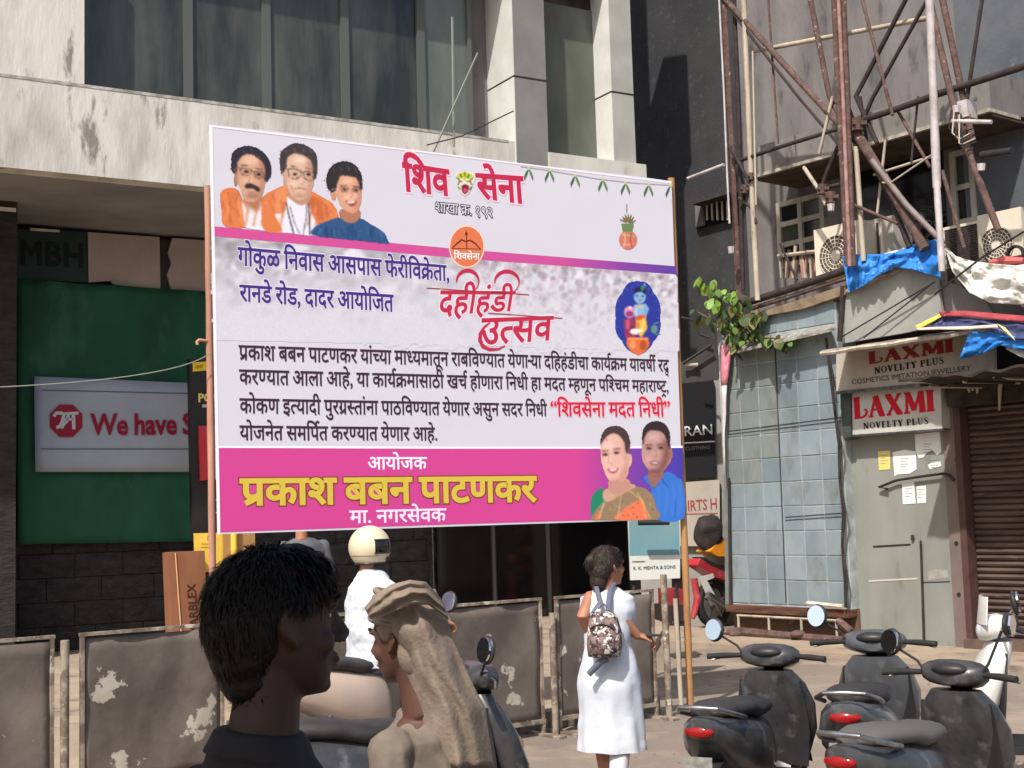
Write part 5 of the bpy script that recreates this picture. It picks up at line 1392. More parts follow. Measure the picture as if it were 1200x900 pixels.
# papers
pap = mat('torn_white_paper', srgb(238, 238, 236), srgb(224, 224, 220), rough=.7, sc=5)
for nm, pts, m in (('poster', [(1072, 509), (1101, 506), (1103, 530), (1098, 533), (1092, 527), (1086, 531), (1082, 536), (1077, 537), (1073, 530)], pap),
               ('poster', [(1046, 530), (1060, 527), (1073, 529), (1074, 550), (1066, 555), (1052, 556), (1048, 558)], pap),
               ('poster', [(1087, 545), (1094, 541), (1102, 541), (1103, 546), (1090, 550)], pap),
               ('poster', [(1057, 567), (1071, 565), (1073, 590), (1058, 591)], pap), ('poster', [(1074, 570), (1085, 569), (1085, 589), (1075, 590)], pap),
               ('notice', [(1029, 529), (1043, 528), (1043, 550), (1030, 551)], mat('yellow_paper', srgb(222, 206, 118), rough=.7))):
    p = obj(nm, pprism(RF, pts, .106, .004), m, sh)
    cx = sum(a for a, b in pts) / len(pts); cy = sum(b for a, b in pts) / len(pts)
    for k in range(4):
        vs, fs_ = stroke2([(cx - 4.5, cy - 6 + k * 3.2), (cx + 4.5 - k % 2 * 3, cy - 6.3 + k * 3.2)], .7)
        obj('print', G().add([RF.hit(x, y, .108) for x, y in vs], fs_), ink(150, 150, 156), p)
obj('cable', G().tube([RF.hit(*p, .16) for p in ((1040, 573), (1030, 571), (1050, 563), (1075, 559), (1105, 555), (1112, 556), (1118, 563))], .018, 6), cable_m, sh)
for cx_ in (0, 1):
    obj('cable', G().tube([RF.hit(x_ + cx_ * 3.0 * (1 if i % 2 else -.2), y_, OFF + .12 + .03 * cx_) for i, (x_, y_) in enumerate(((968, 396), (973, 440), (978, 480), (983, 520), (984, 560), (988, 600), (987, 640), (990, 680), (991, 712)))], .018 - .005 * cx_, 6), darkrust if cx_ else cable_m, sh)
obj('meter_box', pprism(RF, [(984, 455), (996, 455), (997, 512), (988, 515)], .34, .24), mat('dark_green_box', srgb(74, 82, 78), srgb(56, 62, 60), rough=.7, sc=5), sh)
# signs
s1 = thing('shop_sign', 'white sign with large red LAXMI over black NOVELTY PLUS beside the shutter', 'sign', RF.hit(1050, 508, .3))
signm = mat('white_sign_sheet', srgb(196, 194, 186), srgb(178, 176, 168), rough=.5, sc=2)
obj('board', pprism(RF, [(996, 461), (1102, 451), (1104, 502), (998, 509.5)], .30, .18), signm, s1)
obj('frame', pprism(RF, [(997.5, 509.5), (1104, 502), (1104.3, 504), (998, 512)], .31, .2), steel, s1)
setline(RF, slab('LAXMI', .05), (1001, 491), (1096, 481.5), 25, 25, 'lettering', ink(190, 24, 44), s1, off=.303, cap=1)
setline(RF, slab('NOVELTY PLUS', .12), (1012, 503), (1088, 496.7), 7.5, 7.8, 'lettering', ink(44, 42, 44), s1, off=.303, cap=1)
s2 = thing('shop_sign', 'shaded upper sign reading LAXMI NOVELTY PLUS COSMETICS IMITATION JEWELLERY under the tin canopy', 'sign', RF.hit(1070, 455, .5))
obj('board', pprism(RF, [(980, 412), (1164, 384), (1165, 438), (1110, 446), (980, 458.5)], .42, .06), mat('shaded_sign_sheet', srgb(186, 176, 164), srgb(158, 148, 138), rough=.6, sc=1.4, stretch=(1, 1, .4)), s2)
setline(RF, slab('LAXMI', .05), (1018, 427), (1118, 412), 14.5, 15, 'lettering', ink(132, 40, 36), s2, off=.424, cap=1)
setline(RF, slab('NOVELTY PLUS', .12), (1025, 438.5), (1106, 426), 8, 8, 'lettering', ink(40, 32, 32), s2, off=.424, cap=1)
setline(RF, latin('COSMETICS IMITATION JEWELLERY', .01), (998, 450.5), (1138, 434), 6, 6.5, 'lettering', ink(70, 60, 54), s2, off=.424, cap=.727)
obj('lower_rail', pprism(RF, [(980, 458.5), (1110, 446.5), (1170, 438), (1200, 434), (1200, 437), (1112, 450), (981, 462)], .45, .08), steel, s2)
# tin canopy over the sign and the parapet sheets above
cp = thing('canopy', 'thin weathered tin canopy above the two red lettered signs', 'canopy', RF.hit(1060, 400, .9))
def drape(P, top, bot, o0, o1, m, name, parent, amp=.05, nu=30, nv=10, seed=1, fx=5, fy=3, thick=.006, gath=0):
    def lp(L_, u):
        k = u * (len(L_) - 1); j = min(int(k), len(L_) - 2); f = k - j
        f2 = f * f * (3 - 2 * f) * .5 + f * .5
        return V((L_[j][0] + (L_[j + 1][0] - L_[j][0]) * f2, L_[j][1] + (L_[j + 1][1] - L_[j][1]) * f2))
    def fn(u, v):
        q_ = lp(top, u).lerp(lp(bot, u), v)
        k = amp * noise.noise(V((u * fx + seed, v * fy, seed))) + amp * .6 * noise.noise(V((u * fx * 2.7 + v * 2 + seed, v * fy * .8, seed + 9))) + amp * .22 * noise.noise(V((u * fx * 9 + seed, v * fy * 5, seed + 2))) + gath * math.sin(u * 26 + v * 3 + 2 * noise.noise(V((u * 4, v * 2, seed))))
        return P.hit(q_.x, q_.y, o0 + (o1 - o0) * v + k)
    return obj(name, G().sheet(fn, nu * 2 if amp > .04 else nu, nv * 2 if amp > .04 else nv, P.n * thick), m, parent, smooth=True)
tin = mat('weathered_tin', srgb(172, 162, 150), srgb(128, 118, 108), rough=.6, sc=5, bump=.3, stretch=(1, 1, .6))
g = G()
def cf(u, v):
    x = 962 + (1172 - 962) * u; y = 414 - (414 - 384) * u + 1.2 * noise.noise(V((u * 9, 0, 4)))
    p = RF.hit(x, y, .95)
    q_ = V(p) + RF.n * .95 * v + V((0, 0, .12 * v)); return q_
g.sheet(cf, 30, 4, (0, 0, .035)); obj('sheet', g, tin, cp)
obj('edge_strip', G().tube([RF.hit(962 + 21 * i, 414.5 - 3 * i + .8 * math.sin(i * 2.1), .97) for i in range(11)], .028, 6), mat('cream_edge', srgb(206, 196, 180), srgb(150, 138, 122), rough=.7, sc=9), cp)
ph = thing('parapet', 'grey painted metal parapet sheets between the blue tarpaulin and the tin canopy', 'parapet', RF.hit(1050, 400, .3))
obj('sheet', pprism(RF, [(988, 342), (1004, 330), (1040, 315), (1062, 314), (1098, 326), (1106, 380), (1060, 390), (990, 402)], .3, .05), roofmetal, ph)
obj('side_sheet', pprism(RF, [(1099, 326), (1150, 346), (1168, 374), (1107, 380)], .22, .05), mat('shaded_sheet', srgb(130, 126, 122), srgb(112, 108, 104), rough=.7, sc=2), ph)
obj('side_sheet', pprism(RF, [(1150, 346), (1320, 340), (1320, 400), (1168, 388), (1140, 378)], .18, .05), mat('slate_sheet', srgb(112, 108, 112), srgb(92, 88, 94), rough=.7, sc=2), ph)
obj('corner_post', G().tube([RF.hit(988, 335, .34), RF.hit(984, 400, .34)], .035, 8), darkrust, ph)
obj('broken_edge', G().tube([RF.hit(*p, .34) for p in ((992, 342), (1010, 333), (1022, 328), (1034, 321), (1046, 320), (1056, 314))], [.03, .04, .035, .05, .03, .02], 7), mat('cement_edge', srgb(160, 146, 128), srgb(122, 108, 92), rough=.95, sc=9, bump=.6), ph)
for a, b in (((986, 395), (1096, 330)), ((1012, 396), (1090, 334))):
    obj('wire', G().tube([RF.hit(*a, .4), RF.hit(*b, .4)], .010, 5), cable_m, ph)
darkwood = mat('dark_rough_wood', srgb(66, 56, 50), srgb(42, 36, 33), rough=.95, sc=5, bump=.7)  # dark brown wood for the shutter awning, beam and battens
zaw = RF.uz(1170, 450, 0)[1]; ua_ = upx(RF, 1122, 450, .3)
obj('shutter_awning', G().sheet(lambda u, v: RF.pt(ua_ + (ue + .3 - ua_) * u, zaw + .012 * math.sin(u * 40) + .05 * noise.noise(V((u * 6, v * 2, 0))), .0 + 1.45 * v), 60, 6, (0, 0, .03)), darkwood, sh)
obj('beam', G().rbox(RF, 1108, 449, 1330, 456, -.05, .3), darkwood, sh)
rs = random.Random(2)
for i in range(16):
    u = ua_ + .1 + i * .16; z = zaw - .04
    obj('awning_batten', G().tube([RF.pt(u + rs.uniform(-.1, .1), z, .05), RF.pt(u + rs.uniform(-.1, .1), z - rs.uniform(0, .05), 1.3)], rs.uniform(.012, .028), 6), (darkwood, creampipe, darkrust)[i % 3], sh)
for i, x in enumerate((1122, 1133, 1139, 1146, 1172)):
    obj('hanging_rag', G().tube([RF.hit(x, 446, .35), RF.hit(x + (-2, 3, 1, -1, -1)[i], 452 + (3, 8, 6, 9, 29)[i], .35)], [.03, .012], 6), creampipe, sh)

# tarpaulins
drape(RF, [(987, 300), (1000, 298), (1028, 298), (1048, 296), (1070, 287), (1101, 279)], [(994, 343), (1010, 336), (1030, 322), (1050, 313), (1074, 317), (1102, 326)], .42, .5, bluetarp, 'blue_tarpaulin', None, .10, 46, 12, 3, 6, 3, gath=.012)
o = [o for o in COL.objects if o.name.startswith('blue_tarpaulin')][-1]; tag(o, 'bright blue tarpaulin bunched over the grey parapet left of the white pole', 'tarpaulin')
o = drape(RF, [(1026, 300), (1060, 290), (1085, 281)], [(1028, 302), (1060, 295), (1085, 288)], .36, .38, whitetarp, 'cloth_strip', None, .02, 20, 3); tag(o, 'narrow white cloth strip showing behind the top of the blue tarpaulin', 'cloth')
o = drape(RF, [(1105, 286), (1120, 300), (1140, 306), (1165, 309), (1190, 311), (1230, 306), (1300, 306)], [(1107, 292), (1116, 318), (1136, 343), (1160, 355), (1195, 357), (1240, 350), (1310, 356)], .40, .62, whitetarp, 'white_tarpaulin', None, .16, 44, 14, 7, 4, 3, gath=.01); tag(o, 'sagging white tarpaulin with grey fold right of the white pole', 'tarpaulin')
stp = thing('striped_tarpaulin', 'folded blue tarpaulin with red, cream and yellow borders on the tin canopy', 'tarpaulin', RF.hit(1140, 386, 1.0))
navy = mat('navy_tarpaulin', srgb(70, 78, 118), srgb(54, 60, 96), rough=.5, sc=5, bump=.3)
drape(RF, [(1076, 383), (1104, 369), (1150, 374), (1196, 378), (1320, 384)], [(1080, 385), (1110, 383), (1150, 382), (1190, 397), (1320, 402)], .98, 1.06, navy, 'blue_field', stp, .05, 40, 6, 2, fy=2)
drape(RF, [(1100, 365), (1130, 364), (1165, 367), (1200, 370), (1320, 374)], [(1103, 371), (1130, 371), (1165, 374), (1200, 378), (1320, 382)], 1.0, 1.04, mat('red_border', srgb(170, 70, 78), srgb(150, 60, 66), rough=.5, sc=5), 'red_border', stp, .03, 30, 3, 3)
drape(RF, [(1072, 382), (1084, 376), (1101, 368)], [(1075, 386), (1088, 380), (1103, 371)], 1.02, 1.05, mat('yellow_border', srgb(232, 210, 92), rough=.5), 'yellow_border', stp, .02, 12, 2, 4)
drape(RF, [(1073, 384), (1100, 383), (1140, 382), (1168, 380)], [(1074, 387), (1100, 386.5), (1140, 386), (1170, 384)], 1.07, 1.09, mat('cream_border', srgb(206, 188, 172), rough=.5), 'cream_border', stp, .02, 20, 2, 5)
drape(RF, [(1168, 379), (1178, 384), (1188, 396)], [(1172, 383), (1180, 390), (1190, 400)], 1.09, 1.1, mat('yellow_border', srgb(224, 206, 110), rough=.5), 'yellow_border', stp, .02, 10, 2, 6)
o = drape(RF, [(1136, 389), (1160, 388), (1185, 393), (1215, 403), (1320, 405)], [(1124, 421), (1150, 415), (1172, 405), (1210, 413), (1320, 418)], 1.02, 1.0, bluetarp, 'blue_tarpaulin', None, .06, 34, 10, 8, 4, 3, gath=.01); tag(o, 'bright blue tarpaulin flap hanging over the right end of the upper sign', 'tarpaulin')
o = drape(RF, [(1176, 404), (1215, 410), (1320, 416)], [(1180, 410), (1200, 420), (1320, 430)], .9, .95, whitetarp, 'cloth_strip', None, .04, 14, 4); tag(o, 'grey white cloth under the lower blue tarpaulin flap', 'cloth')
rc = thing('scrap_heap', 'black coil and red scrap behind the white tarpaulin', 'scrap', RF.hit(1185, 310, .1))
obj('black_coil', G().wheel(RF.hit(1190, 299, .2), RF.n, .12, .06, 20), black_rubber, rc, smooth=True)
obj('red_scrap', G().tube([RF.hit(1160, 308, .3), RF.hit(1174, 306, .3), RF.hit(1200, 306, .3)], [.03, .06, .04], 8), mat('red_scrap', srgb(196, 96, 92), rough=.6), rc)

# ---------------------------------------------------------------- scaffold of poles
sf = thing('scaffold', 'tall rusty steel scaffold of upright and crossing poles above the cabin roof', 'scaffold', RF.hit(950, 335, .5))
def pole(pts, r, m, off=.55, name='pole', n=8):
    r = r * .86
    P_ = [RF.hit(x, y, off if not isinstance(off, (list, tuple)) else off[i]) for i, (x, y) in enumerate(pts)]
    out = []
    for i in range(len(P_) - 1):
        k = max(1, int((P_[i + 1] - P_[i]).length / .25))
        out += [P_[i].lerp(P_[i + 1], j / k) for j in range(k)]
    out.append(P_[-1])
    obj(name, G().tube(out, [r * random.uniform(.94, 1.06) for _ in out], n), m, sf, smooth=50)
g = G()
a, b, c = RF.hit(842, -60, .5), RF.hit(850.5, 113, .5), RF.hit(863, 356, .32)
for p, q_ in ((a, b), (b, c)):
    g.prism([p, p + RF.d * .10, p + RF.d * .10 + RF.n * .012, p + RF.n * .012], q_ - p)
    g.prism([p + RF.n * .013, p + RF.d * .012 + RF.n * .013, p + RF.d * .012 + RF.n * .1, p + RF.n * .1], q_ - p)
obj('angle_post', g, rust, sf)
pole([(839.8, -60), (848.6, 113), (852, 200), (855, 262)], .017, palepipe, .56, 'conduit')
pole([(858, -60), (865, 113), (871, 340)], .035, darkrust, .4)
pole([(869, -60), (876.5, 113), (880, 200), (888, 352)], .045, creampipe, .5)
pole([(975, -60), (983, 113), (994, 312)], .05, rust, .55)
pole([(986, -60), (993, 113), (1000, 312)], .045, rust, .62)
pole([(980, -60), (988, 113), (996, 312)], .03, mat('pinkish_rust', srgb(168, 132, 126), srgb(130, 92, 86), rough=.8, sc=8), .68)
pole([(1003, 172), (1012, 306)], .042, creampipe, .5)
pole([(1087, -60), (1094, 113), (1098, 220)], .062, palepipe, .62)
pole([(1098, 218), (1104, 318)], .048, palepipe, .63)
pole([(800, -60), (935, 113), (985, 172)], .025, darkrust, .5)
pole([(796, -60), (953, 113), (1000, 164)], .05, rust, .5)
pole([(938, -60), (972, 113), (996, 160)], .045, rust, .45)
pole([(1092, -60), (1003, 113), (1028, 168)], .035, darkrust, .48)
pole([(1120, -60), (1022, 116), (1012, 140)], .03, darkrust, .48)
pole([(1000, 150), (1040, 215), (1084, 292)], .075, rust, .5)
pole([(1022, 188), (1062, 240), (1106, 285)], .045, mat('grey_pipe', srgb(134, 122, 118), srgb(104, 92, 88), rough=.6, sc=5), .58)
pole([(1012, 168), (1045, 235), (1066, 290)], .045, darkrust, .42)
pole([(992, 128), (1000, 150), (1006, 172)], .07, darkrust, .45)
pole([(806, 209), (848, 193)], .028, palepipe, .3)
pole([(862, 190), (905, 175), (982, 151)], .035, darkrust, .5)
pole([(1004, 143), (1050, 128), (1100, 110), (1330, 36)], .05, darkrust, .5)
pole([(1100, 176), (1060, 203), (1044, 214), (1034, 214)], .013, creampipe, .6, 'thin_rod')
pole([(1076, -60), (1116, 118), (1130, 165), (1143, 200), (1170, 270)], .05, rust, .58)
pole([(1092, -60), (1132, 130), (1140, 165)], .05, rust, .45)
pole([(1116, 142), (1162, 143)], .03, palepipe, .7)
pole([(1150, 182), (1186, 177)], .055, black_plastic, .2)
pole([(855, 172), (866, 190), (878, 214)], .03, darkrust, .56)
pole([(866, 232), (880, 243), (886, 262)], .03, darkrust, .5)
pole([(914, 285), (923, 305), (934, 328)], .022, darkrust, -.1)
pole([(942, 196), (958, 220), (968, 240)], .035, creampipe, .3)
pole([(982, 172), (970, 200), (962, 222)], .035, darkrust, .36)
pole([(958, 222), (985, 216)], .03, darkrust, .4)
rs = random.Random(8)
for (a_, b_, r) in (((896, -60), (912, 168), .014), ((884, 60), (1094, 20), .03), ((1008, 113), (1016, 170), .02), ((1000, -40), (1046, 135), .022), ((1052, 130), (1090, 196), .02), ((1076, 113), (1068, 190), .014), ((1024, 205), (1096, 182), .016), ((1000, 240), (1052, 262), .02), ((1038, 160), (1028, 250), .016), ((1104, 200), (1130, 290), .022), ((1160, -60), (1128, 150), .022), ((882, 60), (886, 240), .012), ((976, 113), (960, 180), .02)):
    pole([a_, b_], r * 1.3, (darkrust, rust, darkrust, creampipe)[rs.randrange(4)], rs.uniform(.3, .6), 'thin_rod')
for (x, y, r) in ((963, 222, .08), (973, 232, .09), (1005, 146, .1), (880, 207, .06), (872, 222, .07), (1122, 152, .08), (1130, 165, .07)):
    c_ = RF.hit(x, y, .55); obj('clamp', G().tube([c_ - V((0, 0, r * .8)), c_ + V((.01, 0, r * .8))], r * .8, 9).box(c_ + RF.d * r * .9, (r * .8, r * .5, r * .5)).box(c_ - RF.n * r * .8, (r * .3, r * .9, r * .3)), rust, sf, smooth=35)
for (x, y) in ((974, 243), (1121, 128), (857, 293), (1150, 196)):
    obj('insulator', G().tube([RF.hit(x, y - 4, .6), RF.hit(x, y + 4, .6)], [.05, .04], 8), palepipe, sf)
for i in range(5):
    pts = [RF.hit(1115 + i * 3, 128 + i * 2, .7), RF.hit(1112 + i * 4, 150 + i * 6, .75), RF.hit(1122 + i * 2, 160 + i * 3, .72), RF.hit(1140 + i, 150 + 4 * i, .6)]
    obj('tied_wire', G().tube(pts, .009, 5), creampipe if i % 2 else cable_m, sf)
obj('junction_box', G().rbox(RF, 1119, 120, 1134, 136, .3, .5), palepipe, sf)
# wires through the air
def wire(pts, r, m, lab):
    o = obj('cable', G().tube(pts, r, 5), m, label=lab, cat='cable')
w0, w1, w2 = at(-60, 456, 9.9), at(150, 441, 10.0), at(246, 414, 10.15)
P_ = []
for i in range(13):
    t = i / 12; P_.append(w0 * (1 - t) ** 2 + (w1 * 2 - (w0 + w2) * .5) * 2 * t * (1 - t) + w2 * t * t)
wire(P_, .0042, palecable, 'thin pale cable sagging across the green tarpaulin to the hoarding pole')
wire([at(508, 178, 15.5), at(537, 113, 15.5), at(560, 62, 15.5)], .012, palecable, 'thin white cable slanting up past the window above the hoarding')
wire([at(532, 172, 15.6), at(530, 20, 15.6)], .014, palecable, 'upright pale cable in front of the window above the hoarding')
wire([at(602, 130, 15.0), at(540, 160, 15.0), at(500, 170, 15)], .008, cable_m, 'thin dark cable running to the cladding joint above the hoarding')
wire([RF.hit(1095, 345, 1.2), RF.hit(1150, 302, 1.2), RF.hit(1215, 262, 1.2)], .012, cable_m, 'dark cable rising to the right across the white tarpaulin')
# ---------------------------------------------------------------- sheet metal barriers along the kerb
FPL = Plane.__new__(Plane); FPL.o = fo; FPL.d = fd; FPL.n = fn_
def fu(x): return FPL.uz(x, 740)[0]
ranges = [(-190, 64), (93, 262), (285, 415), (437, 635), (651, 767)]
labs = ['brown sheet metal barrier at the left edge, pale worn strip on its right end', 'brown sheet metal barrier in front of the crate, left of the dark haired head',
        'brown sheet metal barrier hidden behind the two heads', 'brown sheet metal barrier with peeling white paint left of the woman', 'brown sheet metal barrier behind the woman in white']
rs = random.Random(4)
for (x0, x1), lab in zip(ranges, labs):
    ua, ub = fu(x0), fu(x1)
    y_ = 749 - .077 * (x0 + x1) / 2
    zt_b = FPL.uz((x0 + x1) / 2, y_)[1]
    root = thing('barrier', lab, 'barrier', FPL.pt((ua + ub) / 2, 0), 'sheet metal barriers along the kerb')
    g = G()
    def sf_(u, v): return FPL.pt(ua + .03 + (ub - ua - .06) * u, .12 + (zt_b - .16) * v, .022 * noise.noise(V((u * 4 + x0, v * 2.4, 1))) + .008 * noise.noise(V((u * 13 + x0, v * 7, 4))))
    g.sheet(sf_, 24, 12, FPL.n * .003); obj('sheet', g, fence_m, root, smooth=True)
    g = G(); g.pbox(FPL, ua, ub, zt_b - .022, zt_b, -.015, .015); obj('rail', g, fence_e, root)
    g = G(); g.pbox(FPL, ua, ub, .10, .135, -.018, .018); obj('rail', g, fence_e, root)
    for u in (ua, ub - .035):
        g = G(); g.pbox(FPL, u + .006, u + .029, .0, zt_b - .023, -.016, .016); obj('post', g, fence_e, root)
        g = G(); g.pbox(FPL, u - .02, u + .055, .0, .02, -.25, .25); obj('foot', g, fence_e, root)
    if x0 == 651:
        g = G(); g.tube([FPL.pt(ub + .12, 0, .02), FPL.pt(ub + .115, zt_b + .12, .02)], .03, 10); obj('post', g, fence_e, root, smooth=50)
        g = G(); g.tube([FPL.pt(ub + .27, 0, .02), FPL.pt(ub + .25, zt_b - .1, .02)], .022, 10); obj('post', g, creampipe, root, smooth=50)
for x, top in ((644, 718), (74, 750), (426, 735)):
    u, z = FPL.uz(x, top)
    obj('barrier_post', G().tube([FPL.pt(u, 0, .03), FPL.pt(u, z, .03)], .028, 10), fence_e, label={644: 'worn steel post in the gap left of the woman in white', 74: 'worn steel post in the gap between the two leftmost barriers', 426: 'worn steel post in the gap behind the rider'}[x], cat='post', group='posts between the barriers', smooth=50)

# ---------------------------------------------------------------- scooters
def ring(cx, cz, ry, rz_, n=16, e=.8, flat=0):
    out = []
    for i in range(n):
        a = 2 * math.pi * i / n; c, s_ = math.cos(a), math.sin(a)
        out.append(V((cx, math.copysign(abs(c) ** e, c) * ry, cz + math.copysign(abs(s_) ** e, s_) * rz_)))
    return out
def zring(cx, z, rx, ry, n=16, e=.8):
    out = []
    for i in range(n):
        a = 2 * math.pi * i / n; c, s_ = math.cos(a), math.sin(a)
        out.append(V((cx + math.copysign(abs(c) ** e, c) * rx, math.copysign(abs(s_) ** e, s_) * ry, z)))
    return out
def make_scooter(paint, label, mshape='oval', seatm=None, screen=False, sc=1.0, sides=(-1, 1)):
    """forward is +x, left is +y"""
    root = thing('scooter', label, 'scooter')
    O = lambda name, g, m, par=None, sm=45: obj(name, g, m, par or root, smooth=sm)
    for (x, nm) in ((.62, 'wheel'), (-.60, 'wheel')):
        w_ = O(nm, G().wheel((x, 0, .22), (0, 1, 0), .22, .10), black_rubber)
        O('rim', G().wheel((x, 0, .22), (0, 1, 0), .15, .07, 24, 0, [(.155, -.035), (.155, .035), (.12, .03), (.03, .045), (.03, -.045), (.12, -.03)]), steel, w_)
    # front mudguard
    g = G(); g.sheet(lambda u, v: (.62 + .255 * math.cos(R(20 + 150 * u)), (v - .5) * .15, .22 + .255 * math.sin(R(20 + 150 * u)) - .02 * abs(v - .5) * 2), 12, 4, (0, 0, -.008)); O('mudguard', g, paint)
    # apron with leg shield
    g = G(); g.loft([zring(.50, .30, .05, .10), zring(.50, .40, .10, .17), zring(.46, .55, .11, .23), zring(.41, .70, .10, .24), zring(.36, .82, .085, .20), zring(.33, .90, .07, .13)]); O('front_apron', g, paint)
    g = G(); g.loft([ring(.35, .0, 0.001, .001), ]) if False else None
    g = G(); g.sheet(lambda u, v: (.37 - .05 * u + .05 * math.cos((v - .5) * 3), (v - .5) * (.44 - .12 * abs(u - .45)), .34 + .50 * u), 8, 8, (-.012, 0, 0)); O('leg_shield', g, black_plastic)
    g = G(); g.ball((.555, 0, .62), (.03, .07, .045), 14, 8); O('indicator_panel', g, mat('amber_lens', srgb(220, 150, 70), rough=.2))
    # handlebar cowl
    g = G(); g.loft([ring(.24, .965, .07, .03), ring(.27, .98, .15, .055), ring(.33, .985, .19, .07), ring(.40, .97, .15, .075), ring(.445, .955, .08, .05)]); O('handlebar_cowl', g, paint)
    O('headlamp', G().ball((.425, 0, .955), (.035, .09, .055), 16, 8), mat('headlamp_glass', (.75, .77, .8), rough=.08, spec=.8))
    O('instrument_panel', G().ball((.27, 0, 1.01), (.055, .10, .035), 16, 8), black_plastic)
    g = G(); g.tube([(.33, 0, .9), (.38, 0, .6), (.50, 0, .36), (.60, 0, .24)], [.03, .03, .035, .03], 10); O('steering_column', g, black_plastic)
    for s in (-1, 1):
        O('grip', G().tube([(.30, s * .17, .985), (.265, s * .26, .985), (.235, s * .36, .98)], [.014, .018, .017], 10), black_rubber)
        O('brake_lever', G().tube([(.335, s * .18, .985), (.335, s * .26, .975), (.295, s * .35, .955)], [.009, .008, .006], 6), steel)
        if s not in sides: continue
        hx = mshape == 'hex' and s < 0; up_ = .11 if hx else 0
        st = O('mirror_stem', G().tube([(.30, s * .16, 1.0), (.305, s * .19, 1.04), (.28, s * .28, 1.10 + up_)], .007, 8), black_plastic if mshape != 'pale' else palepipe)
        tilt = Matrix.Rotation(R(-s * 12), 3, 'Z') @ Matrix.Rotation(R(8), 3, 'Y')
        c = V((.275, s * .315, 1.135 + up_))
        if hx: dims = (.022, .088, .062); tilt = Matrix.Rotation(R(100), 3, 'Z')
        else: dims = (.024, .062, .072)
        mh = O('mirror', G().ball(c, dims, 18, 8, 0, tilt), black_plastic)
        gg = G(); n_ = 6 if hx else 20
        pts = [c + tilt @ V((-.0262, dims[1] * .86 * math.cos(2 * math.pi * i / n_), dims[2] * .86 * math.sin(2 * math.pi * i / n_))) for i in range(n_)]
        gg.prism(pts, tilt @ V((.01, 0, 0))); O('mirror_glass', gg, mirror_m, mh, False)
        g = G(); g.ball((.20, s * .0 , .0), (.001, .001, .001), 6, 4)
    # floor board
    g = G(); g.box((.14, 0, .29), (.46, .36, .05)); g.box((.14, 0, .325), (.40, .30, .018)); O('floor_board', g, black_plastic)
    # rear body
    g = G(); g.loft([ring(-.06, .46, .11, .20), ring(-.12, .50, .16, .22), ring(-.30, .54, .20, .20), ring(-.52, .60, .20, .17), ring(-.72, .66, .16, .13), ring(-.86, .72, .10, .07), ring(-.92, .75, .05, .035)]); O('rear_body', g, paint)
    g = G(); g.loft([ring(-.02, .735, .10, .03), ring(-.10, .755, .14, .05), ring(-.30, .755, .16, .055), ring(-.42, .785, .16, .05), ring(-.62, .80, .14, .05), ring(-.76, .80, .10, .035), ring(-.80, .80, .05, .015)]); O('seat', g, seatm or mat('black_seat', srgb(40, 38, 38), srgb(56, 54, 54), rough=.6, sc=9, bump=.15))
    g = G(); g.tube([(-.60, .15, .76), (-.78, .16, .80), (-.90, .10, .84), (-.92, 0, .845), (-.90, -.10, .84), (-.78, -.16, .80), (-.60, -.15, .76)], .013, 8); O('grab_rail', g, steel)
    O('tail_lamp', G().ball((-.90, 0, .72), (.03, .08, .035), 14, 8), mat('red_lens', srgb(150, 24, 24), rough=.15))
    g = G(); g.sheet(lambda u, v: (-.66 - .27 * math.sin(R(10 + 70 * u)), (v - .5) * .16, .26 + .29 * math.cos(R(-10 + 75 * u))), 8, 3, (0, 0, -.01)); O('rear_mudguard', g, black_plastic)
    O('number_plate', G().box((-.94, 0, .56), (.006, .16, .08)), mat('plate', srgb(150, 150, 142), srgb(110, 108, 102), rough=.6, sc=20))
    g = G(); g.tube([(-.20, -.12, .24), (-.45, -.15, .22), (-.60, -.16, .26), (-.86, -.17, .32)], [.02, .035, .05, .045], 12); O('exhaust', g, steel)
    g = G(); g.box((-.45, .11, .28), (.42, .10, .18)); O('engine', g, darkrust)
    for s in (-1, 1): O('stand', G().tube([(-.18, s * .08, .24), (-.22, s * .16, .01)], .012, 6), black_plastic)
    O('shock', G().tube([(-.58, -.13, .26), (-.52, -.13, .50)], .025, 10), steel)
    if screen:
        g = G(); g.sheet(lambda u, v: (.40 - .02 * u + .05 * math.cos((v - .5) * 2.4), (v - .5) * (.34 - .1 * u), 1.0 + .16 * u), 4, 6, (-.004, 0, 0)); O('visor', g, paint)
    if sc != 1.0: root.scale = (sc, sc, sc)
    return root
def put(root, pix, zloc, local, heading, sc=1.0, z0=0.0, lean=0):
    """stand the scooter so that its point `local` is seen at pix"""
    tgt = onground(pix[0], pix[1], zloc)
    rz_ = math.atan2(heading[1], heading[0])
    M_ = Matrix.Rotation(rz_, 4, 'Z') @ Matrix.Rotation(lean, 4, 'X')
    root.rotation_euler = M_.to_euler()
    p = M_ @ (V(local) * sc)
    root.location = V((tgt.x - p.x, tgt.y - p.y, z0))
LM = (.275, .315, 1.135)
RM = (.275, -.315, 1.135)
def hd(deg): return (math.sin(R(deg)), math.cos(R(deg)))
gloss = lambda n, c, **k: mat(n, c, tuple(x * .75 + .05 for x in c), rough=.36, coat=.25, sc=5, c3=tuple(x * .6 + .13 for x in c), sc3=7, lo3=.56, hi3=.74, det=9, **k)
blackpaint = gloss('black_paint', srgb(40, 40, 42)); greypaint = gloss('dark_grey_paint', srgb(70, 72, 76)); whitepaint = gloss('white_paint', srgb(226, 224, 216)); creampaint = gloss('cream_paint', srgb(206, 196, 176)); beigepaint = gloss('beige_pink_paint', srgb(186, 164, 148))
s = make_scooter(blackpaint, 'black scooter parked nearest the bamboo pole, small mirror showing sky', sides=(1,), sc=.96); put(s, (838, 738), 1.09, LM, hd(28), .96)
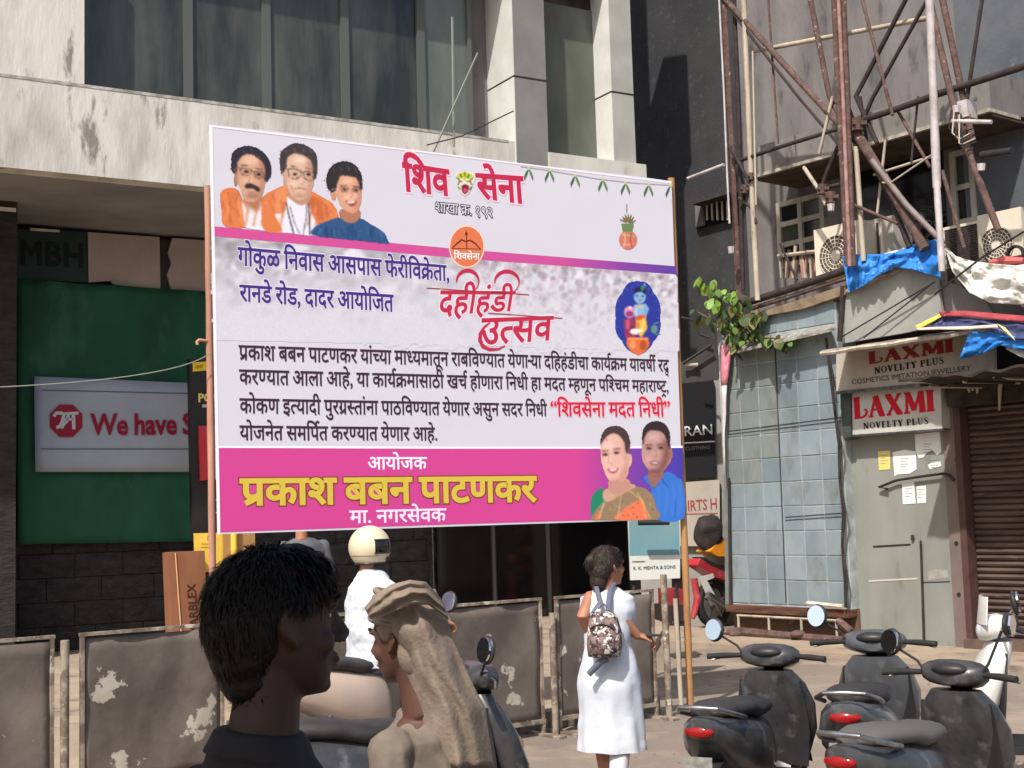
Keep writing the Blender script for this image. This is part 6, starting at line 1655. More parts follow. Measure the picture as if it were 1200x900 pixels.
s = make_scooter(greypaint, 'dark grey scooter in front of the tiled cabin base, round blue mirror', sides=(1,), sc=1.0); put(s, (958, 722), 1.135, LM, hd(22))
s = make_scooter(blackpaint, 'black scooter with pale grey side panels before the painted sheet door', 'hex', mat('grey_seat', srgb(90, 88, 86), rough=.6), sc=.96); put(s, (1045, 752), 1.09, LM, hd(42), .96)
s = make_scooter(whitepaint, 'white scooter turned to the left in front of the roller shutter', 'pale', screen=True, sides=(1,), sc=1.04); put(s, (1189, 707), 1.18, LM, hd(-78), 1.04)
s = make_scooter(blackpaint, 'black scooter mostly hidden beside the man in the brown head cloth', sides=(-1,)); put(s, (571, 762), 1.135, RM, hd(66))

# red motorcycle at the far end, carrying a black bag and an orange box
mc = thing('motorcycle', 'red and white motorcycle with black bag and orange box behind the tiled cabin', 'motorcycle')
redp = gloss('red_paint', srgb(176, 34, 44)); orange = mat('orange_plastic', srgb(236, 150, 40), rough=.5)
MP = Plane.__new__(Plane); MP.o = V((RF.hit(836, 706, -.9).x, RF.hit(836, 706, -.9).y, 0)); MP.d = RF.n.copy(); MP.n = -RF.d
def mo(name, g, m, sm=45, par=None): return obj(name, g, m, par or mc, smooth=sm)
cw = MP.hit(836, 706); rW = .36
mc.location = V((cw.x, cw.y, 0))
wz = rW
cw = V((cw.x, cw.y, wz))
def mq(u, z, o=0): return cw + MP.d * u + V((0, 0, z)) - MP.n * o
wh = mo('wheel', G().wheel(cw, MP.n, rW, .13), black_rubber)
mo('rim', G().wheel(cw, MP.n, rW, .1, 24, 0, [(rW * .74, -.04), (rW * .74, .04), (rW * .66, .03), (rW * .66, -.03)]), darkrust, par=wh)
for k in range(5):
    a = k * 2 * math.pi / 5 + .3
    mo('spoke', G().tube([mq(.03 * math.cos(a), .03 * math.sin(a), .02), mq(rW * .7 * math.cos(a), rW * .7 * math.sin(a), .02)], [.03, .02], 6), steel, par=wh)
wh2 = mo('wheel', G().wheel(cw + MP.d * 1.3, MP.n, rW, .11), black_rubber)
mo('tail', G().prism([mq(*p) for p in ((-.42, .60, .12), (-.36, .70, .12), (-.1, .56, .12), (.3, .44, .12), (.35, .30, .12), (-.05, .40, .12))], MP.n * .24), redp, 30)
mo('white_panel', G().prism([mq(*p) for p in ((-.42, .42, .14), (-.12, .46, .14), (-.1, .40, .14), (-.26, .36, .14), (-.10, .14, .14), (-.06, .0, .14), (-.18, -.02, .14), (-.26, .12, .14))], MP.n * .02), whitepaint, 30)
mo('rear_mudguard', G().tube([mq(-.40, .40), mq(-.34, .10), mq(-.42, -.12), mq(-.46, -.20)], [.05, .06, .05, .03], 8), redp)
mo('seat', G().prism([mq(*p) for p in ((-.30, .72, .11), (.0, .60, .11), (.5, .50, .11), (.5, .42, .11), (0, .48, .11), (-.3, .60, .11))], MP.n * .22), black_plastic, 30)
mo('engine', G().ball(mq(.55, .05, .0), (.22, .18, .2)), darkrust, True)
mo('swing_arm', G().tube([mq(0, 0, .1), mq(.5, .02, .1)], .035, 8), steel)
mo('exhaust', G().tube([mq(.4, -.1, .16), mq(0, .0, .18), mq(-.3, .16, .18)], [.04, .06, .05], 10), steel)
mo('fuel_tank', G().ball(mq(.75, .55, .0), (.3, .17, .16)), redp, True)
mo('handlebar', G().tube([mq(1.0, .66, .35), mq(1.02, .72, .15), mq(1.02, .72, -.15), mq(1.0, .66, -.35)], .014, 8), black_plastic)
mo('fork', G().tube([mq(1.02, .66, .06), mq(1.3, 0, .06)], .025, 8), steel)
b = MP.hit(830, 625)
bg_ = G().ball(b, (.22, .2, .30), 18, 12)
for i, p in enumerate(bg_.v): bg_.v[i] = p + V((1, 1, 1)) * .09 * noise.noise(p * 4) + V((0, 0, .03)) * noise.noise(p * 13)
obj('bag', bg_, mat('black_bag', srgb(58, 50, 48), srgb(38, 34, 34), rough=.85, sc=6, bump=.6), label='bulging black bag on the motorcycle behind the cabin corner', cat='bag', smooth=True)
obj('box', pprism(MP, [(832, 646), (842, 635), (856, 632), (858, 652), (842, 652)], .16, .3), orange, label='orange box strapped under the black bag on the motorcycle', cat='box')
obj('crate', G().rbox(Plane(790, 17, 84), 779, 691, 801, 709, 0, .4), mat('red_crate', srgb(150, 40, 44), srgb(120, 30, 34), rough=.6, sc=3), label='red crate beyond the barrier, left of the bamboo pole', cat='crate')
obj('crate', G().rbox(Plane(790, 17, 84), 776, 710, 803, 728, 0, .5), mat('dark_crate', srgb(44, 30, 30), rough=.8), label='dark crate under the red crate beyond the barrier', cat='crate')

# small stones and scraps lying on the road
rs = random.Random(31); g = G()
for i in range(420):
    p = V((rs.uniform(-3, 9), rs.uniform(8.5, 18), 0)); r = rs.uniform(.006, .022)
    pts = [p + V((r * math.cos(a) * rs.uniform(.7, 1.2), r * math.sin(a) * rs.uniform(.7, 1.2), .001)) for a in (0, 1.3, 2.6, 3.9, 5.1)]
    g.loft([pts, [q_ * .4 + p * .6 + V((0, 0, r * .7)) for q_ in pts]])
obj('gravel', g, mat('stone_chips', srgb(128, 120, 110), srgb(92, 86, 80), rough=.95, sc=30, world=True), label='loose stone chips scattered on the road before the shops', cat='gravel', kind='stuff')
# ---------------------------------------------------------------- unseen awning, added behind the viewer only to shade the nearest man
aw = thing('awning', 'added canvas shade on two posts, unseen behind the viewer', 'awning', (0, 0, 0))
obj('canvas', G().sheet(lambda u, v: (-3.6 + 5.8 * u, -2.2 + 4.1 * v, 3.35 - .12 * math.sin(u * 3.14) - .3 * v * .3), 12, 6, (0, 0, .01)), mat('added_shade_canvas', srgb(120, 110, 96), rough=.9), aw)
for x in (-3.1, 2.1): obj('post', G().tube([(x, -2.1, 0), (x, -2.1, 3.3)], .03, 8), darkrust, aw)
# ---------------------------------------------------------------- people
skin_b = mat('brown_skin', srgb(176, 122, 94), srgb(156, 104, 78), rough=.55, sc=6)
skin_d = mat('dark_brown_skin', srgb(92, 60, 46), srgb(76, 48, 38), rough=.55, sc=6)
hairm = mat('black_hair', srgb(14, 12, 12), srgb(22, 19, 18), rough=.55, spec=.25, sc=30, bump=.2)
hairb = mat('dark_brown_hair', srgb(38, 28, 24), srgb(60, 46, 38), rough=.5, sc=30, bump=.4, stretch=(1, 1, .3))
HT = [(-.118, .050, .012, .010), (-.112, .046, .030, .026), (-.100, .038, .050, .042), (-.080, .026, .066, .054), (-.055, .012, .082, .064), (-.02, .002, .093, .071), (.015, -.003, .099, .075), (.05, -.006, .099, .077), (.08, -.010, .089, .069), (.10, -.012, .070, .054), (.115, -.012, .042, .032), (.121, -.012, .012, .01)]
def head_geo(g, c, yaw, s=1.0, tilt=0):
    """face towards +y of the head's own frame; yaw turns it anticlockwise seen from above"""
    M_ = Matrix.Rotation(yaw, 3, 'Z') @ Matrix.Rotation(tilt, 3, 'X')
    T = lambda p: V(c) + M_ @ (V(p) * s)
    rings = []
    for z, cy, ry, hw in HT:
        r = []
        for i in range(24):
            a = 2 * math.pi * i / 24; sn = math.sin(a)
            y = cy + ry * sn * (.95 if sn > 0 else 1)
            r.append(T((hw * math.copysign(abs(math.cos(a)) ** .9, math.cos(a)), y, z)))
        rings.append(r)
    g.loft(rings)
    g.tube([T((0, .090, .030)), T((0, .103, .0)), T((0, .116, -.022)), T((0, .108, -.034))], [.007 * s, .009 * s, .0125 * s, .010 * s], 10)
    for sx in (-1, 1):
        g.ball(T((sx * .014, .102, -.030)), V((.009, .010, .008)) * s, 8, 6)
        g.ball(T((sx * .034, .083, .030)), V((.024, .012, .008)) * s, 10, 6, 0, M_)
        g.ball(T((sx * .044, .062, -.03)), V((.022, .022, .026)) * s, 10, 6, 0, M_)
        # ear: rim and lobe
        e0 = [T((sx * (.076 + .014 * math.sin(k / 8 * math.pi)), -.006 - .022 * math.sin((k / 8) * math.pi * 1.15) + .006, .030 - .062 * k / 8)) for k in range(9)]
        g.tube(e0, [.0058 * s] * 8 + [.009 * s], 8)
        g.ball(T((sx * .077, -.006, 0)), V((.008, .018, .028)) * s, 10, 8, 0, M_ @ Matrix.Rotation(sx * .35, 3, 'Z'))
    g.ball(T((0, .094, -.056)), V((.024, .011, .006)) * s, 12, 6, 0, M_)
    g.ball(T((0, .092, -.069)), V((.021, .011, .008)) * s, 12, 6, 0, M_)
    g.ball(T((0, .072, -.102)), V((.022, .020, .016)) * s, 12, 6, 0, M_)
    g.tube([T((0, -.030, -.22)), T((0, -.018, -.12)), T((0, -.012, -.04))], [.062 * s, .054 * s, .056 * s], 16)
    return T, M_
def face_parts(T, M_, s, par, lipc=(120, 70, 64)):
    for sx in (-1, 1):
        e = obj('eye', G().ball(T((sx * .032, .0715, .012)), V((.013, .010, .008)) * s, 12, 8, 0, M_), mat('eye_white', srgb(196, 188, 180), rough=.3), par, smooth=True)
        obj('iris', G().ball(T((sx * .032, .0795, .012)), V((.006, .004, .006)) * s, 10, 6, 0, M_), mat('iris', srgb(30, 20, 16), rough=.2), e, smooth=True)
        obj('eyebrow', G().tube([T((sx * .014, .099, .034)), T((sx * .034, .098, .040)), T((sx * .054, .082, .034))], [.004 * s, .005 * s, .002 * s], 6), hairm, par)
    obj('lips', G().ball(T((0, .0965, -.062)), V((.022, .008, .008)) * s, 12, 6, 0, M_), mat('lips', srgb(*lipc), rough=.5), par, smooth=True)
def hair_geo(T, M_, s, balls, m, par, strands=500, ln=.03, seed=0, wild=.35, name='hair', vox=.005):
    g = G()
    for c, d in balls: g.ball(T(c), V(d) * s, 24, 16, 0, M_)
    h = g.remesh(vox, 3)
    for i, p in enumerate(h.v): h.v[i] = p + V((noise.noise(p * 60), noise.noise(p * 60 + V((9, 0, 0))), noise.noise(p * 60 + V((0, 9, 0))))) * (.006 if name != 'straight_hair' else .003) * s
    o = obj(name, h, m, par, smooth=True)
    rs = random.Random(seed); st = G()
    base = h.v
    for i in range(strands):
        p = base[rs.randrange(len(base))]
        ql = M_.inverted() @ (p - T((0, 0, 0)))
        if ql.y > -.035 * s and ql.z < .03 * s: continue
        c = T(balls[0][0]); n = (p - c).normalized()
        dwn = V((0, 0, -1)); t = (dwn - n * dwn.dot(n)).normalized() if abs(n.z) < .95 else V((rs.uniform(-1, 1), rs.uniform(-1, 1), 0)).normalized()
        t = (t + V((rs.uniform(-1, 1), rs.uniform(-1, 1), rs.uniform(-1, 1))) * (.8 if name != 'straight_hair' else .28)).normalized()
        d = (n * wild + t * (1 - wild)).normalized(); L = ln * rs.uniform(.5, 1.2) * s
        w_ = d.cross(n).normalized() * .0016 * s
        a = p - n * .003; b_ = p + d * L * .5 + n * .002; e = p + d * L + V((0, 0, -.12 * L))
        st.add([a - w_, a + w_, b_ + w_ * .8, b_ - w_ * .8, e], [(0, 1, 2, 3), (3, 2, 4)])
    obj('loose_strands', st, m, o, kind='stuff')
    return o
def hand_geo(g, w_, d, pn, curl=.5, s=1.0, side=1):
    """palm and five fingers from wrist w_ along d, pn the palm's normal"""
    d = V(d).normalized(); pn = V(pn); pn = (pn - d * pn.dot(d)).normalized(); x = d.cross(pn) * side; w_ = V(w_)
    g.capsule([w_ - d * .02, w_ + d * .02, w_ + d * .075], [.021 * s, .025 * s, .022 * s], 10)
    for k in (-1, 1): g.capsule([w_ + x * k * .012 + d * .02, w_ + x * k * .024 + d * .082], [.016 * s, .013 * s], 8)
    for k, (o, L, r) in enumerate(((-.030, .062, .0078), (-.010, .078, .0085), (.010, .086, .0088), (.030, .076, .0085))):
        b_ = w_ + d * .085 + x * o; a = curl * (1 + .12 * k)
        d1 = d * math.cos(a * .6) - pn * -math.sin(a * .6); d2 = d * math.cos(a * 1.5) + pn * math.sin(a * 1.5); d3 = d * math.cos(a * 2.2) + pn * math.sin(a * 2.2)
        p1 = b_ + d1 * L * .45; p2 = p1 + d2 * L * .32; p3 = p2 + d3 * L * .25
        g.capsule([b_ - d * .015, p1, p2, p3], [r * s * 1.1, r * s, r * s * .92, r * s * .8], 8)
    t0 = w_ + d * .022 + x * .024; t1 = t0 + (d * .5 + x * .8 + pn * .2).normalized() * .036; t2 = t1 + (d * .85 + x * .35 + pn * .3).normalized() * .03
    g.capsule([t0, t1, t2], [.013 * s, .0105 * s, .009 * s], 8)
def bring(c, rx, ry, yaw, n=24, rip=0, k=7, ph=0):
    M_ = Matrix.Rotation(yaw, 3, 'Z'); out = []
    for i in range(n):
        a = 2 * math.pi * i / n; q_ = 1 + rip * math.sin(a * k + ph)
        out.append(V(c) + M_ @ V((math.copysign(abs(math.cos(a)) ** .85, math.cos(a)) * rx * q_, math.sin(a) * ry * q_, 0)))
    return out
def torso(g, base, yaw, zs, sc=1.0, lean=V((0, 0, 0)), rip=0):
    """zs: (z, half width, half depth, forward offset)"""
    M_ = Matrix.Rotation(yaw, 3, 'Z'); rings = []
    zmax = zs[-1][0]; z0 = zs[0][0]
    for i, (z, rx, ry, fo_) in enumerate(zs):
        c = V(base) + M_ @ V((0, fo_, 0)) * sc + V((0, 0, z * sc)) + lean * ((z - z0) / (zmax - z0))
        rings.append(bring(c, rx * sc, ry * sc, yaw, 28, rip, 6, i * 1.7))
    g.loft(rings)
    return g
def wrinkle(h, amp, f, seed=0):
    for i, p in enumerate(h.v):
        q_ = V((p.x * f, p.y * f, p.z * f * .8 + seed))
        h.v[i] = p + V((noise.noise(q_), noise.noise(q_ + V((5, 0, 0))), noise.noise(q_ + V((0, 5, 0))) * .4)) * amp
    return h

# --- nearest man, back of the head to the viewer, face turned right
Yn = 2.28
hc = at(324, 731, Yn); hc = V((hc.x, hc.y, hc.z))
yaw = R(-62)
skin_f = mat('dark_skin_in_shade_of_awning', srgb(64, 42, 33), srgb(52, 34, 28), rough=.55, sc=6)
m1 = thing('person', 'man with short black hair and dark shirt in the shade, seen from behind', 'person', (hc.x - .02, hc.y, 0))
g = G(); T, M_ = head_geo(g, hc, yaw, 1.02)
bx, by = hc.x - .03, hc.y + .0
SH = hc.z - .295
by_ = R(-48)
torso(g, (bx, by, 0), by_, [(.02, .09, .1, 0), (.88, .15, .11, 0), (1.0, .15, .115, 0), (1.2, .175, .12, 0), (SH - .08, .18, .12, 0), (SH + .0, .17, .10, 0), (SH + .06, .09, .075, 0), (SH + .10, .06, .06, .0)])
RM_ = Matrix.Rotation(by_, 3, 'Z')
def loc(c, M2, p): return V(c) + M2 @ V(p)
for sx in (-1, 1):
    sh_ = loc((bx, by, SH - .02), RM_, (sx * .185, 0, 0)); el_ = loc((bx, by, SH - .31), RM_, (sx * .25, -.02, 0)); wr = loc((bx, by, SH - .55), RM_, (sx * .24, .09, 0))
    g.capsule([sh_, el_, wr], [.052, .042, .028], 12); hand_geo(g, wr, (wr - el_), RM_ @ V((-sx, 0, 0)), .5, 1, -sx)
    hp = loc((bx, by, .92), RM_, (sx * .09, 0, 0)); kn = loc((bx, by, .5), RM_, (sx * .10, .02, 0)); an = loc((bx, by, .09), RM_, (sx * .11, -.01, 0))
    g.capsule([hp, kn, an], [.085, .058, .042], 12); g.capsule([an + V((0, 0, -.04)), loc(an + V((0, 0, -.045)), RM_, (0, .15, 0))], [.042, .035], 10)
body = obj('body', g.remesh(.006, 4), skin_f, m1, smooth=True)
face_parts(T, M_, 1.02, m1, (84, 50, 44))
hair_geo(T, M_, 1.02, [((0, -.018, .034), (.081, .103, .091)), ((0, -.045, .0), (.078, .078, .082)), ((0, -.056, -.045), (.064, .054, .055)), ((0, -.050, -.085), (.05, .045, .04)), ((0, .022, .068), (.066, .074, .060))], hairm, m1, 9000, .030, 1, .10, name='straight_hair', vox=.004)
darkshirt = mat('dark_shirt', srgb(44, 42, 46), srgb(34, 33, 36), rough=.85, sc=5, bump=.2)
g = G(); torso(g, (bx, by, 0), by_, [(.82, .175, .135, 0), (1.0, .172, .132, 0), (1.2, .195, .138, 0), (SH - .08, .20, .138, 0), (SH + .0, .19, .118, 0), (SH + .055, .115, .09, 0), (SH + .085, .080, .078, .0)])
for sx in (-1, 1):
    sh_ = loc((bx, by, SH - .02), RM_, (sx * .185, 0, 0)); el_ = loc((bx, by, SH - .30), RM_, (sx * .25, -.02, 0))
    g.capsule([sh_, el_], [.07, .064], 12)
g.tube([T((0, -.034, -.205)), T((0, -.03, -.165))], [.088, .076], 18)
obj('shirt', wrinkle(wrinkle(g.remesh(.008, 3), .010, 9, 1), .005, 24, 5), darkshirt, m1, smooth=True)
def trousers(bx, by, yawb, ht, m, par, wx=.09):
    g = G(); RM2 = Matrix.Rotation(yawb, 3, 'Z')
    torso(g, (bx, by, 0), yawb, [(ht - .14, .165, .13, 0), (ht, .165, .13, 0), (ht + .08, .16, .125, 0)])
    for sx in (-1, 1):
        g.capsule([loc((bx, by, ht), RM2, (sx * wx, 0, 0)), loc((bx, by, .5), RM2, (sx * .10, .02, 0)), loc((bx, by, .12), RM2, (sx * .11, -.01, 0))], [.095, .075, .062], 12)
    obj('trousers', wrinkle(g.remesh(.012, 3), .008, 8, 3), m, par, smooth=True)
jeans = mat('blue_grey_denim', srgb(98, 112, 140), srgb(74, 86, 112), rough=.85, sc=7, bump=.2)
trousers(bx, by, by_, .9, darkshirt, m1)
def shoes(bx, by, yawb, m, par, dx=.11):
    RM2 = Matrix.Rotation(yawb, 3, 'Z')
    for sx in (-1, 1):
        g = G(); a = loc((bx, by, .045), RM2, (sx * dx, -.04, 0)); b_ = loc((bx, by, .035), RM2, (sx * dx, .15, 0)); g.capsule([a, b_], [.05, .042], 12)
        obj('shoe', g, m, par, smooth=True)
shoes(bx, by, by_, black_plastic, m1)

# --- man with a brown cloth wrapped over his head
Yt = 3.9
hc = at(476, 748, Yt)
yaw = R(60)
m2 = thing('person', 'man facing left with a brown cloth draped over his head and shoulders', 'person', (hc.x + .02, hc.y, 0))
g = G(); T, M_ = head_geo(g, hc, yaw, 1.0, R(-8))
bx, by = hc.x + .055, hc.y + .01
SH = hc.z - .27; by_ = R(60); RM_ = Matrix.Rotation(by_, 3, 'Z')
torso(g, (bx, by, 0), by_, [(.02, .09, .1, 0), (.8, .15, .12, 0), (1.0, .155, .12, 0), (SH - .08, .175, .115, 0), (SH, .16, .10, 0), (SH + .06, .085, .07, 0), (SH + .10, .058, .06, .01)])
for sx in (-1, 1):
    sh_ = loc((bx, by, SH - .02), RM_, (sx * .175, 0, 0)); el_ = loc((bx, by, SH - .30), RM_, (sx * .23, -.02, 0)); wr = loc((bx, by, SH - .52), RM_, (sx * .22, .12, 0))
    g.capsule([sh_, el_, wr], [.048, .038, .026], 12); hand_geo(g, wr, (wr - el_), RM_ @ V((-sx, 0, 0)), .5, 1, -sx)
    g.capsule([loc((bx, by, .85), RM_, (sx * .09, 0, 0)), loc((bx, by, .46), RM_, (sx * .10, .02, 0)), loc((bx, by, .09), RM_, (sx * .11, -.01, 0))], [.08, .055, .04], 12)
obj('body', g.remesh(.006, 4), skin_d, m2, smooth=True)
face_parts(T, M_, 1.0, m2)
clothm = mat('brown_cotton_cloth', srgb(146, 130, 114), srgb(120, 106, 93), rough=.9, sc=12, bump=.3, bsc=60)
# cap of the wrap: tight over the skull, open towards the face
g = G()
def capf(u, v):
    a = R(200) + u * R(300)                  # around the head, leaving the face free
    el_ = v
    z = .128 - .20 * v; rr_ = .02 + .103 * math.sin(min(1, v * 1.5) * math.pi / 2)
    y = -.012 + rr_ * 1.12 * math.cos(a - math.pi / 2 - math.pi) ; x = rr_ * .98 * math.sin(a - math.pi / 2 - math.pi)
    n = .006 * math.sin(u * 22 + v * 9) + .008 * noise.noise(V((u * 5, v * 4, 2)))
    return T((x * (1 + n * 6), y * (1 + n * 6), z))
g = G(); g.ball(T((0, -.022, .040)), V((.088, .106, .092)), 24, 16, 0, M_); g.ball(T((0, -.050, -.03)), V((.082, .074, .10)), 24, 16, 0, M_)
h = g.remesh(.006, 4)
for i, p in enumerate(h.v):
    q_ = M_.inverted() @ (p - hc)
    ridge = math.sin((q_.z * .9 + q_.y * .8 + q_.x * .3) * 75 + 3 * noise.noise(q_ * 12)) * .0012
    h.v[i] = p + (p - hc).normalized() * (ridge + .003 * noise.noise(q_ * 18))
cl = obj('head_cloth', h, clothm, m2, smooth=True)
# rolled bands crossing the brow
for j in range(6):
    pts = []
    for k in range(19):
        a = R(-20 + k * 220 / 18)
        zz = .052 + .013 * j - .03 * math.cos(a) * 0 + .012 * math.sin(a * 1.3 + j)
        rx, ry = .091 - .0042 * j, .106 - .0048 * j
        pts.append(T((-rx * math.sin(a - math.pi / 2) * 1.0, -.014 + ry * math.cos(a - math.pi / 2) , zz + .018 * math.sin(a))))
    obj('cloth_fold', G().tube(pts, [.003 + .008 * math.sin(math.pi * k / 18) for k in range(19)], 8), clothm, cl, smooth=True)
# long fall of cloth from the crown down behind the shoulder (to the right)
def fall(u, v):
    # v down along the length, u across
    px_a = [(436, 706), (446, 738), (460, 764), (472, 795), (482, 835), (488, 900)]; px_b = [(510, 690), (523, 720), (531, 750), (547, 787), (568, 830), (580, 900)]
    def ip(L_, t):
        k = t * (len(L_) - 1); j = min(int(k), len(L_) - 2); f = k - j
        return V((L_[j][0] + (L_[j + 1][0] - L_[j][0]) * f, L_[j][1] + (L_[j + 1][1] - L_[j][1]) * f))
    q_ = ip(px_a, v).lerp(ip(px_b, v), u)
    dep = Yt - .035 - .115 * math.sin(math.pi * (.04 + .9 * u)) + .05 * max(0, .25 - v) * 4 + .02 * v + .011 * math.sin(u * 19 - v * 5 + 2 * noise.noise(V((u * 3, v * 4, 0)))) + .016 * noise.noise(V((u * 6, v * 5, 5)))
    return at(q_.x, q_.y, dep)
g = G(); g.sheet(fall, 40, 40, (0, .006, 0)); obj('hanging_end', g, clothm, cl, smooth=True)
def wrap(u, v):
    def ip(L_, t):
        k = t * (len(L_) - 1); j = min(int(k), len(L_) - 2); f = k - j
        return V((L_[j][0] + (L_[j + 1][0] - L_[j][0]) * f, L_[j][1] + (L_[j + 1][1] - L_[j][1]) * f))
    q_ = ip([(427, 712), (439, 697), (458, 685), (480, 679.5), (499, 682), (518, 704)], u).lerp(ip([(434, 726), (447, 724), (465, 715), (484, 708), (502, 709), (526, 726)], u), v)
    dep = Yt - .06 - .105 * math.sin(math.pi * (.06 + .86 * u)) - .022 * math.sin(math.pi * v) + .007 * math.sin(v * 15 + u * 5 + 1.5 * noise.noise(V((u * 4, v * 2, 3)))) + .006 * noise.noise(V((u * 9, v * 5, 8)))
    return at(q_.x, q_.y, dep)
g = G(); g.sheet(wrap, 40, 24, (0, .012, 0)); obj('brow_wrap', g, clothm, cl, smooth=True)
shirt2 = mat('faded_brown_check_shirt', srgb(128, 116, 102), srgb(104, 92, 82), rough=.9, sc=6, bump=.2)
g = G(); torso(g, (bx, by, 0), by_, [(.62, .19, .15, 0), (1.0, .175, .14, 0), (SH - .08, .195, .135, 0), (SH, .18, .118, 0), (SH + .05, .10, .085, 0), (SH + .075, .075, .075, .01)])
for sx in (-1, 1):
    sh_ = loc((bx, by, SH - .02), RM_, (sx * .175, 0, 0)); el_ = loc((bx, by, SH - .30), RM_, (sx * .23, -.02, 0)); wr = loc((bx, by, SH - .48), RM_, (sx * .22, .10, 0))
    g.capsule([sh_, el_, wr], [.068, .056, .045], 12)
obj('shirt', wrinkle(wrinkle(g.remesh(.008, 3), .016, 9, 1), .006, 26, 5), shirt2, m2, smooth=True)
trousers(bx, by, by_, .8, mat('grey_trousers', srgb(96, 88, 82), rough=.9), m2); shoes(bx, by, by_, darkrust, m2)

# --- helmeted rider and his cream scooter
Yr = 9.55
hr = at(434, 642, Yr)
ph_ = math.atan2(fd.y, fd.x)
scn = make_scooter(beigepaint, 'cream and beige scooter ridden by the helmeted man in the white shirt', sc=1.06)
hz = hr.z
seat = V((hr.x + .03, hr.y + .03, 0))
scn.rotation_euler = (0, 0, ph_); scn.location = seat - Matrix.Rotation(ph_, 3, 'Z') @ V((-.10, 0, 0))
yb = ph_ - math.pi / 2
RM_ = Matrix.Rotation(yb, 3, 'Z')
m3 = thing('person', 'scooter rider in a cream full face helmet and loose white shirt', 'person', (seat.x, seat.y, 0))
c0 = V((seat.x, seat.y, 0))
L3 = lambda x, y, z: c0 + RM_ @ V((x, y, 0)) + V((0, 0, z))
SHz = hz - .27
g = G(); T, M_ = head_geo(g, hr, yb - R(38), 1.0)
torso(g, c0 + RM_ @ V((0, -.03, 0)), yb, [(.82, .15, .12, 0), (.95, .155, .125, -.01), (1.1, .16, .125, -.03), (SHz - .12, .18, .13, -.03), (SHz, .16, .11, -.01), (SHz + .06, .085, .08, 0), (SHz + .1, .06, .06, .02)])
for sx in (-1, 1):
    sh_ = L3(sx * .18, -.02, SHz - .02); el_ = L3(sx * .25, .14, SHz - .24); wr = L3(sx * .30, .34, 1.07)
    g.capsule([sh_, el_, wr], [.05, .042, .028], 12); hand_geo(g, wr, V(L3(sx * .30, .5, 1.03)) - wr, V((0, 0, -1)), .9, 1, sx)
    hp = L3(sx * .09, .0, .86); kn = L3(sx * .17, .40, .80); an = L3(sx * .15, .34, .40)
    g.capsule([hp, kn, an], [.085, .06, .045], 12); g.capsule([an, L3(sx * .15, .48, .37)], [.042, .036], 10)
obj('body', g.remesh(.009, 4), skin_b, m3, smooth=True)
g = G(); torso(g, c0 + RM_ @ V((0, -.03, 0)), yb, [(.78, .19, .17, -.01), (.90, .19, .165, -.01), (1.1, .185, .155, -.03), (SHz - .12, .205, .15, -.03), (SHz, .19, .13, -.01), (SHz + .07, .105, .1, 0), (SHz + .125, .075, .08, .01)])
for sx in (-1, 1):
    g.capsule([L3(sx * .18, -.02, SHz - .02), L3(sx * .25, .14, SHz - .24), L3(sx * .30, .32, 1.08)], [.075, .065, .042], 12)
wsh = mat('white_cotton', srgb(208, 212, 218), srgb(194, 199, 208), rough=.85, sc=5, bump=.2)
obj('shirt', wrinkle(wrinkle(g.remesh(.010, 3), .020, 8, 1), .009, 24, 4), wsh, m3, smooth=True)
g = G(); torso(g, c0, yb, [(.74, .17, .14, 0), (.86, .17, .14, 0), (.92, .16, .13, 0)])
for sx in (-1, 1): g.capsule([L3(sx * .09, .0, .84), L3(sx * .17, .40, .80), L3(sx * .15, .34, .44)], [.10, .075, .06], 12)
obj('trousers', wrinkle(g.remesh(.012, 3), .01, 8, 3), jeans, m3, smooth=True)
for sx in (-1, 1): obj('shoe', G().capsule([L3(sx * .15, .32, .38), L3(sx * .15, .52, .36)], [.05, .042], 12), black_plastic, m3, smooth=True)
# helmet: shell with a window at the front
obj('neckband', G().tube([L3(0, .01, SHz + .06), L3(0, .015, SHz + .15)], [.082, .074], 18), black_plastic, m3, smooth=50)
helm = gloss('cream_helmet', srgb(216, 204, 172)); dk = black_plastic
g = G(); nU, nV = 36, 22
def hs(th, phi, r=1):
    # th polar from the top, phi from the front
    x = .128 * r * math.sin(th) * math.sin(phi); y = .148 * r * math.sin(th) * math.cos(phi); z = .150 * r * math.cos(th)
    if z < -.02: x *= 1 - .5 * (-.02 - z); y *= 1 - .3 * (-.02 - z)
    return T((x, y - .005, z + .005))
vs, fs_ = [], []
for i in range(nV + 1):
    for j in range(nU): vs.append(hs(R(1 + 137 * i / nV), 2 * math.pi * j / nU))
for i in range(nV):
    for j in range(nU):
        th = 1 + 137 * (i + .5) / nV; phi = (360 * (j + .5) / nU + 180) % 360 - 180
        if 70 < th < 106 and abs(phi) < 72: continue
        fs_.append((i * nU + j, i * nU + (j + 1) % nU, (i + 1) * nU + (j + 1) % nU, (i + 1) * nU + j))
hel = obj('helmet', G().add(vs, fs_), helm, m3, smooth=True)
g = G(); g.sheet(lambda u, v: hs(R(70 + 36 * v), R(-74 + 148 * u), .985), 20, 6); obj('visor', g, blackglass, hel, smooth=True)
for th in (70, 106): obj('rim', G().tube([hs(R(th), R(-72 + 144 * k / 16), 1.005) for k in range(17)], .005, 6), dk, hel)
obj('rim', G().tube([hs(R(137), 2 * math.pi * k / 24, 1.01) for k in range(25)], .008, 6), dk, hel)
obj('stripe', G().tube([hs(R(112), R(60 + 240 * k / 20), 1.004) for k in range(21)], .0022, 6), mat('thin_brown_stripe', srgb(140, 90, 50), rough=.5), hel)
obj('vent', G().box(hs(R(122), R(12), 1.0), (.04, .03, .02)), dk, hel)

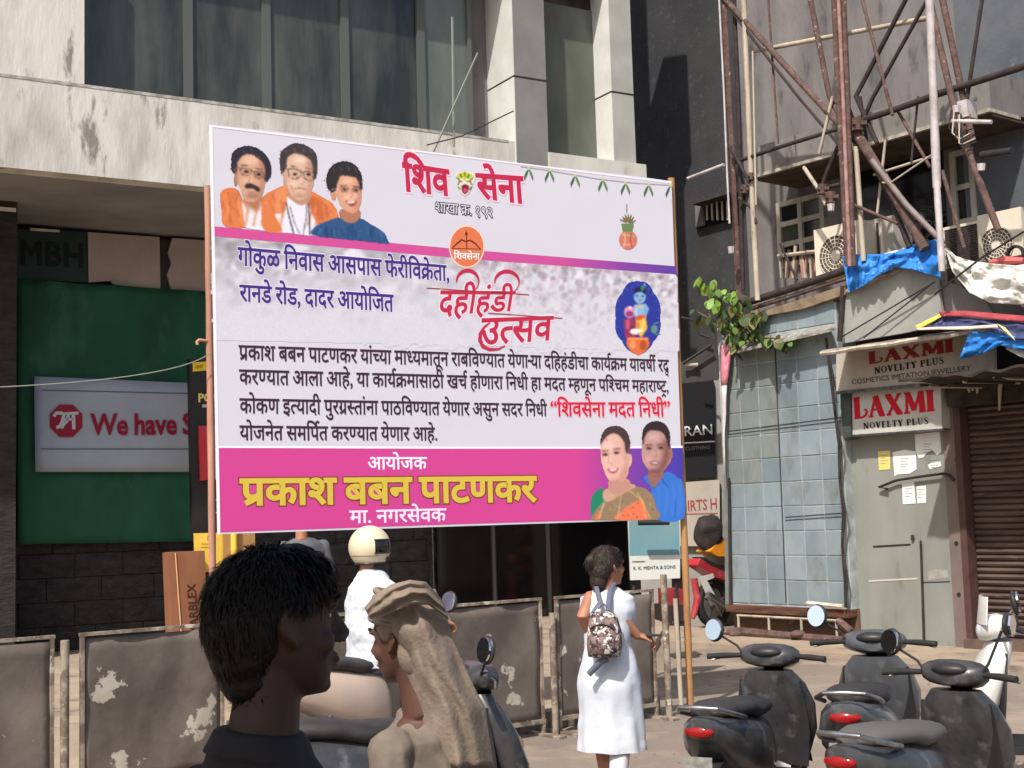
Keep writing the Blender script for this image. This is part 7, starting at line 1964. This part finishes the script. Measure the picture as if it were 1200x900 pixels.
# --- woman in white with a small patterned backpack
Yw = 8.2
hw_ = at(713, 664, Yw)
m4 = thing('person', 'woman walking in a sleeveless white kurta with a small patterned backpack', 'person', (hw_.x, hw_.y, 0))
yaw = R(-58); yb = R(-28)
g = G(); T, M_ = head_geo(g, hw_, yaw, .93)
cb = V((hw_.x - .015, hw_.y + .01, 0)); RM_ = Matrix.Rotation(yb, 3, 'Z')
L4 = lambda x, y, z: cb + RM_ @ V((x, y, 0)) + V((0, 0, z))
SHz = hw_.z - .195
torso(g, cb, yb, [(.02, .05, .05, 0), (.70, .15, .12, 0), (.82, .165, .13, -.01), (1.0, .125, .10, 0), (1.14, .145, .115, .01), (SHz - .04, .155, .10, 0), (SHz + .02, .12, .08, 0), (SHz + .05, .06, .055, 0), (SHz + .09, .048, .05, .01)])
# arms: left hangs with the elbow out, right bent forward holding a phone
sl_, el_, wl = L4(-.165, 0, SHz - .0), L4(-.235, -.05, SHz - .27), L4(-.14, .10, SHz - .42)
sr_, er_, wr = L4(.165, 0, SHz - .0), L4(.20, -.01, SHz - .27), L4(.27, .20, SHz - .36)
sl_ = V(at(692, 701, Yw + .0)); el_ = V(at(683, 722, Yw - .06)); wl = V(at(691, 744, Yw + .02))
sr_ = V(at(729, 701, Yw + .0)); er_ = V(at(731, 728, Yw - .08)); wr = V(at(747, 745, Yw - .04))
g.capsule([sl_, el_, wl], [.044, .037, .026], 12); hand_geo(g, wl, wl - el_, V((.3, -1, 0)), .5, .85, 1)
g.capsule([sr_, er_, wr], [.044, .038, .026], 12); hand_geo(g, wr, V((.9, .3, -.25)), V((0, 0, -1)), .8, .85, -1)
for sx, fy in ((-1, .12), (1, -.10)):
    g.capsule([L4(sx * .08, 0, .80), L4(sx * .085, fy * .7, .44), L4(sx * .08, fy * 1.3 - .02, .09)], [.08, .052, .036], 12)
    g.capsule([L4(sx * .08, fy * 1.3 - .02, .045), L4(sx * .08, fy * 1.3 + .13, .035)], [.036, .03], 10)
obj('body', g.remesh(.005, 4), skin_b, m4, smooth=True)
face_parts(T, M_, .93, m4, (150, 70, 70))
hair_geo(T, M_, .93, [((0, -.022, .034), (.090, .110, .102)), ((0, -.07, -.02), (.078, .07, .085)), ((0, -.085, -.085), (.06, .05, .07)), ((-.01, -.125, .04), (.038, .040, .04)), ((0, .03, .072), (.06, .070, .055))], hairb, m4, 2600, .05, 3, .08, name='straight_hair')
g = G(); rr_ = []
for i, (z, rx, ry, f) in enumerate(((.40, .205, .175, .0), (.48, .200, .17, .0), (.62, .19, .16, 0), (.78, .190, .155, -.01), (.86, .178, .145, -.01), (1.0, .142, .12, 0), (1.14, .160, .13, .01), (SHz - .06, .178, .122, 0), (SHz + .015, .168, .105, 0), (SHz + .05, .10, .08, 0), (SHz + .075, .06, .06, 0))):
    rr_.append(bring(L4(0, f, z), rx, ry, yb, 48, .07 * max(0, (1 - z)) , 9, i * .35))
rf = []
for i in range(len(rr_) - 1):
    for k in range(5): rf.append([a.lerp(b_, k / 5) for a, b_ in zip(rr_[i], rr_[i + 1])])
rf.append(rr_[-1]); g.loft(rf, cap=False)
# give the cloth thickness by a second skin
kurta = obj('kurta', wrinkle(wrinkle(g, .010, 9, 2), .005, 26, 3), wsh, m4, smooth=True)
kurta['label'] = 'sleeveless white kurta flaring at the hem'
legg = mat('white_leggings', srgb(220, 220, 224), rough=.85)
g = G()
for sx, fy in ((-1, .12), (1, -.10)): g.capsule([L4(sx * .08, 0, .72), L4(sx * .085, fy * .7, .44), L4(sx * .08, fy * 1.3 - .02, .14)], [.09, .062, .046], 12)
obj('leggings', g, legg, m4, smooth=True)
for sx, fy in ((-1, .12), (1, -.10)): obj('sandal', G().capsule([L4(sx * .08, fy * 1.3 - .04, .02), L4(sx * .08, fy * 1.3 + .13, .018)], [.038, .034], 10), darkrust, m4, smooth=True)
obj('phone', G().box(wr + V((.075, .03, .0)), (.075, .14, .010), Matrix.Rotation(.4, 3, 'Z')), black_plastic, label='dark phone held in the right hand of the woman in white', cat='phone')
# backpack
bpm = mat('patterned_backpack_cloth', srgb(126, 104, 98), srgb(60, 46, 50), rough=.8, sc=26, lo=.46, hi=.54, c3=srgb(214, 204, 198), sc3=30, lo3=.55, hi3=.58)
bk = thing('backpack', 'small brown and white patterned backpack on the woman in white', 'backpack', at(709, 765, Yw - .18))
cxy = at(708, 742, Yw - .2)
RB = Matrix.Rotation(R(-14), 3, 'Z')
rings = []
for z, w_, d_ in ((-.165, .09, .03), (-.155, .125, .055), (-.08, .135, .07), (.02, .128, .068), (.10, .11, .055), (.135, .085, .035), (.145, .05, .015)):
    r = []
    for i in range(24):
        a = 2 * math.pi * i / 24; c_, s_ = math.cos(a), math.sin(a)
        r.append(cxy + RB @ V((math.copysign(abs(c_) ** .6, c_) * w_ * .74, math.copysign(abs(s_) ** .6, s_) * d_, z * .84)))
    rings.append(r)
obj('bag', wrinkle(G().loft(rings), .006, 16), bpm, bk, smooth=True)
rings2 = [[cxy + RB @ (V((0, -.055, -.06)) + V((math.copysign(abs(math.cos(a)) ** .6, math.cos(a)) * w_ * .76, math.copysign(abs(math.sin(a)) ** .6, math.sin(a)) * d_, z * .8))) for a in [2 * math.pi * i / 24 for i in range(24)]] for z, w_, d_ in ((-.07, .07, .02), (-.06, .095, .034), (.03, .092, .034), (.055, .08, .022))]
obj('front_pocket', G().loft(rings2), bpm, bk, smooth=True)
obj('zip', G().tube([cxy + RB @ V((x * .7, -.066, .06 - .5 * abs(x) ** 2 * 6)) for x in (-.1, -.06, 0, .06, .1)], .004, 6), black_plastic, bk)
strap = mat('blue_grey_strap', srgb(92, 96, 110), rough=.8)
obj('strap', G().tube([cxy + RB @ V((-.06, -.02, .12)), at(703, 705, Yw - .15), at(698, 686, Yw - .07), at(700, 681, Yw + .03)], [.014, .015, .015, .012], 8, 0, True, .35), strap, bk)
obj('strap', G().tube([cxy + RB @ V((.03, -.02, .13)), at(713, 708, Yw - .16), at(715, 690, Yw - .12), at(722, 680, Yw - .0)], [.014, .015, .015, .012], 8, 0, True, .35), strap, bk)
obj('handle', G().tube([cxy + RB @ V((-.03, 0, .14)), cxy + RB @ V((0, 0, .17)), cxy + RB @ V((.03, 0, .14))], .006, 6), strap, bk)
obj('dangling_strap', G().tube([cxy + RB @ V((.02, -.03, -.15)), at(704, 775, Yw - .22), at(690, 790, Yw - .2)], [.012, .02, .018], 8), strap, bk)
# --- man behind the hoarding, only his shoulder and arm show
Yg = 12.6
hg = at(352, 606, Yg)
m5 = thing('person', 'man in a grey shirt behind the hoarding above the dark haired head', 'person', (hg.x, hg.y, .13))
g = G(); T, M_ = head_geo(g, hg, R(30), .98)
cb = V((hg.x + .02, hg.y + .02, 0)); yb = R(20); RM_ = Matrix.Rotation(yb, 3, 'Z'); SHz = hg.z - .26
torso(g, cb, yb, [(.13, .05, .05, 0), (.9, .15, .12, 0), (1.1, .15, .12, 0), (SHz - .05, .18, .12, 0), (SHz + .02, .15, .1, 0), (SHz + .07, .07, .06, 0)])
L5 = lambda x, y, z: cb + RM_ @ V((x, y, 0)) + V((0, 0, z))
for sx in (-1, 1):
    g.capsule([L5(sx * .18, 0, SHz - .02), L5(sx * .24, -.03, SHz - .3), L5(sx * .2, .12, SHz - .5)], [.05, .04, .028], 12); hand_geo(g, L5(sx * .2, .12, SHz - .5), V((0, .3, -1)), V((-sx, 0, 0)), .5, 1, -sx)
    g.capsule([L5(sx * .09, 0, .95), L5(sx * .1, 0, .55), L5(sx * .1, 0, .22)], [.085, .06, .045], 10); g.capsule([L5(sx * .1, -.02, .18), L5(sx * .1, .15, .17)], [.045, .04], 8)
obj('body', g.remesh(.01, 3), skin_b, m5, smooth=True)
face_parts(T, M_, .98, m5)
hair_geo(T, M_, .98, [((0, -.022, .036), (.086, .105, .10))], hairm, m5, 100, .02, 5)
g = G(); torso(g, cb, yb, [(.95, .18, .15, 0), (1.1, .175, .145, 0), (SHz - .05, .205, .14, 0), (SHz + .02, .175, .12, 0), (SHz + .07, .09, .08, 0)])
for sx in (-1, 1): g.capsule([L5(sx * .18, 0, SHz - .02), L5(sx * .24, -.03, SHz - .28)], [.07, .065], 12)
obj('shirt', wrinkle(g.remesh(.012, 3), .01, 9, 1), mat('grey_shirt', srgb(104, 106, 114), srgb(84, 86, 94), rough=.9, sc=6), m5, smooth=True)
g = G(); torso(g, cb, yb, [(.80, .17, .135, 0), (.95, .17, .135, 0), (1.0, .16, .13, 0)])
for sx in (-1, 1): g.capsule([L5(sx * .09, 0, .9), L5(sx * .1, 0, .55), L5(sx * .1, 0, .22)], [.10, .08, .065], 12)
obj('trousers', g.remesh(.014, 3), darkshirt, m5, smooth=True)
